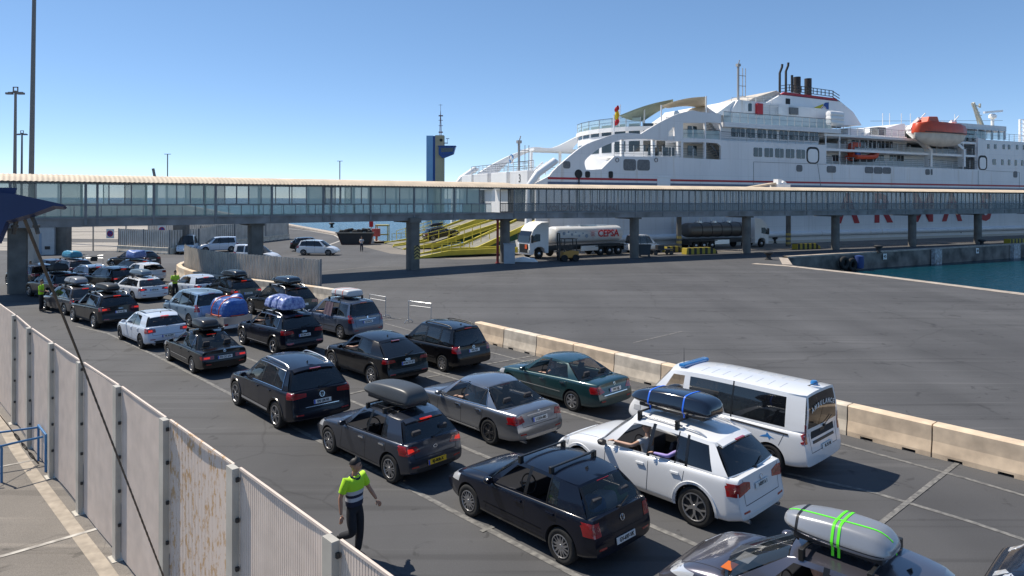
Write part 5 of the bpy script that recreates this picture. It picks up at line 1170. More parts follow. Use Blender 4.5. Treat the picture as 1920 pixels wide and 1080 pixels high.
# curved lounge front at the stern
q = MB(); a = S(1134, 239, 9); base_u = a[0]; zt_ = S(1200, 229, 5)[1]; zl = 8.3; pts = []
for k in range(13): t = math.pi/2*(1 - k/6)*1.0; pts.append((base_u + 6.5*(1-math.cos(t)), 13 - 9.6*math.sin(t)))
u2 = S(1281, 260, 3.2)[0]
q.prism([(u2+.0, 3.4)] + [p for p in pts] + [(u2, 22.6)], zl, zt_-1.2, 'XY'); q.build('lounge', SHW2, ship, True, 30)
q = MB(); q.prism([(u2+.0, 3.2)] + [(p[0]-.3, p[1]) for p in pts] + [(u2, 22.8)], zt_-1.2, zt_-.6, 'XY'); q.build('lounge_roof', SHW2, ship)
def lw(z0, z1):
    for k in range(12):
        (x0, y0), (x1, y1) = pts[k], pts[k+1]; a = Vector((x0, y0, 0)); b = Vector((x1, y1, 0)); d = (b-a); n_ = Vector((d.y, -d.x, 0)).normalized()
        if n_.dot(Vector((-1, -.3, 0))) < 0: n_ = -n_
        q = MB(); p0 = a.lerp(b, .12)+n_*.04; p1 = a.lerp(b, .88)+n_*.04; q.quad(p0+Vector((0, 0, z0)), p1+Vector((0, 0, z0)), p1+Vector((0, 0, z1)), p0+Vector((0, 0, z1))); q.build('lounge_window', SHG, ship)
lvl = [S(1180, y, 4)[1] for y in (318, 275, 240)]
for z in (8.9, S(1180, 288, 4)[1]+.4, S(1180, 256, 4)[1]+.5): lw(z, z+1.5)
for px0, px1 in ((1215, 1235), (1241, 1264)):
    rect('lounge_window', px0, 276, px1, 292, 3.35, SHG, pair=2, r=.1)
# balcony interiors
blk('cabin_block', 1281, 222, 1352, 300, 2.6, 12, SHD, z0=8.3); 
for y0, y1 in ((236, 257), (273, 292)): rect('balcony_window', 1289, y0, 1306, y1, 2.6, SHG, pair=2, r=.1)
for y0, y1 in ((231, 261), (268, 298)):
    a = S(1326, y1, 1.2); b = S(1350, y0, 1.2); q = MB()
    for i in range(8): t = i/8; q.box(lerp(a[0], b[0], t), lerp(a[0], b[0], t)+.35, .8, 1.9, lerp(a[1], b[1], 1-t)-.05, lerp(a[1], b[1], 1-t)+.03)
    q.bar((a[0], .8, b[1]), (b[0], .8, a[1]), .06, .3); q.build('deck_stairs', SHGR, ship)
z_a = S(1300, 262.5)[1]; z_b = S(1300, 297)[1]
for z, ua in ((z_a, S(1281, 260)[0]), (z_b, S(1152, 293)[0])): q = MB(); q.box(ua, S(1352, 260)[0], .35, 4.0, z-.25, z); q.build('balcony_floor', SHW2, ship)
a = S(1153, 293); b = S(1278, 295); rail((a[0], .2, a[1]), (b[0], .2, b[1]), 1.5)
for x0, x1, y in ((1281, 1322, 260), (1325, 1351, 262), (1281, 1322, 297), (1325, 1351, 299)): a = S(x0, y); b = S(x1, y); rail((a[0], .2, a[1]), (b[0], .2, b[1]), 1.3, glass=y < 280)
for px in (1166, 1224, 1272, 1277): a = S(px, 294, .5); b = S(px, 263, .5); q = MB(); q.bar((a[0], .5, a[1]), (b[0], .5, b[1]+.2), .4); q.build('deck_pillar', SHW2, ship)
a = S(1128, 317, 1.5); b = S(1150, 294, 1.5); q = MB()
for i in range(7): q.box(lerp(a[0], b[0], i/7), lerp(a[0], b[0], (i+1)/7), .9, 2.4, a[1]-.5, lerp(a[1], b[1], (i+.5)/7))
q.build('stern_side_stairs', SHW2, ship)
# big sail awnings on the top deck
CANV = mat('canvas_cream', (.74, .62, .46), .8, noise=.12, scale=2); CANG = mat('canvas_green', (.26, .31, .25), .8, noise=.12, scale=2)
def sail(c, v, m, name, sagz=1.0, v2=None):
    P = [Vector((S(*p, vv)[0], vv, S(*p, vv)[1])) for p, vv in c]; q = MB()
    def f(s, t):
        e = (P[0].lerp(P[1], s)).lerp(P[3].lerp(P[2], s), t); e.z += sagz*(math.sin(math.pi*s)*.6 - math.sin(math.pi*t)*.5); return e
    q.grid(f, 12, 10); 
    o = q.build(name, m, ship, True, 80); md = o.modifiers.new('s', 'SOLIDIFY'); md.thickness = .05; return o
sail([((1160, 217), 4), ((1262, 186), 5), ((1262, 196), 20), ((1206, 228), 7)], 0, CANG, 'awning', .45)
sail([((1240, 198), 3), ((1324, 181), 3), ((1325, 205), 14), ((1262, 200), 14)], 0, CANV, 'awning', .5)
for px, y0, y1, v in ((1151, 235, 216, 3), (1240, 229, 197, 2), (1324, 209, 180, 2), (1206, 246, 226, 5), (1208, 218, 200, 6)): a = S(px, y0, v); b = S(px, y1, v); q = MB(); q.tube([(a[0], v, a[1]-1), (b[0], v, b[1])], .11, 8); q.build('awning_pole', SHW2, ship)
a = S(1134, 246, 7); 
rr = [(p[0]-.2, p[1], zt_-.6) for p in pts[2:9]]
for p, q_ in zip(rr, rr[1:]): rail(p, q_, 1.3, glass=True)
b = S(1262, 226, 3.4); rail((pts[0][0], 3.4, zt_-.6), (b[0], 3.4, zt_-.6), 1.3, glass=True)
# flag
a = S(1161, 237, 4.5); b = S(1162, 196, 4.5); q = MB(); q.tube([(a[0], 4.5, a[1]), (b[0]+.1, 4.5, b[1])], .06, 6); q.build('flagstaff', SHW2, ship)
q = MB(); h = (b[1]-a[1])
for k, (z0, z1, mi) in enumerate(((.12, .38, 0), (.38, .74, 1), (.74, .96, 0))):
    q.grid(lambda s, t: Vector((a[0] - .15 - .55*s + .1*math.sin(t*4+s*3), 4.4 + .15*math.sin(s*7), a[1] + h*lerp(z0, z1, t) - .3*s)), 4, 4, mi=mi)
q.build('flag', [mat('flag_red', (.5, .02, .03), .8), mat('flag_yellow', (.75, .50, .02), .8)], ship, True)
# upper decks amidships
blk('cabin_deck', 1352, 237, 1534, 272, .6, 25, SHW, z0=S(1400, 265)[1]-.2)
for x0 in (1371, 1399, 1420, 1440, 1461, 1480, 1499, 1518): rect('cabin_window', x0, 240+(x0-1371)*.055, x0+(16 if x0 > 1372 else 25), 257+(x0-1371)*.055, .6, SHG, pair=2 if x0 > 1372 else 3, r=.15)
a = S(1352, 263, .1); b = S(1535, 271.5, .1); rail((a[0], .1, a[1]), (b[0], .1, b[1]), 1.2, glass=False)
zd = S(1400, 237, .6)[1]; ua = S(1352, 230, .6)[0]; ub = S(1553, 245, .6)[0]
q = MB(); q.box(ua, ub+2, -.05, 25.5, zd-.3, zd+.35); q.build('boat_deck_edge', SHW, ship)
rail((ua, .1, zd+.35), (ub, .1, zd+.35), 1.45, glass=True)
# rear section between door and bridge: two open decks
zc = S(1700, 316, 3)[1]; u1 = S(1549, 300)[0]; u3 = S(1848, 300)[0]
blk('accommodation', 1549, 268, 1850, 318, 3.2, 22, SHW2, z0=8.0)
z_m = S(1620, 283)[1]; z_t = S(1620, 256)[1]
for z in (z_m, z_t): q = MB(); q.box(u1, u3, .3, 4.5 if z == z_m else 25, z-.18, z+.18); q.build('open_deck', SHW2, ship)
blk('upper_accommodation', 1590, 250, 1700, 283, 3.0, 20, SHW, z0=z_m)
for x0 in (1597, 1613, 1629, 1645, 1660): rect('cabin_window', x0, 262.5, x0+13, 278, 3.0, SHG, pair=2, r=.1)
for x0 in (1560, 1645, 1668, 1682): rect('cabin_window', x0, 291, x0+12, 302, 3.2, SHG, pair=2, r=.1)
for x0, x1, y in ((1549, 1733, 307.5), (1742, 1798, 312), (1806, 1834, 318)): a = S(x0, y); b = S(x1, y); rail((a[0], .15, S(x0, 309 if x0 < 1700 else 313)[1]), (b[0], .15, S(x1, 314 if x0 < 1700 else 317)[1]), 1.25)
rail((u1+3, .35, z_m+.18), (S(1710, 280)[0], .35, z_m+.18), 1.2); rail((S(1760, 280)[0], .35, z_m+.18), (u3, .35, z_m+.18), 1.2)
rail((u1+1, .35, z_t+.18), (S(1700, 260)[0], .35, z_t+.18), 1.2, dark=False)
for px in (1552, 1578, 1810, 1833): a = S(px, 316); q = MB(); q.bar((a[0], .4, 8.3), (a[0], .4, z_t), .16); q.build('deck_pillar', SHW2, ship)
q = MB(); q.prism(SP([(1625, 250), (1690, 232), (1697, 232), (1697, 256), (1625, 256)], 6), 6, 20); q.build('deck_house', SHW2, ship)
blk('deck_house', 1590, 240, 1620, 256, 7, 14, SHW2); blk('fan_house', 1646, 238, 1661, 255, 4.5, 6, SHGR)
# white wing platform left of the funnel, deck house with red cabinet
q = MB(); q.prism(SP([(1345, 212), (1375, 190), (1384, 187), (1432, 192), (1432, 214), (1352, 216)], 4), 4, 20); q.build('deck_house', SHW2, ship)
q = MB(); q.prism(SP([(1384, 187), (1432, 192), (1560, 206), (1560, 236), (1372, 234), (1372, 206)], 3.6), 3.6, 21); q.build('funnel_deck_house', SHW, ship)
rect('door_window', 1403, 194, 1409, 209, 3.6, SHG, r=.1); rect('door_window', 1396, 194, 1402, 209, 3.6, SHW2, r=.1)
rect('fire_cabinet', 1416, 194, 1427, 216, 3.6, mat('cabinet_red', (.45, .02, .03), .5), .4, r=.05)
a = S(1384, 187, 8); b = S(1383, 122, 8); ladder_mast(a[0], 8, a[1]-1, b[1], 'signal_mast')
rail((S(1345, 200, 8)[0], 5, S(1345, 188, 8)[1]-1.5), (S(1420, 190, 8)[0], 5, S(1420, 186, 8)[1]-1.5), 1.5, dark=False)
rail((S(1426, 216, 3.4)[0], 3.3, S(1426, 216, 3.4)[1]), (S(1458, 218, 3.4)[0], 3.3, S(1458, 218, 3.4)[1]), 1.6, dark=False)
blk('vent_box', 1460, 200, 1467, 214, 3.2, 4.5, SHW2); blk('louvre', 1482, 201, 1497, 215, 3.3, 3.6, SHGR)
# funnel
fv = 6.0; fo_ = SP([(1433, 195), (1473, 173), (1480, 172.5), (1574, 188.5), (1600, 210), (1616, 235), (1578, 235), (1498, 233), (1498, 201), (1440, 197)], fv)
q = MB(); q.prism(fo_, fv, 17); q.build('funnel', SHW2, ship, bevel=.05)
for (a0, a1), (b0, b1), mt, nm in (((1471, 172.5), (1568, 184.5), SHRED, 'funnel_red_band'), ((1467, 176.5), (1573, 189), SHBLUE, 'funnel_blue_line')):
    a = S(a0, a1, fv); b = S(b0, b1, fv); h = .48 if 'red' in nm else .10; q = MB(); q.prism([(a[0], a[1]), (b[0], b[1]), (b[0]+.3, b[1]-h), (a[0]-.8, a[1]-h)], fv-.03, fv+.4); q.build(nm, mt, ship)
q = MB(); q.prism(SP([(1433, 195), (1473, 173), (1465, 168), (1422, 182), (1412, 188)], fv), 7, 16.5); q.build('funnel_slope', mat('canvas_slope', (.55, .50, .43), .8, noise=.2, scale=2), ship)
for (px, y0, y1, r_, hook) in ((1462, 170, 137, .19, 1), (1473.5, 168, 134, .19, 1), (1485, 172, 141, .20, 0), (1494.5, 175, 144.5, .58, 0), (1515, 177, 147.5, .58, 0)):
    a = S(px, y0, 10); b = S(px, y1, 10); q = MB(); pts_ = [(a[0], 10, a[1]-1), (b[0], 10, b[1])]
    if hook: pts_ += [(b[0]+.5, 10, b[1]+1.0), (b[0]+.55, 10, b[1]+1.5)]
    q.tube(pts_, r_, 14)
    q.build('exhaust_pipe', [mat('exhaust_soot', (.025, .018, .016), .6, noise=.8, scale=.5, dirt=(.010, .009, .009)) if r_ > .5 else SHK], ship, True, 60)
q = MB()
for off_ in (0, .5, 1.0):
    P = [S(*p, fv) for p in ((1465, 172), (1480, 170), (1560, 181), (1574, 190))]; P = [Vector((x, fv, z+off_*.95)) for x, z in P]
    for a, b in zip(P, P[1:]): q.bar(a, b, .09)
for k in range(12): t = k/11; a = Vector((*S(lerp(1480, 1562, t), lerp(170, 181, t), fv), 0)); q.bar((a.x, fv, a.y), (a.x, fv, a.y+.95), .10)
q.build('funnel_rail', SHK, ship)
rect('funnel_vent', 1473, 184.5, 1481, 195.5, fv, SHK, r=.05); 
# emblem: blue and yellow wing with a ringed monogram
LY = mat('emblem_yellow', (.55, .45, .02), .5); LB = mat('emblem_blue', (.01, .07, .28), .5); LW = SHW2
for poly, mt, nm, k in (([(1516.5, 207), (1530, 200), (1543, 195), (1543, 205), (1533, 206)], LY, 'emblem_yellow_wing', 0), ([(1516.5, 208), (1532, 208), (1542, 206), (1542, 218), (1538, 217), (1532, 212)], LB, 'emblem_blue_wing', 0), ([(1544, 204), (1544, 196), (1547.5, 192.5), (1553.5, 192), (1553.5, 206)], LB, 'emblem_blue_tail', 0), ([(1544, 208), (1553, 208), (1553.5, 222), (1544, 217)], LY, 'emblem_yellow_tail', 0)):
    q = MB(); q.prism(SP(poly, fv), fv-.05, fv-.01); q.build(nm, mt, ship)
a = S(1543.5, 206.5, fv); q = MB(); q.T = Matrix.Translation((a[0], fv-.09, a[1])); q.lathe([(.66, 0), (.66, .04)], 24, 'Y'); q.lathe([(.57, -.02), (.57, 0)], 24, 'Y', mi=1); q.lathe([(.47, -.04), (.47, -.02)], 24, 'Y'); q.build('emblem_ring', [LW, SHRED], ship)
o = link('lettering', text_mesh('AA', .62, LB, .01, .85), ship); o.matrix_local = Matrix.Translation((a[0], fv-.15, a[1])) @ Matrix.Rotation(R(90), 4, 'X')
# life raft drums
for k, (px, y) in enumerate(((1560, 214), (1560, 222), (1560, 229), (1571, 215), (1571, 223), (1571, 231))): a = S(px, y, 1.0); q = MB(); q.T = Matrix.Translation((a[0], 1.0, a[1])); q.lathe([(.25, -.85), (.48, -.8), (.52, 0), (.48, .8), (.25, .85)], 14, 'X'); q.build('liferaft_drum', SHW2, ship, True)
blk('raft_rack', 1552, 212, 1577, 240, 1.6, 2.0, SHGR)
# bridge wing, radar and masts at the right
q = MB(); zb = S(1790, 234, 1)[1]; ua = S(1795, 230, 1)[0]; ub = S(1887, 232, 1)[0]; q.box(ua-4, ub, 1, 25, zb-.5, zb+.4); q.build('wheelhouse_roof', SHW, ship)
for px in (1832, 1846, 1860, 1873, 1884): a = S(px, 250, 1.2); q = MB(); q.bar((a[0], 1.2, S(px, 262, 1.2)[1]), (a[0], 1.2, zb), .28); q.build('deck_pillar', SHW2, ship)
q = MB(); q.box(S(1800, 250, 4)[0], ub-1, 4, 22, z_t, zb-.4); q.build('wheelhouse', SHG, ship)
rail((S(1810, 260)[0], .3, S(1820, 258)[1]), (S(1885, 262)[0], .3, S(1820, 258)[1]), 1.3, glass=True); rail((S(1886, 262)[0], .3, zt), (uend-20, .3, zt), 1.3, dark=False)
blk('forward_house', 1850, 262, 2200, 300, .5, 25, SHW, z0=8)
q = MB(); a = S(1842, 222, 9); b = S(1824, 193, 9); c = S(1826, 232, 9)
q.bar((a[0], 9, a[1]-1.5), (b[0], 9, b[1]), .5); q.bar((a[0]-1.2, 9, a[1]-1.5), (b[0]-.3, 9, b[1]), .15)
for t in (.2, .4, .6, .8): q.bar((lerp(a[0], b[0], t)-1.5*(1-t), 9, lerp(a[1], b[1], t)), (lerp(a[0], b[0], t)+.4, 9, lerp(a[1], b[1], t)), .12)
q.bar((b[0], 9, b[1]-.3), (b[0]+2.2, 9, b[1]-.6), .15); q.bar((b[0]+2.2, 9, b[1]-.8), (b[0]+2.2, 9, b[1]), .3); q.box(S(1826, 230, 9)[0], S(1868, 230, 9)[0], 7.5, 11, zb+.4, zb+1.4); q.build('radar_mast', mat('mast_cream', (.50, .48, .40), .6), ship)
q = MB(); a = S(1861, 218, 9); q.tube([(a[0], 9, zb+.4), (a[0], 9, a[1])], .3, 8); q.lathe([(.3, -.6), (.7, -.3), (.7, .2), (.3, .5)], 12, c=(a[0], 9, a[1])); e = S(1845, 211, 9); f = S(1879, 208, 9); q.bar((e[0], 9, e[1]), (f[0], 9, f[1]), .35, .4); q.build('radar_scanner', SHW2, ship)
a = S(1912, 262, 12); b = S(1912, 224, 12); q = MB(); q.bar((a[0], 12, a[1]-2), (b[0], 12, b[1]), .35); q.bar((a[0]+1.4, 12, a[1]-2), (b[0]+1.4, 12, b[1]), .25)
for t in range(6): z = lerp(a[1], b[1], t/5); q.bar((a[0], 12, z), (a[0]+1.4, 12, z), .15)
q.build('fore_mast', SHW2, ship); q = MB(); a = S(1700, 222, 12); b = S(1880, 226, 12); q.bar((a[0]-10, 12, a[1]-1), (b[0], 12, b[1]), .06); q.build('stay_wire', SHGR, ship)
for px in (1655, 1668, 1690, 1707, 1790): a = S(px, 240, 8); q = MB(); q.tube([(a[0], 8, a[1]-1.5), (a[0], 8, a[1]+2.6)], .06, 5); q.build('whip_aerial', SHW2, ship)
# davits
DAV = SHW2
for px, top in ((1741, (1726, 222)), (1803, (1789, 227))):
    q = MB(); P = [S(px, 313, .6), S(px, 280, .6), S(px-18, 262, .6), S(px-36, 245, .6), S(px-32, 238, .6), S(*top, -1.2)]; V3 = [Vector((a, .6 if i < 5 else -1.2, b)) for i, (a, b) in enumerate(P)]
    if px > 1800: V3 = [V3[0], V3[1], Vector((S(1790, 268, .6)[0], .6, S(1790, 268, .6)[1])), Vector((S(1770, 262, .6)[0], .6, S(1770, 262, .6)[1])), Vector((S(1775, 240, .6)[0], .6, S(1775, 240, .6)[1])), V3[5]]
    for i, (a, b) in enumerate(zip(V3, V3[1:])): q.bar(a, b, .8 if i != 0 else 1.1, .5 + .3*(i in (2, 3)))
    q.bar(V3[5], V3[5] + Vector((1.2, 0, .9)), .12); q.bar(V3[5] + Vector((.2, 0, 0)), V3[5] + Vector((.2, 0, -1.3)), .3); q.build('davit', DAV, ship)
# ARMAS lettering
for ch, px in (('A', 1589), ('R', 1654), ('M', 1731), ('A', 1785), ('S', 1848)):
    a = S(px, 421 - .0204*(px-1572), 0); b = S(px, 366.5, 0); hh = b[1]-a[1]; me = text_mesh(ch, hh*1.40, SHRED, .01, 1.12, .20)
    o = link('lettering', me, ship); o.matrix_local = Matrix.Translation((a[0], -.04, (a[1]+b[1])/2)) @ Matrix.Rotation(R(90), 4, 'X')
a = S(1095, 391); o = link('lettering', text_mesh('VOLCAN DE TINAMAR', .95, mat('name_brown', (.25, .08, .07), .6), .01, 1.1, .02), ship); o.matrix_local = Matrix.Translation((a[0], -.03, a[1])) @ Matrix.Rotation(R(90), 4, 'X')
# bridge crane arm top at the walkway roof
# lifeboat (own thing, hangs from the davits)
ORG = mat('lifeboat_orange', (.62, .07, .02), .4, noise=.12, scale=2); LBW = mat('lifeboat_white', (.62, .58, .52), .45, noise=.15, scale=1)
a = S(1716, 252, -1.8); b = S(1806, 250, -1.8); L_ = (b[0]-a[0]); ctr = uv((a[0]+b[0])/2, -1.8, S(1760, 250, -1.8)[1])
lb = empty('lifeboat', ctr, SHANG, label='big orange and white enclosed lifeboat hanging from its davits', cat='lifeboat')
def bring(x, w, zt, zb_, top): return [(x, -w*k, z) for k, z in top] 
k_ = L_/2; q = MB(); rings = []
for t, w, zb2 in ((-1, .15, -.4), (-.9, .75, -1.3), (-.6, 1.35, -2.0), (0, 1.6, -2.25), (.6, 1.35, -2.0), (.9, .8, -1.3), (1, .15, -.5)): rings.append([(t*k_, s*w*f, z) for s, f, z in ((-1, 1, 0), (-1, .92, zb2*.45), (-1, .55, zb2*.85), (-1, .05, zb2), (1, .05, zb2), (1, .55, zb2*.85), (1, .92, zb2*.45), (1, 1, 0))])
q.loft(rings); q.build('boat_hull', LBW, lb, True, 50)
q = MB(); rings = []
for t, w, h in ((-1.0, .2, .6), (-.94, .85, 1.5), (-.6, 1.45, 1.9), (0, 1.68, 1.75), (.6, 1.45, 1.7), (.92, .9, 1.45), (1.0, .2, .6)): rings.append([(t*k_, s*w*f, z) for s, f, z in ((-1, 1.02, -.1), (-1, 1.03, .15), (-1, .98, h*.6), (-1, .75, h*.95), (1, .75, h*.95), (1, .98, h*.6), (1, 1.03, .15), (1, 1.02, -.1))])
q.loft(rings); q.build('canopy', ORG, lb, True, 50)
q = MB(); q.prism([(-k_*.68, 1.6), (-k_*.62, 2.5), (-k_*.28, 2.6), (-k_*.2, 1.6)], -.8, .8); q.build('steering_cupola', ORG, lb, bevel=.12)
q = MB(); q.box(-k_, k_, -1.72, -1.66, -.12, .02); q.build('grab_line', SHK, lb)
# rescue boat
a = S(1617, 297, 1.2); rb = empty('rescue_boat', uv(a[0], 1.0, a[1]), SHANG, label='small orange rescue boat on the open side deck', cat='boat')
q = MB(); q.tube(bez([(-2.6, -.8, .1), (-2.4, -.9, .1), (1.2, -.95, .2), (2.7, -.3, .7), (2.9, 0, .8), (2.7, .3, .7), (1.2, .95, .2), (-2.4, .9, .1), (-2.6, .8, .1)], 3), .34, 8); q.build('inflatable_tube', ORG, rb, True)
q = MB(); q.prism([(-2.4, 0), (-2.2, -.6), (1.8, -.5), (2.6, .4)], -.6, .6); q.build('boat_hull', SHK, rb); q = MB(); q.box(-1.9, -1.0, -.3, .3, .2, 1.1); q.build('console', mat('console_blue', (.03, .10, .35), .5), rb, bevel=.08)
a = S(1597, 290, 2); q = MB(); q.box(-.9, .9, -.5, .5, -1, .2); q.box(-.9, -.5, -.5, .5, .2, 1.7); q.box(-.7, 1.0, -.4, .4, 1.2, 1.9); rc = q.build('rescue_boat_crane', ORG, bevel=.1); rc.location = uv(a[0], 1.5, a[1]); rc.rotation_euler = (0, 0, SHANG); tag(rc, 'orange launching crane behind the small rescue boat', 'crane')
# ================================================================ stern ramps
RG = mat('ramp_green', (.012, .085, .045), .55, noise=.3, scale=1); RY = mat('ramp_yellow', (.60, .50, .05), .55, noise=.12, scale=1.5); RD = mat('ramp_deck', (.20, .19, .155), .8, noise=.3, scale=1)
def ramp(v0, v1, u0, u1, z1, label, zs=.12):
    r = empty('stern_ramp', uv(u0, v0), SHANG, label=label, cat='ramp', group='ramps from the ferry stern'); L = u1-u0; w = v1-v0
    k = L*.30
    q = MB(); q.prism([(0, .02), (k, .10), (L, z1*.62), (L, z1), (k*.9, zs+.30), (0, .06)], .25, w-.25); q.build('ramp_girder', RG, r)
    q = MB(); q.prism([(0, .065), (k*.9, zs+.305), (L, z1+.005), (L, z1+.05), (k*.9, zs+.35), (0, .08)], .25, w-.25); q.build('ramp_deck', RD, r)
    for y in (0, w-.25): q = MB(); q.prism([(0, .0), (k*.9, zs+.10), (L, z1-.25), (L, z1+.35), (k*.9, zs+.62), (0, .18)], y, y+.25); q.build('side_kerb', RY, r)
    for y in (.1, w-.1):
        q = MB(); P = []
        for i in range(5): t = .12+i*.09; x = L*t; z = lerp(.4, z1+.3, t); q.bar((x, y, z-.3), (x, y, z+.9), .07); P.append(Vector((x, y, z+.9)))
        for a, b in zip(P, P[1:]): q.bar(a, b, .07); q.bar(a-Vector((0, 0, .45)), b-Vector((0, 0, .45)), .05)
        q.build('handrail', RY, r)
    return r
ramp(.6, 6.2, -10.5, 1.5, 3.9, 'nearest green and yellow stern ramp leading up into the ferry, beside the fuel tanker'); ramp(8.6, 13.6, -14, 1.5, 3.6, 'middle green and yellow stern ramp that the dark car climbs'); ramp(16.5, 21.5, -13, 1.5, 3.9, 'furthest yellow edged stern ramp against the sea')
ramp(-4.2, -1.2, -16, -4.0, .55, 'low flat yellow edged ramp lying along the quay')
# ================================================================ people
def skin_mesh(chains, name, mats, matf=None, sub=2, root_i=0):
    """chains: lists of (x,y,z,r); a point equal to an earlier one joins it"""
    b = bmesh.new(); lay = b.verts.layers.skin.verify(); idx = {}; 
    def V(p):
        k = tuple(round(c, 3) for c in p[:3])
        if k not in idx:
            v = b.verts.new(p[:3]); r = p[3]; v[lay].radius = (r, r if len(p) < 5 else p[4]); idx[k] = v
        return idx[k]
    for ch in chains:
        for a, c in zip(ch, ch[1:]):
            va, vc = V(a), V(c)
            if not b.edges.get((va, vc)): b.edges.new((va, vc))
    b.verts.ensure_lookup_table(); b.verts[root_i][lay].use_root = True
    me = bpy.data.meshes.new('sk'); b.to_mesh(me); b.free()
    me = evalmesh(me, [('SKIN', dict(use_smooth_shade=True, branch_smoothing=.6)), ('SUBSURF', dict(levels=sub, render_levels=sub))])
    me.name = name; me.materials.clear()
    for m in mats: me.materials.append(m)
    for p in me.polygons:
        p.use_smooth = True; p.material_index = matf(p.center) if matf else 0
    return me
HIVIS = mat('hivis_yellow', (.42, .75, .02), .7); TROU = mat('dark_trousers', (.012, .013, .018), .85, noise=.3, scale=10); REFL = mat('reflective_band', (.45, .46, .50), .4); HAIR = mat('hair_black', (.006, .005, .005), .6); SHOE = mat('shoe_black', (.01, .01, .01), .5); NAVYC = mat('navy_cloth', (.012, .016, .04), .85)
SKIN2 = mat('skin_light', (.50, .30, .21), .55)
def head_parts(root, c, yaw, sk, hair=HAIR, s=1.0):
    """head with face; c = centre"""
    T_ = Matrix.Translation(c) @ Matrix.Rotation(yaw, 4, 'Z') @ Matrix.Scale(s, 4)
    mb = MB(); mb.T = T_; n1, n2 = 16, 12
    def f(u, v):
        a = u*2*math.pi; t = (v-.5)*math.pi; x = math.cos(a)*math.cos(t); y = math.sin(a)*math.cos(t); z = math.sin(t)
        sx = .098 if x > 0 else .105; w = .078*(1 - .22*max(0, -z)); px = x*sx; 
        if z < -.2 and x < 0: px *= .75
        face = max(0, x)**6*math.exp(-(y*6)**2)
        px += .022*face*math.exp(-((z+.12)*5)**2) + .008*math.exp(-((z+.52)*9)**2)*max(0, x)**4*math.exp(-(y*3)**2) - .008*max(0, x)**3*math.exp(-((abs(y)-.33)*8)**2)*math.exp(-((z-.08)*7)**2)
        return Vector((px, y*w, z*.122))
    rows = [[f(i/n1, j/n2) for i in range(n1)] for j in range(n2+1)]
    V = [[mb.v(p) for p in r] for r in rows]
    for a, b in zip(V, V[1:]):
        for k in range(n1): mb.b.faces.new((a[k], a[(k+1) % n1], b[(k+1) % n1], b[k]))
    for s_ in (-1, 1): mb.box(-.012, .02, s_*.076-.008, s_*.076+.008, -.03, .03)
    h = mb.build('head', sk, root, True, 80)
    e = MB(); e.T = T_
    for s_ in (-1, 1): e.lathe([(.001, -.01), (.010, -.006), (.012, 0), (.010, .006), (.001, .01)], 8, 'X', (.084, s_*.031, .012)); e.box(.088, .098, s_*.031-.018, s_*.031+.018, .030, .036)
    e.box(.088, .098, -.022, .022, -.066, -.060); e.build('eyes', HAIR, h)
    g = MB(); g.T = T_
    rows = []
    for j in range(8):
        t = R(16 + j*10.5); rows.append([g.v(Vector((math.cos(a)*math.cos(t)*.112*(1.0 if math.cos(a) < .3 else .93) - .008, math.sin(a)*math.cos(t)*.088, math.sin(t)*.138 + (.0 if math.cos(a) < .2 else .035)))) for a in [k*2*math.pi/16 for k in range(16)]])
    for a, b in zip(rows, rows[1:]):
        for k in range(16): g.b.faces.new((a[k], a[(k+1) % 16], b[(k+1) % 16], b[k]))
    g.b.faces.new(rows[-1]); g.b.faces.new(rows[0][::-1]); g.build('hair', hair, h, True, 70)
    return h
def hand_chains(w, d, side_, s=1.0):
    """five separate fingers from the wrist point w along direction d"""
    w = Vector(w); d = Vector(d).normalized(); up = Vector((0, 0, 1)) if abs(d.z) < .8 else Vector((1, 0, 0)); a = d.cross(up).normalized(); n_ = a.cross(d)
    pal = w + d*.05*s; out = [[(*w, .024*s), (*pal, .032*s)]]
    for k, (o, L) in enumerate(((-.030, .075), (-.011, .088), (.009, .083), (.028, .066))):
        r0 = pal + a*o*s + d*.02*s; p1 = r0 + d*L*.45*s; p2 = p1 + (d*.8 - n_*.6).normalized()*L*.35*s; p3 = p2 + (d*.45 - n_*.9).normalized()*L*.25*s
        out.append([(*pal, .032*s), (*r0, .013*s), (*p1, .010*s), (*p2, .009*s), (*p3, .0075*s)])
    th0 = w + d*.03*s + a*side_*.025*s; th1 = th0 + (d*.6 + a*side_*.8).normalized()*.035*s; th2 = th1 + (d*.95 + a*side_*.2).normalized()*.03*s
    out.append([(*w, .024*s), (*th0, .014*s), (*th1, .012*s), (*th2, .009*s)]); return out
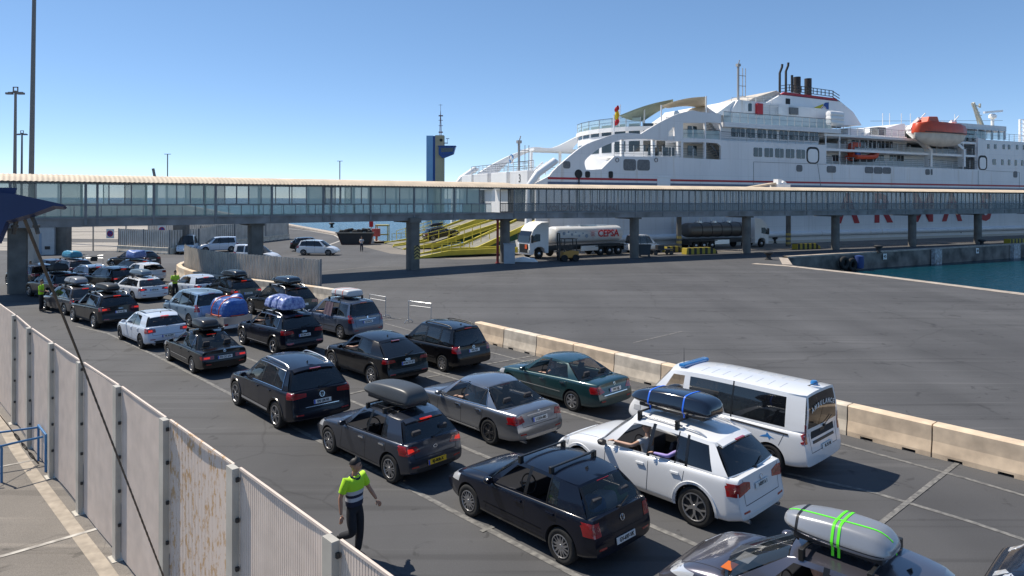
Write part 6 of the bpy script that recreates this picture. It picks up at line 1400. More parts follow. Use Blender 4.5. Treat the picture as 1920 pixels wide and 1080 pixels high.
def person(label, loc, yaw, J, shirt, trous, sk=M['skin'], band=False, head_yaw=0, h=1.0, collar=None, group=None, hair=HAIR, sleeve='short'):
    root = empty('person', loc, yaw, label, 'person', group)
    P = lambda k: J[k]
    pel = (*J['pelvis'], .115); ch = []
    wa = (*J['waist'], .095); cs = (*J['chest'], .105); nk = (*J['neck'], .052); hd = (J['neck'][0]+.012, J['neck'][1], J['neck'][2]+.09, .05)
    base_ = [[pel, wa, cs, nk, hd]]
    arms = []
    for s in ('L', 'R'):
        sh_ = (*J['sh'+s], .066); el = (*J['el'+s], .040); m1 = tuple(lerp(a, b, .45) for a, b in zip(sh_[:3], el[:3])) + (.050,); wr_ = (*J['wr'+s], .025); m2 = tuple(lerp(a, b, .35) for a, b in zip(el[:3], wr_[:3])) + (.040,)
        arms.append([cs, sh_, m1, el, m2, wr_])
    legs = []
    for s in ('L', 'R'):
        hp = (*J['hip'+s], .092); kn = (*J['kn'+s], .056); m1 = tuple(lerp(a, b, .4) for a, b in zip(hp[:3], kn[:3])) + (.080,); an = (*J['an'+s], .036); m2 = tuple(lerp(a, b, .35) for a, b in zip(kn[:3], an[:3])) + (.056,); toe = (*J['to'+s], .034)
        legs.append([pel, hp, m1, kn, m2, an, toe])
    body = skin_mesh(base_ + arms + legs, 'body', [sk]); bo_ = link('body', body, root)
    for s, sd in (('L', 1), ('R', -1)):
        el = Vector(J['el'+s]); w = Vector(J['wr'+s]); hm = skin_mesh(hand_chains(w, w-el, sd), 'hand', [sk], sub=2); link('hand', hm, root)
    fat = lambda c, k: tuple(c[:3]) + (c[3]*k,)
    q = MB(); w0, c0_, n0 = Vector(J['waist']), Vector(J['chest']), Vector(J['neck']); p0 = Vector(J['pelvis']); rings = []; zs = []
    for t, a_, b_ in ((-.9, .158, .122), (-.5, .165, .126), (0, .160, .120), (.35, .172, .124), (.7, .188, .128), (1.0, .196, .128), (1.3, .192, .118), (1.52, .175, .100), (1.68, .125, .082), (1.80, .082, .070)):
        c = w0.lerp(p0, -t) if t < 0 else (w0.lerp(c0_, t) if t <= 1 else c0_.lerp(n0, (t-1)/.8)); rings.append([c + Vector((b_*math.copysign(abs(math.cos(x))**.85, math.cos(x)), a_*math.copysign(abs(math.sin(x))**.85, math.sin(x)), -.03*abs(math.sin(x))*(t > 1.4))) for x in [k*2*math.pi/20 for k in range(20)]]); zs.append(t)
    R2 = []
    for (r1, r2) in zip(rings, rings[1:]):
        for k in range(4): R2.append([a.lerp(b, k/4) for a, b in zip(r1, r2)])
    R2.append(rings[-1]); q.loft(R2); zc = J['waist'][2]
    for f_ in q.b.faces:
        z = f_.calc_center_median().z - zc
        if band: f_.material_index = 0 if z > .12 else (1 if z > .055 else (2 if z > .0 else (1 if z > -.06 else 2)))
    for a in arms:
        e = tuple(lerp(p, q_, .45) for p, q_ in zip(a[2][:3], a[3][:3])); pts_ = [Vector(a[0][:3]).lerp(Vector(a[1][:3]), .55), Vector(a[1][:3]), Vector(a[2][:3]), Vector(e)]; rr_ = [.085, .088, .074, .068]
        if sleeve == 'long': pts_ += [Vector(a[3][:3]), Vector(a[5][:3])]; rr_ += [.058, .040]
        q.tube(pts_, rr_, 14)
    q.build('shirt', [shirt, REFL, NAVYC], root, True, 60)
    lo = [[fat(pel, 1.12), fat(l[1], 1.18), fat(l[2], 1.22), fat(l[3], 1.35), fat(l[4], 1.4), fat(l[5], 1.7)] for l in legs]
    link('trousers', skin_mesh([[fat(wa, 1.02), fat(pel, 1.12)]] + lo, 'trousers', [trous]), root)
    for s in ('L', 'R'):
        an = Vector(J['an'+s]); to = Vector(J['to'+s]); d = (to-an).normalized(); heel = an - d*.04 + Vector((0, 0, -.03))*(1 if d.z > -.7 else 0)
        link('shoe', skin_mesh([[(*heel, .042), (*an.lerp(to, .45), .046), (*to, .042), (*(to+d*.05), .030)]], 'shoe', [SHOE]), root)
    if collar:
        q = MB(); nk_ = Vector(J['neck']); q.tube([nk_ + Vector((.078*math.cos(a)+.01, .082*math.sin(a), -.015-.05*max(0, math.cos(a)))) for a in [k*2*math.pi/14 for k in range(14)]], .020, 6, closed=True); q.build('collar', collar, root, True)
    head_parts(root, Vector(J['neck']) + Vector((.022, 0, .155)), head_yaw, sk, hair)
    return root
STAND = dict(pelvis=(0, 0, .95), waist=(0, 0, 1.12), chest=(0, 0, 1.32), neck=(.01, 0, 1.50), shL=(0, .18, 1.42), shR=(0, -.18, 1.42), elL=(-.02, .25, 1.14), elR=(-.02, -.25, 1.14), wrL=(.10, .22, .92), wrR=(.10, -.22, .92),
    hipL=(0, .09, .88), hipR=(0, -.09, .88), knL=(.02, .12, .50), knR=(.02, -.10, .50), anL=(0, .13, .09), anR=(-.02, -.11, .09), toL=(.15, .15, .045), toR=(.13, -.12, .045))
WALK = dict(STAND, wrR=(.02, -.31, .88), elR=(-.05, -.27, 1.15), elL=(.02, .31, 1.18), wrL=(.14, .40, .95), hipL=(.01, .09, .88), knL=(.05, .09, .50), anL=(.00, .08, .09), toL=(.15, .10, .045), hipR=(0, -.09, .88), knR=(.10, -.11, .51), anR=(-.26, -.12, .36), toR=(-.33, -.12, .22))
face = lambda dx, dy: math.atan2(dy, dx)
m_ = G(664, 1047)
person('man in a yellow and navy hi-vis polo walking between the mesh fence and the cars', m_, face(.80, -.60), WALK, HIVIS, TROU, band=True, head_yaw=.75, collar=NAVYC)
HOLD = dict(STAND, elL=(.04, .26, 1.16), wrL=(.26, .10, 1.12), elR=(.04, -.26, 1.16), wrR=(.26, -.08, 1.12))
person('guard in a hi-vis yellow top standing in the bridge shade at the left', G(77, 584), face(.9, .3), HOLD, HIVIS, TROU, band=False)
person('guard in a hi-vis vest over a blue shirt, reading notes by the curved barriers', G(328, 560), face(.8, -.6), HOLD, mat('hivis_vest', (.40, .60, .03), .7), TROU, sleeve='short')
person('person in white and navy standing alone on the open quay by the skip', G(678, 471.5), face(-.2, -1), HOLD, mat('shirt_white', (.5, .5, .5), .8), NAVYC)
person('person in a pink shirt standing in shade beside the big left column', G(45, 548), face(.9, -.3), STAND, mat('shirt_pink', (.60, .10, .28), .8), TROU)
person('person in dark clothes behind the one in the pink shirt', G(57, 536), face(.5, -.8), HOLD, NAVYC, TROU)
def seated(c, x, y, z, label, shirt, arm='L', reach=(.30, .34, -.06), sk=SKIN2, sleeve=False, s=1.0):
    """someone sitting inside a car; reach = hand position relative to the shoulder"""
    root = empty('person', label=label, cat='person'); on_car(c, root, x, y, z)
    sh_ = (0, .17*s, .42*s); ch = (0, 0, .30*s, .13*s); nk = (0, 0, .50*s, .05*s); wr_ = tuple(a+b for a, b in zip(sh_, reach)); el = (sh_[0]+reach[0]*.12, sh_[1]+reach[1]*.82, sh_[2]+reach[2]-.01)
    R_ = [(0, 0, 0, .14*s), ch, nk, (0, 0, .58*s, .05*s)]
    armc = [ch, (*sh_, .06*s), (*[lerp(a, b, .5) for a, b in zip(sh_, el)], .05*s), (*el, .042*s), (*[lerp(a, b, .5) for a, b in zip(el, wr_)], .036*s), (*wr_, .025*s)]
    arm2 = [ch, (0, -.17*s, .42*s, .06*s), (.12*s, -.22*s, .20*s, .042*s), (.34*s, -.12*s, .24*s, .025*s)]
    legs = [[(0, 0, 0, .14*s), (.12*s, sd*.09*s, -.02*s, .09*s), (.42*s, sd*.12*s, .0, .06*s)] for sd in (1, -1)]
    link('body', skin_mesh([R_, armc, arm2] + legs, 'body', [sk]), root)
    e_ = armc[5] if sleeve else armc[3]
    f_ = lambda p, k: (*p[:3], p[3]*k)
    link('shirt', skin_mesh([[(0, 0, 0, .15*s), f_(ch, 1.12), (0, 0, .47*s, .07*s)], [f_(ch, 1.12)] + [f_(p, 1.25) for p in (armc[1:6] if sleeve else armc[1:3])], [f_(ch, 1.12), f_(arm2[1], 1.25), (.06*s, -.2*s, .32*s, .06*s)]], 'shirt', [shirt]), root)
    link('hand', skin_mesh(hand_chains(wr_, Vector(wr_) - Vector(el), 1, s), 'hand', [sk]), root)
    head_parts(root, Vector((.02*s, 0, .66*s)), 0, sk, s=s); return root
WHT = mat('tshirt_white', (.55, .55, .55), .8); LIL = mat('sleeve_lilac', (.38, .30, .62), .8); PURP = mat('top_purple', (.16, .07, .22), .8)
seated(x5, .02, .40, .80, 'driver of the white off-roader with a bare arm along the door', WHT, reach=(.48, .38, -.04))
seated(x5, -.86, .46, .88, 'child in a lilac sleeve leaning out of the white off-roader rear window', LIL, reach=(.34, .36, -.02), sleeve=True, s=.8)
seated(cars['q3'], -.14, .40, .72, 'driver of the black coupe-backed off-roader holding the window edge', NAVYC, reach=(.22, .34, .0))
seated(cars['c8'], .0, .42, .70, 'driver of the steel blue people carrier with an arm outside', WHT, reach=(.34, .36, -.02))
seated(cars['q5'], -.10, .38, .76, 'driver of the dark blue off-roader with the bundles', WHT, reach=(.20, .30, .05))
seated(cars['rio'], -1.0, .34, .62, 'passenger in a purple top behind the slate hatchback driver', PURP, reach=(.10, .12, -.2))
seated(cars['altea'], -.2, .38, .64, 'driver in a white shirt in the gunmetal hatchback', WHT, reach=(.25, .28, .0))
seated(cars['green'], -.2, .36, .54, 'driver of the dark green saloon', NAVYC, reach=(.18, .2, -.05))
seated(cars['cclass'], -.2, .36, .54, 'driver of the silver grey saloon', WHT, reach=(.20, .24, -.02))
# luggage and soft things
tg = tarp('tarp_pale_blue', (.30, .36, .55), (.05, .08, .30), 8)
for k, (x, L, nm) in enumerate(((-.05, .62, 'front'), (-.62, .62, 'middle'), (-1.18, .55, 'rear'))):
    b = tag(link('roof_bundle', lumpy('roof_bundle', L+.12, 1.18, .50, tg, 11+k, pinch=(0,))), '%s pale blue plastic wrapped bundle on the dark blue off-roader' % nm, 'bundle', 'pale blue bundles on one roof'); on_car(q5, b, x, 0, 1.72)
q = MB(); q.box(-1.3, .3, -.02, .02, 0, .01); q.b.free()
# trailer with blue tarpaulin
p = G(425, 624); esp = cars['espace']['root']; tr = empty('luggage_trailer', (0, 0, 0), esp.rotation_euler.z, 'small flat trailer behind the light blue people carrier', 'trailer'); d_ = Vector((math.cos(tr.rotation_euler.z), math.sin(tr.rotation_euler.z), 0)); tr.location = esp.location - d_*3.75
q = MB(); q.box(-.95, .95, -.68, .68, .42, .50); q.bar((.9, 0, .42), (1.75, 0, .42), .08); q.build('chassis', M['alu'], tr)
for y in (.68, -.70): q = MB(); q.box(-.95, .95, y, y+.03, .50, .80); q.build('side_board', M['alu'], tr)
q = MB(); q.box(-.98, -.95, -.68, .70, .50, .80); q.build('tail_board', M['alu'], tr); q = MB(); q.box(-1.02, -.96, -.75, .75, .30, .42); q.build('light_board', M['platew'], tr)
for s in (1, -1): w_ = link('wheel', tyre_mesh(.27, .17, .15), tr); w_.location = (-.1, s*.76, .27); q = MB(); q.box(-1.04, -.97, s*.62-.08, s*.62+.08, .44, .52); q.build('tail_light', M['lampred'], tr)
q = MB(); q.box(-1.035, -1.02, -.26, .26, .31, .42); po = q.build('licence_plate', M['platew'], tr); o = link('lettering', text_mesh('CJ 803 NS', .09, M['ink'], .001, .9), po); o.matrix_local = Matrix.Translation((-1.037, 0, .365)) @ Matrix(((0, 0, -1, 0), (-1, 0, 0, 0), (0, 1, 0, 0), (0, 0, 0, 1)))
b = tag(link('tarp_bundle', lumpy('tarp_bundle', 1.85, 1.42, .88, tarp('tarp_royal_blue', (.006, .05, .26), (.06, .14, .34), 12), 21, (26, 16), pinch=(-.5, .35))), 'big royal blue tarpaulin bundle strapped in orange on the small trailer', 'bundle'); b.location = tr.location + Vector((0, 0, .72)); b.rotation_euler.z = tr.rotation_euler.z
q = MB(); q.tube([(.95*math.cos(a), .73*math.sin(a), .12) for a in [k*math.pi/12 for k in range(24)]], .022, 6, closed=True)
for x in (-.45, .3): q.tube([(x, .74*math.cos(a), .05+.88*abs(math.sin(a))**.7) for a in [k*math.pi/10 for k in range(11)]], .025, 5)
q.build('strap', MATS['strap_orange'], b)
# golf luggage behind the rear window
for k, (y, z, m) in enumerate(((-.32, .98, mat('bag_green', (.10, .22, .06), .6)), (.30, .96, mat('bag_blue', (.05, .16, .35), .6)), (.0, 1.0, mat('bag_white', (.42, .44, .46), .6)))):
    b = tag(link('shopping_bag', lumpy('shopping_bag', .42, .42, .26, m, 30+k)), ['green', 'blue', 'white'][k] + ' bag pressed against the rear window of the navy hatchback', 'bag', 'bags in the navy hatchback boot'); on_car(cars['golf'], b, -1.52, y, .84)
# ambulance fittings
LBAR = mat('lightbar_blue', (.02, .16, .42), .12, coat=1, spec=.8); a_ = amb['root']; H2 = 1.98
q = MB(); q.box(.86, 1.06, -.60, .60, H2-.05, H2+.05); q.build('light_bar', LBAR, a_, bevel=.035); q = MB(); q.box(.90, 1.02, -.45, .45, H2-.12, H2-.03); q.build('light_bar_foot', M['plastic'], a_)
q = MB(); q.lathe([(.09, 0), (.09, .06), (.06, .10)], 14, c=(-2.2, -.2, amb['rz'](-2.2, -.2))); q.build('beacon', LBAR, a_, True)
for i, x in enumerate([.4 - .30*k for k in range(8)]):
    for s in (1, -1): q = MB(); patch(q, amb['T'], [(x-.018, s*.16), (x+.018, s*.16), (x+.018, s*.56), (x-.018, s*.56)], 'T', .006, .08, .01); q.build('roof_rib', WHITE, a_)
T_ = amb['T']; h_ = T_.ray_cast(Vector((-9, 0, 1.62)), Vector((1, 0, 0))); xx = h_[0].x if h_[0] else -2.5
for i, ch in enumerate('AMBULANCE'):
    t = (i-4)/4; o = link('lettering', text_mesh(ch, .155, M['white'], .002, .95, .004), a_); y = -t*.56; z = 1.66 - .09*t*t
    h_ = amb['TG'].ray_cast(Vector((-9, y, z)), Vector((1, 0, 0))); xx = h_[0].x if h_[0] else xx
    o.matrix_local = Matrix.Translation((xx-.02, y, z)) @ Matrix(((0, 0, -1, 0), (-1, 0, 0, 0), (0, 1, 0, 0), (0, 0, 0, 1))) @ Matrix.Rotation(-t*.30, 4, 'Z')
for k, (x, z) in enumerate(((-1.62, .86),)):
    q = MB(); P_ = [(-.16, -.03), (-.05, .02), (.02, .09), (.04, .03), (.12, .0), (.20, -.05), (.08, -.035), (.0, -.02), (-.04, -.08), (-.07, -.02)]; patch(q, T_, [(x+a*(1 if k else 1), z+b) for a, b in P_], 'L', .004, .04); q.build('emblem', mat('emblem_sea_blue', (.04, .20, .50), .4), a_)
q = MB(); q.lathe([(.02, 0), (.012, .02), (.003, .45)], 6, c=(1.15, .2, amb['rz'](1.15, .2))); q.build('aerial', M['plastic'], a_)
# paper and orange tag behind the gunmetal windscreen
def on_screen(car_, u, v, w, h, m, nm):
    q = MB(); q.T = Matrix.Translation((car_['P']['A'][0]-.12+u, v, pl(car_['P']['belt'], .5)+.075 + u*-.1)); q.box(-h/2, h/2, -w/2, w/2, 0, .004); return q.build(nm, m, car_['root'])
on_screen(alt, .10, .20, .32, .20, M['white'], 'parking_paper'); on_screen(alt, .18, .58, .25, .16, mat('tag_orange', (.55, .12, .01), .6), 'orange_tag')
# ================================================================ further vehicles
FG = 'vehicles parked beyond the footbridge'
def park(P, px, py, yaw, label, name='parked_car', cat='car', group=FG):
    c = car(P, name, label, cat, group, rz=yaw); c['root'].location = G(px, py); return c
park(base('mpv', wb=2.79, fo=.88, ro=.86, W=1.83, H=1.66, paint=WHITE, alltint=1, clearn=0), 597, 478, R(-3), 'white people carrier seen side on in the open yard beyond the striped fence')
park(base('suv', paint=BLK), 582, 470, R(12), 'black off-roader parked behind the white people carrier in the open yard')
VAN = dict(belt=[(-2.3, 1.06), (-1.3, 1.04), (1.2, .98), (1.9, .90)], H=1.80, roof=(1.68, 1.745, 1.72, -.5), D=(-1.98, -1.92), spoiler=0)
park(base('mpv', paint=WHITE, wins=[(.82, .28, .02, -.02), (-.12, -.12, -.78, -.78), (-.92, -.92, -1.66, -1.64)], bodypillars=(2, 4), wb=2.7, ro=.72, **VAN), 481, 492, R(-8), 'white window van seen side on behind the striped fence next to the middle column', 'parked_van', 'van')
park(base('mpv', paint=WHITE, **dict(VAN, H=2.1, roof=(1.98, 2.04, 2.0, -.5), clearn=0)), 352, 474, R(-75), 'white van facing the camera above the curved striped fence', 'parked_van', 'van')
park(base('mpv', paint=WBLUE, **VAN), 408, 472, R(-150), 'pale blue white van beside the white van facing the camera', 'parked_van', 'van')
park(base('mpv', paint=WHITE, W=2.0, wb=3.1, **dict(VAN, H=2.15, roof=(2.02, 2.09, 2.05, -.5))), 1206, 472.5, R(28), 'white delivery van parked behind the fuel tanker', 'parked_van', 'van')
rc_ = car(base('suv', paint=NAVY, bars=(-.1, -.9)), 'parked_car', 'dark car with a roof box driving up the middle stern ramp', 'car'); pp = uv(-8.2, 10.9, 1.12); rc_['root'].location = pp; rc_['root'].rotation_euler = (0, -.14, SHANG)
b = roof_box(L=1.8, Wd=.8, H=.36, m=M['rack'], label='black roof box on the dark car climbing the stern ramp'); on_car(rc_, b, -.45, 0, 1.80)
# tanker lorries
def truck_wheel(parent, x, y, z=.5, r=.5): w_ = link('wheel', tyre_mesh(r, .30, .3), parent); w_.location = (x, y, z); q = MB(); q.lathe([(.30, -.1), (.30, .08), (.22, .10), (.12, .16), (.01, .16)], 20, 'Y'); o = q.build('rim', M['rim'], w_, True, 35); o.rotation_euler.z = 0 if y > 0 else math.pi
def tanker(loc, yaw, label, tankm, ribs, cabm, text=None):
    """x forward from the tail (0) to the cab front (13.4); y left"""
    r = empty('tanker_lorry', loc, yaw, label, 'lorry')
    q = MB(); rings = []
    for x in (.4, .55, .8, 9.4, 9.7, 9.85):
        k = .72 if x in (.4, 9.85) else (.93 if x in (.55, 9.7) else 1); rings.append([(x, 1.22*k*math.copysign(abs(math.cos(a))**.75, math.cos(a)), 2.42 + .92*k*math.copysign(abs(math.sin(a))**.8, math.sin(a))) for a in [i*2*math.pi/28 for i in range(28)]])
    q.loft(rings); tk = q.build('tank', tankm, r, True, 50)
    if ribs:
        for x in (2.2, 3.8, 5.4, 7.0, 8.6): q = MB(); q.tube([(x, 1.23*math.copysign(abs(math.cos(a))**.75, math.cos(a)), 2.42+.93*math.copysign(abs(math.sin(a))**.8, math.sin(a))) for a in [i*2*math.pi/28 for i in range(28)]], .04, 5, closed=True); q.build('rib', M['plastic'], tk, True)
        for x in (2.6, 5, 7.4): q = MB(); q.lathe([(.45, 3.2), (.45, 3.55), (.3, 3.6)], 16, c=(x, 0, 0)); q.build('hatch', M['alu'], tk, True, 40)
        q = MB(); q.bar((1.5, .8, 4.1), (9, .8, 4.1), .05)
        for x in (1.5, 3.4, 5.3, 7.2, 9): q.bar((x, .8, 3.2), (x, .8, 4.1), .05)
        q.build('walkway_rail', M['alu'], tk)
    else:
        q = MB(); q.box(2.2, 7.6, -.35, .35, 3.30, 3.42); q.box(3.9, 6.2, .1, .5, 3.3, 3.46); q.build('top_walkway', M['alu'], tk)
    q = MB(); q.box(.4, 12.8, -.5, .5, .75, 1.25); q.box(.3, .5, -1.15, 1.15, .55, 1.2); q.build('chassis', M['plastic'], r)
    q = MB(); q.box(4.2, 6.6, 1.05, 1.2, .6, 1.15); q.box(4.2, 6.6, -1.2, -1.05, .6, 1.15); q.build('side_guard', M['alu'], r)
    for x in (1.2, 2.5, 3.8, 9.3, 12.2):
        for s in (1, -1): truck_wheel(r, x, s*1.05)
    q = MB(); q.box(.0, 4.6, 1.0, 1.24, 1.02, 1.12); q.box(0, 4.6, -1.24, -1.0, 1.02, 1.12); q.build('mudguard', M['plastic'], r)
    pr = [(11.0, .55), (11.45, .55), (11.55, 1.0), (11.9, 1.22), (12.45, 1.22), (12.8, 1.0), (12.9, .45), (13.35, .40), (13.42, 1.5), (13.28, 2.4), (12.95, 3.1), (12.5, 3.55), (11.9, 3.85), (10.95, 3.9)]
    q = MB(); q.prism(pr[::-1], -1.22, 1.22); cab = q.build('cab', cabm, r, bevel=.07)
    q = MB(); q.prism([(13.40, 1.72), (13.29, 2.42), (13.05, 2.92), (13.10, 2.92), (13.36, 2.42), (13.47, 1.72)], -1.08, 1.08); q.build('windshield', M['tint'], r, bevel=.02)
    for s in (1, -1): q = MB(); q.prism([(12.1, 1.85), (13.1, 1.72), (13.0, 2.35), (12.7, 2.6), (12.1, 2.6)][::-1], s*1.225-.005, s*1.225+.005); q.build('side_window', M['tint'], r); q = MB(); q.box(13.1, 13.3, s*1.32-.08, s*1.32+.08, 1.7, 2.5); q.bar((13.1, s*1.2, 2.5), (13.2, s*1.35, 2.5), .05); q.build('mirror', M['plastic'], r); q = MB(); q.box(13.30, 13.44, s*.95-.18, s*.95+.18, .62, .98); q.build('headlight', M['lampclear'], r, bevel=.03)
    q = MB(); 
    for k in range(6): q.box(13.36, 13.46, -.72, .72, .70+k*.14, .78+k*.14)
    q.box(13.34, 13.43, -.85, .85, .62, 1.55); q.build('grille', M['plastic'], r)
    q = MB(); q.box(12.75, 12.95, -1.0, 1.0, 3.0, 3.12); q.build('sun_visor', M['plastic'], r)
    if text:
        o = link('lettering', text_mesh(text, .82, SHRED2, .005, 1.0, .02), tk); o.matrix_local = Matrix.Translation((2.55, -1.0, 2.6)) @ Matrix.Rotation(0, 4, 'Z') @ Matrix(((1, 0, 0, 0), (0, 0, -1, 0), (0, 1, 0, 0), (0, 0, 0, 1)))
    return r, tk, cab
SHRED2 = mat('brand_red', (.55, .01, .02), .45)
ang = math.atan2(.53, .85)
# near side of this lorry is its left side (it points left), so build it turned and write on its left face
r_, tk, cab = tanker(Vector((2.1, 73.2, 0)) + Vector((.85, .53, 0)).normalized()*13.2 + Vector((-.53, .85, 0)).normalized()*1.25, ang + math.pi, 'white fuel tanker lorry with a red company name, facing left under the footbridge', mat('tank_white', (.70, .70, .69), .3, noise=.06, scale=1, coat=.5), False, SHW2)
def face_left(o, x, z): o.matrix_local = Matrix.Translation((x, 1.26, z)) @ Matrix(((-1, 0, 0, 0), (0, 0, 1, 0), (0, 1, 0, 0), (0, 0, 0, 1)))
o = link('lettering', text_mesh('CEPSA', 1.08, SHRED2, .006, 1.0, .025), tk); face_left(o, 2.75, 2.45)
q = MB()
for k in range(8): a = k*math.pi/4; r1 = .52; q.prism([(math.cos(a-.35)*.10, math.sin(a-.35)*.10), (math.cos(a)*r1, math.sin(a)*r1), (math.cos(a+.35)*.10, math.sin(a+.35)*.10)], 0, .006, 'XY')
o = q.build('emblem', SHRED2, tk); face_left(o, 5.0, 2.45)
for k, (x, z, s_) in enumerate(((9.0, 2.6, .2), (8.4, 2.75, .13), (7.9, 2.45, .15), (7.4, 2.7, .1), (6.9, 2.3, .13), (6.4, 2.55, .1), (5.9, 2.25, .22))): q = MB(); q.prism([(s_*math.cos(a), s_*math.sin(a)) for a in [i*math.pi/5 for i in range(10)]], 0, .006, 'XY'); o = q.build('bubble_mark', mat('mark_blue', (.30, .36, .45), .5), tk); face_left(o, x, z)
q = MB(); q.box(13.46, 13.49, .35, .75, 1.05, 1.5); q.build('hazard_plate', mat('plate_orange', (.65, .10, .02), .5), cab)
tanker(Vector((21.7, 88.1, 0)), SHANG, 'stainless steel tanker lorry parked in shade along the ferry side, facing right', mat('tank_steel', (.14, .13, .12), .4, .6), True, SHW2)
# forklift
f = empty('forklift', G(1063, 490), R(200), 'yellow forklift in front of the fuel tanker', 'forklift')
q = MB(); q.prism([(-1.1, .35), (-1.15, 1.05), (-.3, 1.15), (.6, 1.0), (.7, .35)], -.5, .5); q.build('body', mat('forklift_ochre', (.45, .22, .04), .5), f, bevel=.08)
q = MB()
for y in (-.25, .25): q.bar((.95, y, .1), (.95, y, 2.9), .12)
for z in (1.0, 2.0, 2.85): q.bar((.95, -.25, z), (.95, .25, z), .1)
q.build('mast', M['plastic'], f); q = MB()
for y in (-.25, .25): q.box(1.0, 2.1, y-.05, y+.05, .1, .15)
q.build('fork', M['plastic'], f); q = MB()
for x in (-.9, .5):
    for y in (-.45, .45): q.bar((x, y, 1.0), (x*.9, y, 2.3), .07)
q.box(-.95, .6, -.5, .5, 2.28, 2.34); q.build('overhead_guard', M['plastic'], f); q = MB(); q.box(-.45, .05, -.25, .25, 1.1, 1.25); q.box(-.5, -.35, -.25, .25, 1.2, 1.7); q.build('seat', M['plastic'], f)
for x in (-.75, .5):
    for y in (-.5, .5): w_ = link('wheel', tyre_mesh(.36, .2, .24), f); w_.location = (x, y, .36)
# ================================================================ quay furniture
HAZ = mat('hazard_stripes', (.5, .4, .02), .6); n = HAZ.node_tree; tc = n.nodes.new('ShaderNodeTexCoord'); sx_ = n.nodes.new('ShaderNodeSeparateXYZ'); mm_ = n.nodes.new('ShaderNodeMath'); mm_.operation = 'MODULO'; mm_.inputs[1].default_value = .8; ad = n.nodes.new('ShaderNodeMath'); ad.operation = 'ADD'; ad.inputs[1].default_value = 80
gt = n.nodes.new('ShaderNodeMath'); gt.operation = 'GREATER_THAN'; gt.inputs[1].default_value = .4; mx = n.nodes.new('ShaderNodeMixRGB'); mx.inputs[1].default_value = (.34, .26, .02, 1); mx.inputs[2].default_value = (.015, .015, .015, 1)
n.links.new(tc.outputs['Object'], sx_.inputs[0]); n.links.new(sx_.outputs[0], ad.inputs[0]); n.links.new(ad.outputs[0], mm_.inputs[0]); n.links.new(mm_.outputs[0], gt.inputs[0]); n.links.new(gt.outputs[0], mx.inputs[0]); n.links.new(mx.outputs[0], n.nodes['Principled BSDF'].inputs['Base Color'])
for px, py, L, nm in ((1312, 476, 4.6, 'long yellow and black striped kerb block in front of the steel tanker'), (1262, 473, 2.6, 'short yellow and black striped block right of the delivery van'), (1512, 467, 4.2, 'yellow and black striped block right of the white truck cab'), (1905, 457, 4.5, 'yellow and black striped block at the far right of the quay')):
    q = MB(); q.prism([(-L/2, 0), (-L/2+.1, .75), (L/2-.9, .75), (L/2-.1, .35), (L/2, 0)], -.45, .45); o = q.build('hazard_block', HAZ, bevel=.04); o.location = G(px, py); o.rotation_euler.z = SHANG; tag(o, nm, 'kerb block', 'hazard striped blocks on the quay')
def bollard(px, py, nm, s=1.0):
    q = MB(); q.lathe([(.30, 0), (.30, .05), (.20, .08), (.17, .35), (.20, .42), (.36, .50), (.38, .62), (.30, .68), (.05, .70)], 18); o = q.build('mooring_bollard', mat('bollard_iron', (.03, .03, .032), .6, noise=.3, scale=6), None, True, 50); o.location = G(px, py); o.scale = (s, s, s); tag(o, nm, 'bollard', 'mooring bollards along the quay')
bollard(1441, 487, 'black iron bollard at the near corner of the basin', 1.3); bollard(1647, 473.5, 'black iron bollard halfway along the basin wall', 1.3); bollard(1841, 461, 'black iron bollard near the right end of the basin wall', 1.3); bollard(622, 427, 'bollard furthest out on the left sea quay', 1.6); bollard(690, 440, 'bollard on the left sea quay behind the skip', 1.6); bollard(1452, 456, 'bollard by the cab of the steel tanker', 1.3); bollard(1640, 449, 'bollard on the berth edge below the red letters', 1.3); bollard(1797, 444, 'bollard on the berth edge far right', 1.3)
def wallthing(t, nm, label, cat, m, w, z0, z1, th=.12, group=None):
    A_ = Vector((30, 75.4, 0)); B_ = Vector((71.7, 98.5, 0)); d = (B_-A_).normalized(); n_ = Vector((d.y, -d.x, 0)); q = MB(); q.T = Matrix.Translation(A_ + d*t) @ Matrix.Rotation(math.atan2(d.y, d.x), 4, 'Z'); q.box(-w/2, w/2, -th, 0, z0, z1); return tag(q.build(nm, m, bevel=.01), label, cat, group)
FPN = mat('fender_paint', (.42, .44, .46), .7, noise=.5, scale=3, dirt=(.2, .18, .16)); wallthing(27.6, 'fender_panel', 'worn white fender panel on the basin wall, the one in full view', 'fender', FPN, 1.5, -2.2, .10, .5); wallthing(46.8, 'fender_panel', 'worn white fender panel at the right picture edge', 'fender', FPN, 1.8, -2.2, .10, .5)
for t, tx in ((17.2, '45'), (37.5, '44')): s_ = wallthing(t, 'berth_number_plate', ('berth plate 45 on the basin wall, nearer the tyres' if tx == '45' else 'berth plate 44 on the basin wall, left of the picture edge panel'), 'sign', M['white'], .7, -.85, -.15, .04); o = link('lettering', text_mesh(tx, .5, M['ink'], .01), s_); A_ = Vector((30, 75.4, 0)); d = (Vector((71.7, 98.5, 0))-A_).normalized(); o.matrix_local = Matrix.Translation(A_ + d*t + Vector((d.y, -d.x, 0))*.06 + Vector((0, 0, -.5))) @ Matrix.Rotation(math.atan2(d.y, d.x), 4, 'Z') @ Matrix.Rotation(R(90), 4, 'X')
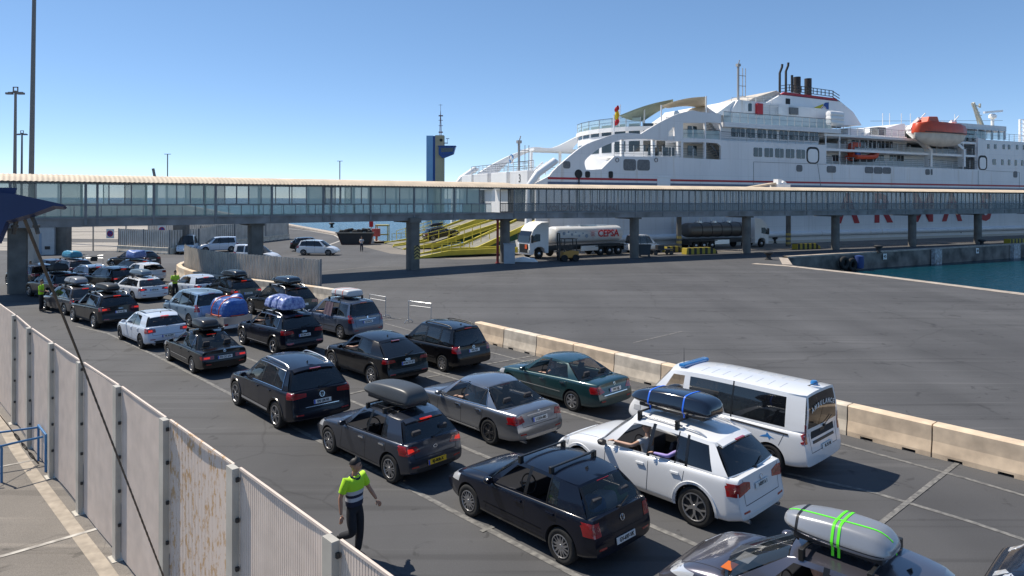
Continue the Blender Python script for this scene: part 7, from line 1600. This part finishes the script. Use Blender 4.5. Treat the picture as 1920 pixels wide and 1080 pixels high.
for k, (t, m) in enumerate(((9.0, M['tyre']), (10.4, M['tyre']), (11.7, mat('fender_blue', (.02, .05, .18), .6)))):
    A_ = Vector((30, 75.4, 0)); d = (Vector((71.7, 98.5, 0))-A_).normalized(); q = MB(); q.T = Matrix.Translation(A_ + d*t + Vector((d.y, -d.x, 0))*.4 + Vector((0, 0, -.9 - .25*(k == 1)))) @ Matrix.Rotation(math.atan2(d.y, d.x), 4, 'Z')
    if k < 2: q.tube([(.55*math.cos(a), 0, .55*math.sin(a)) for a in [i*math.pi/10 for i in range(20)]], .24, 10, closed=True)
    else: q.lathe([(.1, -.8), (.5, -.7), (.55, 0), (.5, .7), (.1, .8)], 16, 'Z')
    tag(q.build('quay_fender', m, None, True), ['old tyre fender hanging left on the basin wall', 'second tyre fender hanging slightly lower', 'dark blue drum fender beside the tyres'][k], 'fender')
q = MB(); p = G(955, 494); q.T = Matrix.Translation(p); q.box(-.55, .55, -.35, .35, 0, 1.9); q.box(-.6, .6, -.4, .4, 1.9, 1.96); tag(q.build('electric_cabinet', mat('cabinet_grey', (.40, .42, .44), .5, noise=.1, scale=2), bevel=.02), 'grey electric cabinet against the bridge column by the tanker', 'cabinet')
q = MB(); p = G(933, 493.5); q.T = Matrix.Translation(p); q.tube([(0, 0, 0), (0, 0, 4.4)], .13, 10); q.lathe([(.25, 0), (.25, .06)], 12); q.lathe([(.2, 4.2), (.2, 4.3)], 12); tag(q.build('fire_main_pipe', mat('pipe_red', (.30, .02, .015), .5), None, True), 'red upright fire main pipe beside the bridge column', 'pipe')
q = MB(); p = G(1207, 481); q.T = Matrix.Translation(p); q.prism([(-.6, .2), (-.7, 1.25), (.7, 1.25), (.6, .2)], -.5, .5); q.box(-.75, .75, -.55, .55, 1.25, 1.35); q.lathe([(.12, -.06), (.12, .06)], 10, 'Y', (.5, -.4, .12)); q.lathe([(.12, -.06), (.12, .06)], 10, 'Y', (-.5, -.4, .12)); tag(q.build('waste_container', mat('bin_dark', (.03, .04, .05), .6)), 'dark wheeled waste container right of a bridge column', 'container')
q = MB(); p = G(1240, 477.5); q.T = Matrix.Translation(p) @ Matrix.Rotation(.3, 4, 'Z'); q.box(-1.3, 1.3, -.6, .6, .55, .65)
for x in (-1, 1):
    for y in (-.5, .5): q.lathe([(.25, -.07), (.25, .07)], 12, 'Y', (x, y, .25))
q.box(-.6, .2, -.3, .3, .65, 1.1); tag(q.build('flat_trolley', M['plastic']), 'low flat trolley between the van and the hazard block', 'trolley')
q = MB(); p = G(985, 491); q.T = Matrix.Translation(p); q.prism([(-1.3, 0), (-1.0, .35), (-.2, .5), (.9, .35), (1.3, 0)], -.4, .4); tag(q.build('white_heap_cover', SHW2, bevel=.05), 'low white covered heap at the foot of the tanker cab', 'cover')
for px, nm in ((1273, 'pale post with hazard bands in front of the steel tanker'), (1478, 'pale post with hazard bands right of the truck cab')):
    p = G(px, 470 if px < 1400 else 462); q = MB(); q.T = Matrix.Translation(p); q.tube([(0, 0, 0), (0, 0, 4.4)], .32, 12); q.lathe([(.34, .9), (.34, 1.2)], 12, mi=1); q.lathe([(.34, 1.5), (.34, 1.8)], 12, mi=1); q.lathe([(.34, .3), (.34, .6)], 12, mi=1); tag(q.build('bridge_prop', [COLC, YEL], None, True, 40), nm, 'post', 'round posts under the footbridge')
# skip, life ring post, yellow booth on the sea quay
p = G(668, 458); q = MB(); q.T = Matrix.Translation(p) @ Matrix.Rotation(.1, 4, 'Z'); q.prism([(-2.6, 1.7), (-1.9, 0), (1.9, 0), (2.4, 1.7), (2.3, 1.7), (1.8, .1), (-1.8, .1), (-2.5, 1.7)], -.9, .9); q.prism([(-2.5, 1.6), (-1.9, .1), (1.8, .1), (2.3, 1.6)], -.8, .8, mi=1); q.box(-2.7, 2.5, -.95, -.85, 1.55, 1.72, mi=2)
sk_ = tag(q.build('skip', [mat('skip_rust', (.10, .035, .025), .7, noise=.4, scale=1.5), M['plastic'], mat('skip_rim', (.25, .22, .18), .7)]), 'rusty brown skip full of black bags on the sea quay', 'skip')
for k in range(7): b = tag(link('rubbish_bag', lumpy('rubbish_bag', .9, .9, .5, M['tyre'], 40+k)), 'black rubbish bag heaped in the rusty skip', 'rubbish bag', 'black bags in the rusty skip'); b.location = p + Vector((-2.0+k*.62, random.uniform(-.3, .3), 1.45 + .12*(k % 3)))
p = G(696, 456); q = MB(); q.T = Matrix.Translation(p); q.tube([(0, 0, 0), (0, 0, 3.4)], .09, 8); q.box(-.28, .28, -.1, .1, 2.3, 3.2, mi=1); q.box(-.18, .18, -.12, .12, 3.2, 3.6); q.prism([(-.6, 0), (-.4, .9), (.1, 1.3), (.5, 0)], -.3, .3); tag(q.build('lifebuoy_post', [M['white'], SHRED2]), 'white post with a red lifebuoy case beside the skip', 'post')
p = G(706, 455); q = MB(); q.T = Matrix.Translation(p); q.box(-.7, .5, -.3, .3, .9, 2.0); q.box(-.1, .1, -.1, .1, 0, .9); tag(q.build('red_box', mat('box_faded_red', (.42, .08, .07), .6)), 'faded red box between the lifebuoy post and the yellow booth', 'box')
p = G(717, 454); q = MB(); q.T = Matrix.Translation(p)
for x in (-.85, .85):
    for y in (-.6, .6): q.bar((x, y, 0), (x, y, 2.5), .12)
for z in (.1, 2.4, 1.1): q.bar((-.85, -.6, z), (.85, -.6, z), .12); q.bar((-.85, .6, z), (.85, .6, z), .12); q.bar((-.85, -.6, z), (-.85, .6, z), .12); q.bar((.85, -.6, z), (.85, .6, z), .12)
q.box(-.95, .95, -.7, .7, 2.42, 2.55); tag(q.build('yellow_booth', mat('booth_yellow', (.45, .42, .15), .6)), 'small open yellow framed booth at the quay edge', 'booth')
q = MB()
for a, b in (((735, 452), (752, 452)), ((752, 452), (768, 452)), ((778, 452), (800, 451)), ((800, 451), (815, 452))):
    A_ = G(*a); B_ = G(*b); q.bar(A_ + Vector((0, 0, 1.1)), B_ + Vector((0, 0, 1.1)), .06); q.bar(A_ + Vector((0, 0, .6)), B_ + Vector((0, 0, .6)), .05); q.bar(A_, A_ + Vector((0, 0, 1.1)), .06); q.bar(B_, B_ + Vector((0, 0, 1.1)), .06)
tag(q.build('quay_railing', YB), 'thin yellow railing along the sea quay', 'railing')
# tube frames on the asphalt
def frame(p0, p1, h, label, feet=True):
    a = Vector(p0); b = Vector(p1); a.z = b.z = 0; r = empty('crowd_barrier', a, label=label, cat='barrier', group='empty crowd barrier frames'); d = b-a; n_ = Vector((-d.y, d.x, 0)).normalized(); q = MB()
    q.tube([Vector((0, 0, .02)), Vector((0, 0, h)) , d + Vector((0, 0, h)), d + Vector((0, 0, .02))], .022, 6); q.tube([Vector((0, 0, h-.22)), d + Vector((0, 0, h-.22))], .018, 6); q.build('frame', mat('galvanised', (.50, .51, .52), .35, .7), r)
    for o_ in (Vector((0, 0, 0)), d): q = MB(); q.tube([o_ - n_*.32 + Vector((0, 0, .01)), o_ - n_*.2 + Vector((0, 0, .12)), o_ + Vector((0, 0, .16)), o_ + n_*.2 + Vector((0, 0, .12)), o_ + n_*.32 + Vector((0, 0, .01))], .02, 6); q.build('foot', MATS['galvanised'], r)
    return r
frame(G(693, 590), G(723, 596), 1.12, 'empty tube barrier frame just right of the steel blue people carrier'); frame(G(766, 605), G(808, 611), 1.12, 'empty tube barrier frame above the black people carrier'); frame(G(160, 512), G(193, 512), 1.5, 'tube barrier frame with a small dark sign among the far cars')
q = MB(); p = G(176, 512); q.box(p.x-.28, p.x+.28, p.y-.03, p.y+.03, 1.0, 1.4); tag(q.build('small_sign', M['plastic']), 'small dark sign fixed on the far tube frame', 'sign')
# ================================================================ skyline
TB = mat('tower_blue', (.20, .40, .62), .3, noise=.15, scale=.1, spec=.8); TB2 = mat('tower_blue_dark', (.02, .08, .28), .4); TO = mat('tower_ochre', (.62, .46, .28), .8, noise=.1, scale=.2)
t0 = GY(815, 372, 320); tw = empty('control_tower', (t0.x, t0.y, 0), 0, 'slim blue and ochre port control tower with a side cabin, behind the footbridge', 'tower')
q = MB(); q.box(-3.9, -.9, 0, 4, 0, 35.3); q.build('blue_shaft', TB, tw); q = MB(); q.box(-.9, .2, .3, 4, 0, 35.2); q.build('blue_side', TB2, tw); q = MB(); q.box(.2, 4.1, 0, 4.5, 0, 35.5); q.build('ochre_shaft', TO, tw)
q = MB(); q.prism([(1.9, 26.5), (8.6, 26.8), (9.6, 30.4), (1.9, 30.6)], -1.2, 3.0); q.prism([(2.0, 26.5), (8.6, 26.8), (4.2, 25.0), (3.6, 24.8)], -1.0, 2.6); q.box(1.6, 9.8, -1.5, 3.2, 30.2, 30.6); q.build('control_cabin', TB2, tw); q = MB(); q.prism([(3.0, 27.6), (8.4, 27.8), (8.9, 29.6), (3.0, 29.6)], -1.26, -1.2); q.build('cabin_glass', SHG, tw)
q = MB()
for x, y in ((2, 1), (3, 1), (2.5, 2)): q.bar((x, y, 35.4), (2.5, 1.3, 47), .18)
for z in (37, 40, 42.5, 44.6): q.bar((1.6, 1.3, z), (3.6, 1.3, z), .5 if z in (37, 44.6) else .2)
q.bar((2.5, 1.3, 46), (2.5, 1.3, 50), .14); q.bar((1.6, 1.3, 49.6), (3.4, 1.3, 49.6), .12); q.build('lattice_mast', mat('mast_red', (.20, .06, .06), .6), tw)
q = MB(); q.lathe([(.7, -.1), (.7, 0)], 16, 'Y', (2.9, -.02, 33.2)); q.build('clock_disc', SHK, tw); q = MB(); q.box(4.1, 5.9, .5, 2, 31.8, 32.1); q.bar((5.7, 1, 32), (5.7, 1, 34), .15); q.bar((5.0, 1, 34), (6.6, 1, 34), .25); q.build('camera_bracket', SHK, tw)
MG = mat('mast_pole', (.20, .185, .17), .6)
def mast(px, ytop, Y, r, label, heads=True, lean=.4):
    b0 = GY(px, 372, Y); tz = GY(px, ytop, Y).z; q = MB(); q.tube([(0, 0, 0), (lean*tz/60, 0, tz)], [r, r*.62], 12); o = empty('floodlight_mast', (b0.x, b0.y, 0), 0, label, 'light mast'); q.build('pole', MG, o, True)
    if heads:
        q = MB(); tx = lean*tz/60; w = 2.0*heads; q.bar((tx-w, 0, tz-.4), (tx+w, 0, tz-.4), .25); q.bar((tx, -w*.5, tz-.4), (tx, w*.5, tz-.4), .25); q.bar((tx-.5, 0, tz-.3), (tx-.5, 0, tz+.8), .2); q.bar((tx+.5, 0, tz-.3), (tx+.5, 0, tz+.8), .2); q.bar((tx-.6, 0, tz+.8), (tx+.6, 0, tz+.8), .2); q.build('head_frame', MG, o)
        for x in (-w, -w*.55, w*.55, w): q = MB(); q.box(tx+x-.35, tx+x+.35, -.5, .2, tz-.9, tz-.45); q.build('floodlight', MG, o)
mast(57, -60, 100, .38, 'very tall thick mast at the far left reaching out of the picture', False, .8); mast(27, 170, 160, .42, 'floodlight mast left of the thick mast, the taller of the two with lamps', .85); mast(40, 249, 260, .45, 'smaller floodlight mast farther away at the left', .85)
for px, yt, Y, nm in ((314, 289, 200, 'thin street lamp above the left half of the footbridge'), (637, 302, 230, 'thin street lamp above the middle of the footbridge')): b0 = GY(px, 372, Y); tz = GY(px, yt, Y).z; q = MB(); q.tube([(0, 0, 0), (0, 0, tz)], .16, 6); q.bar((-.9, 0, tz), (.9, 0, tz), .25, .15); o = q.build('street_lamp', MG); o.location = (b0.x, b0.y, 0); tag(o, nm, 'street lamp', 'street lamps beyond the footbridge')
a = GY(292, 330, 180); b = GY(287, 316, 180); q = MB(); q.bar((0, 0, 0), (a.x-a.x, 0, a.z), .8); q.bar((0, 0, a.z-1.5), (b.x-a.x, 0, b.z), .5); o = q.build('small_crane', MG); o.location = (a.x, a.y, 0); tag(o, 'tip of a small dark crane jib above the footbridge roof', 'crane')
# ================================================================ blue canopy corner, stay rod, blue rail
BL = mat('canopy_blue', (.005, .025, .10), .5, noise=.2, scale=2); cp = empty('blue_canopy', GY(0, 400, 6.2), 0, 'corner of a dark blue metal canopy poking in at the left edge', 'canopy'); c0_ = cp.location.copy()
def wedge(L, y0, y1, m, name): 
    f_ = [GY(*p, y0) - c0_ for p in L]; b_ = [GY(*p, y0) - c0_ + Vector((-.04, y1-y0, -.03)) for p in L]; q = MB(); A_ = [q.v(p) for p in f_]; B_ = [q.v(p) for p in b_]; n_ = len(L); q.b.faces.new(A_); q.b.faces.new(B_[::-1])
    for k in range(n_): q.b.faces.new((A_[k], B_[k], B_[(k+1) % n_], A_[(k+1) % n_]))
    return q.build(name, m, cp)
wedge([(-160, 345), (30, 364), (100, 379), (121, 384), (117, 387), (100, 386), (62, 400), (12, 414), (-4, 452), (-160, 452)], 6.2, 6.3, BL, 'fascia_panel'); wedge([(-160, 350), (32, 352), (28, 365), (-160, 362)], 6.4, 6.45, BL, 'upper_panel')
sr = empty('stay_rod', GY(45, 408, 6.3), 0, 'dark steel stay rod slanting from the blue canopy across the mesh fence', 'stay rod'); s0 = sr.location.copy(); RS = mat('rod_steel', (.10, .085, .07), .55, .3, noise=.4, scale=12)
q = MB(); e0 = Vector((0, 0, 0)); e1 = GY(150, 672, 7.6) - s0; e2 = GY(352, 1200, 9.55) - s0; q.tube([e0, e1], [.016, .012], 8); q.build('rod', RS, sr, True)
q = MB(); k = 90; q.tube([e1.lerp(e2, i/k) for i in range(k+1)], [.010 + .0025*(i % 2) for i in range(k+1)], 6); q.build('cable', RS, sr, True)
for px, py, dx in ((34, 412, -.03), (60, 412, .04)): q = MB(); p = GY(px, py, 6.3) - s0; q.tube([p + Vector((.0, 0, .03)), p + Vector((dx*.6, 0, -.02)), p + Vector((dx, 0, -.07)), p + Vector((dx*1.4, 0, -.13))], .018, 8); q.lathe([(.03, -.012), (.03, .012)], 10, c=p + Vector((dx, 0, -.06))); q.build('clamp', RS, sr, True, 50)
BR = mat('rail_blue', (.035, .16, .36), .4, noise=.15, scale=5); r = empty('blue_bike_rail', G(86, 885), 0, 'blue tubular bike rail standing on the pavement at the left edge', 'rail'); o0 = r.location.copy(); h = Vector((0, 0, .83)); P = lambda x, y: G(x, y) - o0
q = MB(); q.tube(bez([P(3, 905), P(3, 905) + h*.9, P(6, 905) + h, P(80, 886) + h], 4), .026, 10); q.build('front_hoop', BR, r, True); q = MB(); q.tube([P(-60, 884) + h*.98, P(72, 864) + h*.98], .026, 10); q.tube([P(72, 864), P(72, 864) + h], .026, 10); q.build('rear_hoop', BR, r, True)
q = MB(); q.tube([P(86, 885), P(86, 885) + h*1.04, P(72, 864) + h*1.04, P(72, 864) + h*.9], .028, 10); q.build('end_frame', BR, r, True)
q = MB(); q.tube(bez([P(-60, 905) + h*.0, P(-60, 905) + h, P(-20, 905) + h], 3), .026, 8); q.build('hoop', BR, r, True)
a = G(73, 872); q = MB(); k_ = Vector((-13.2, 16.2, 2.9)); q.tube([a + Vector((0, 0, .03)), a.lerp(k_, .06)], .02, 6); q.tube([a.lerp(k_, .06), k_, k_ + (k_-a)*.6], .011, 6)
for t in (.08, .16, .24): c_ = a.lerp(k_, t); d = (k_-a).normalized(); s_ = d.cross(Vector((0, 1, 0))).normalized(); q.tube([c_ + d*.11*math.cos(x) + s_*.03*math.sin(x) for x in [i*math.pi/6 for i in range(12)]], .010, 5, closed=True)
tag(q.build('guy_cable', RS, None, True), 'thin guy cable with turnbuckle anchored by the blue bike rail', 'cable')

p = GY(1440, 349, 88); q = MB(); q.T = Matrix.Translation(p) @ Matrix.Rotation(.43, 4, 'Z'); q.prism([(-3.2, -.3), (.9, .25), (.9, .45), (-3.2, -.1)], -.5, .5); q.build('luffing_arm', CREAM, tag(empty('boarding_ramp_gear', (0, 0, 0)), 'cream and white boarding ramp gear lying on the footbridge roof', 'ramp gear'))
q = MB(); q.T = Matrix.Translation(p) @ Matrix.Rotation(.43, 4, 'Z'); q.box(.9, 3.2, -.6, .6, -.3, .25); q.box(1.3, 1.9, -.4, .4, .2, .9); q.bar((.9, 0, .2), (2.6, 0, .7), .15); q.tube([(2.4, -.4, .3), (2.4, .4, .3)], .35, 10); q.build('gear_housing', SHW2, bpy.data.objects['boarding_ramp_gear'])
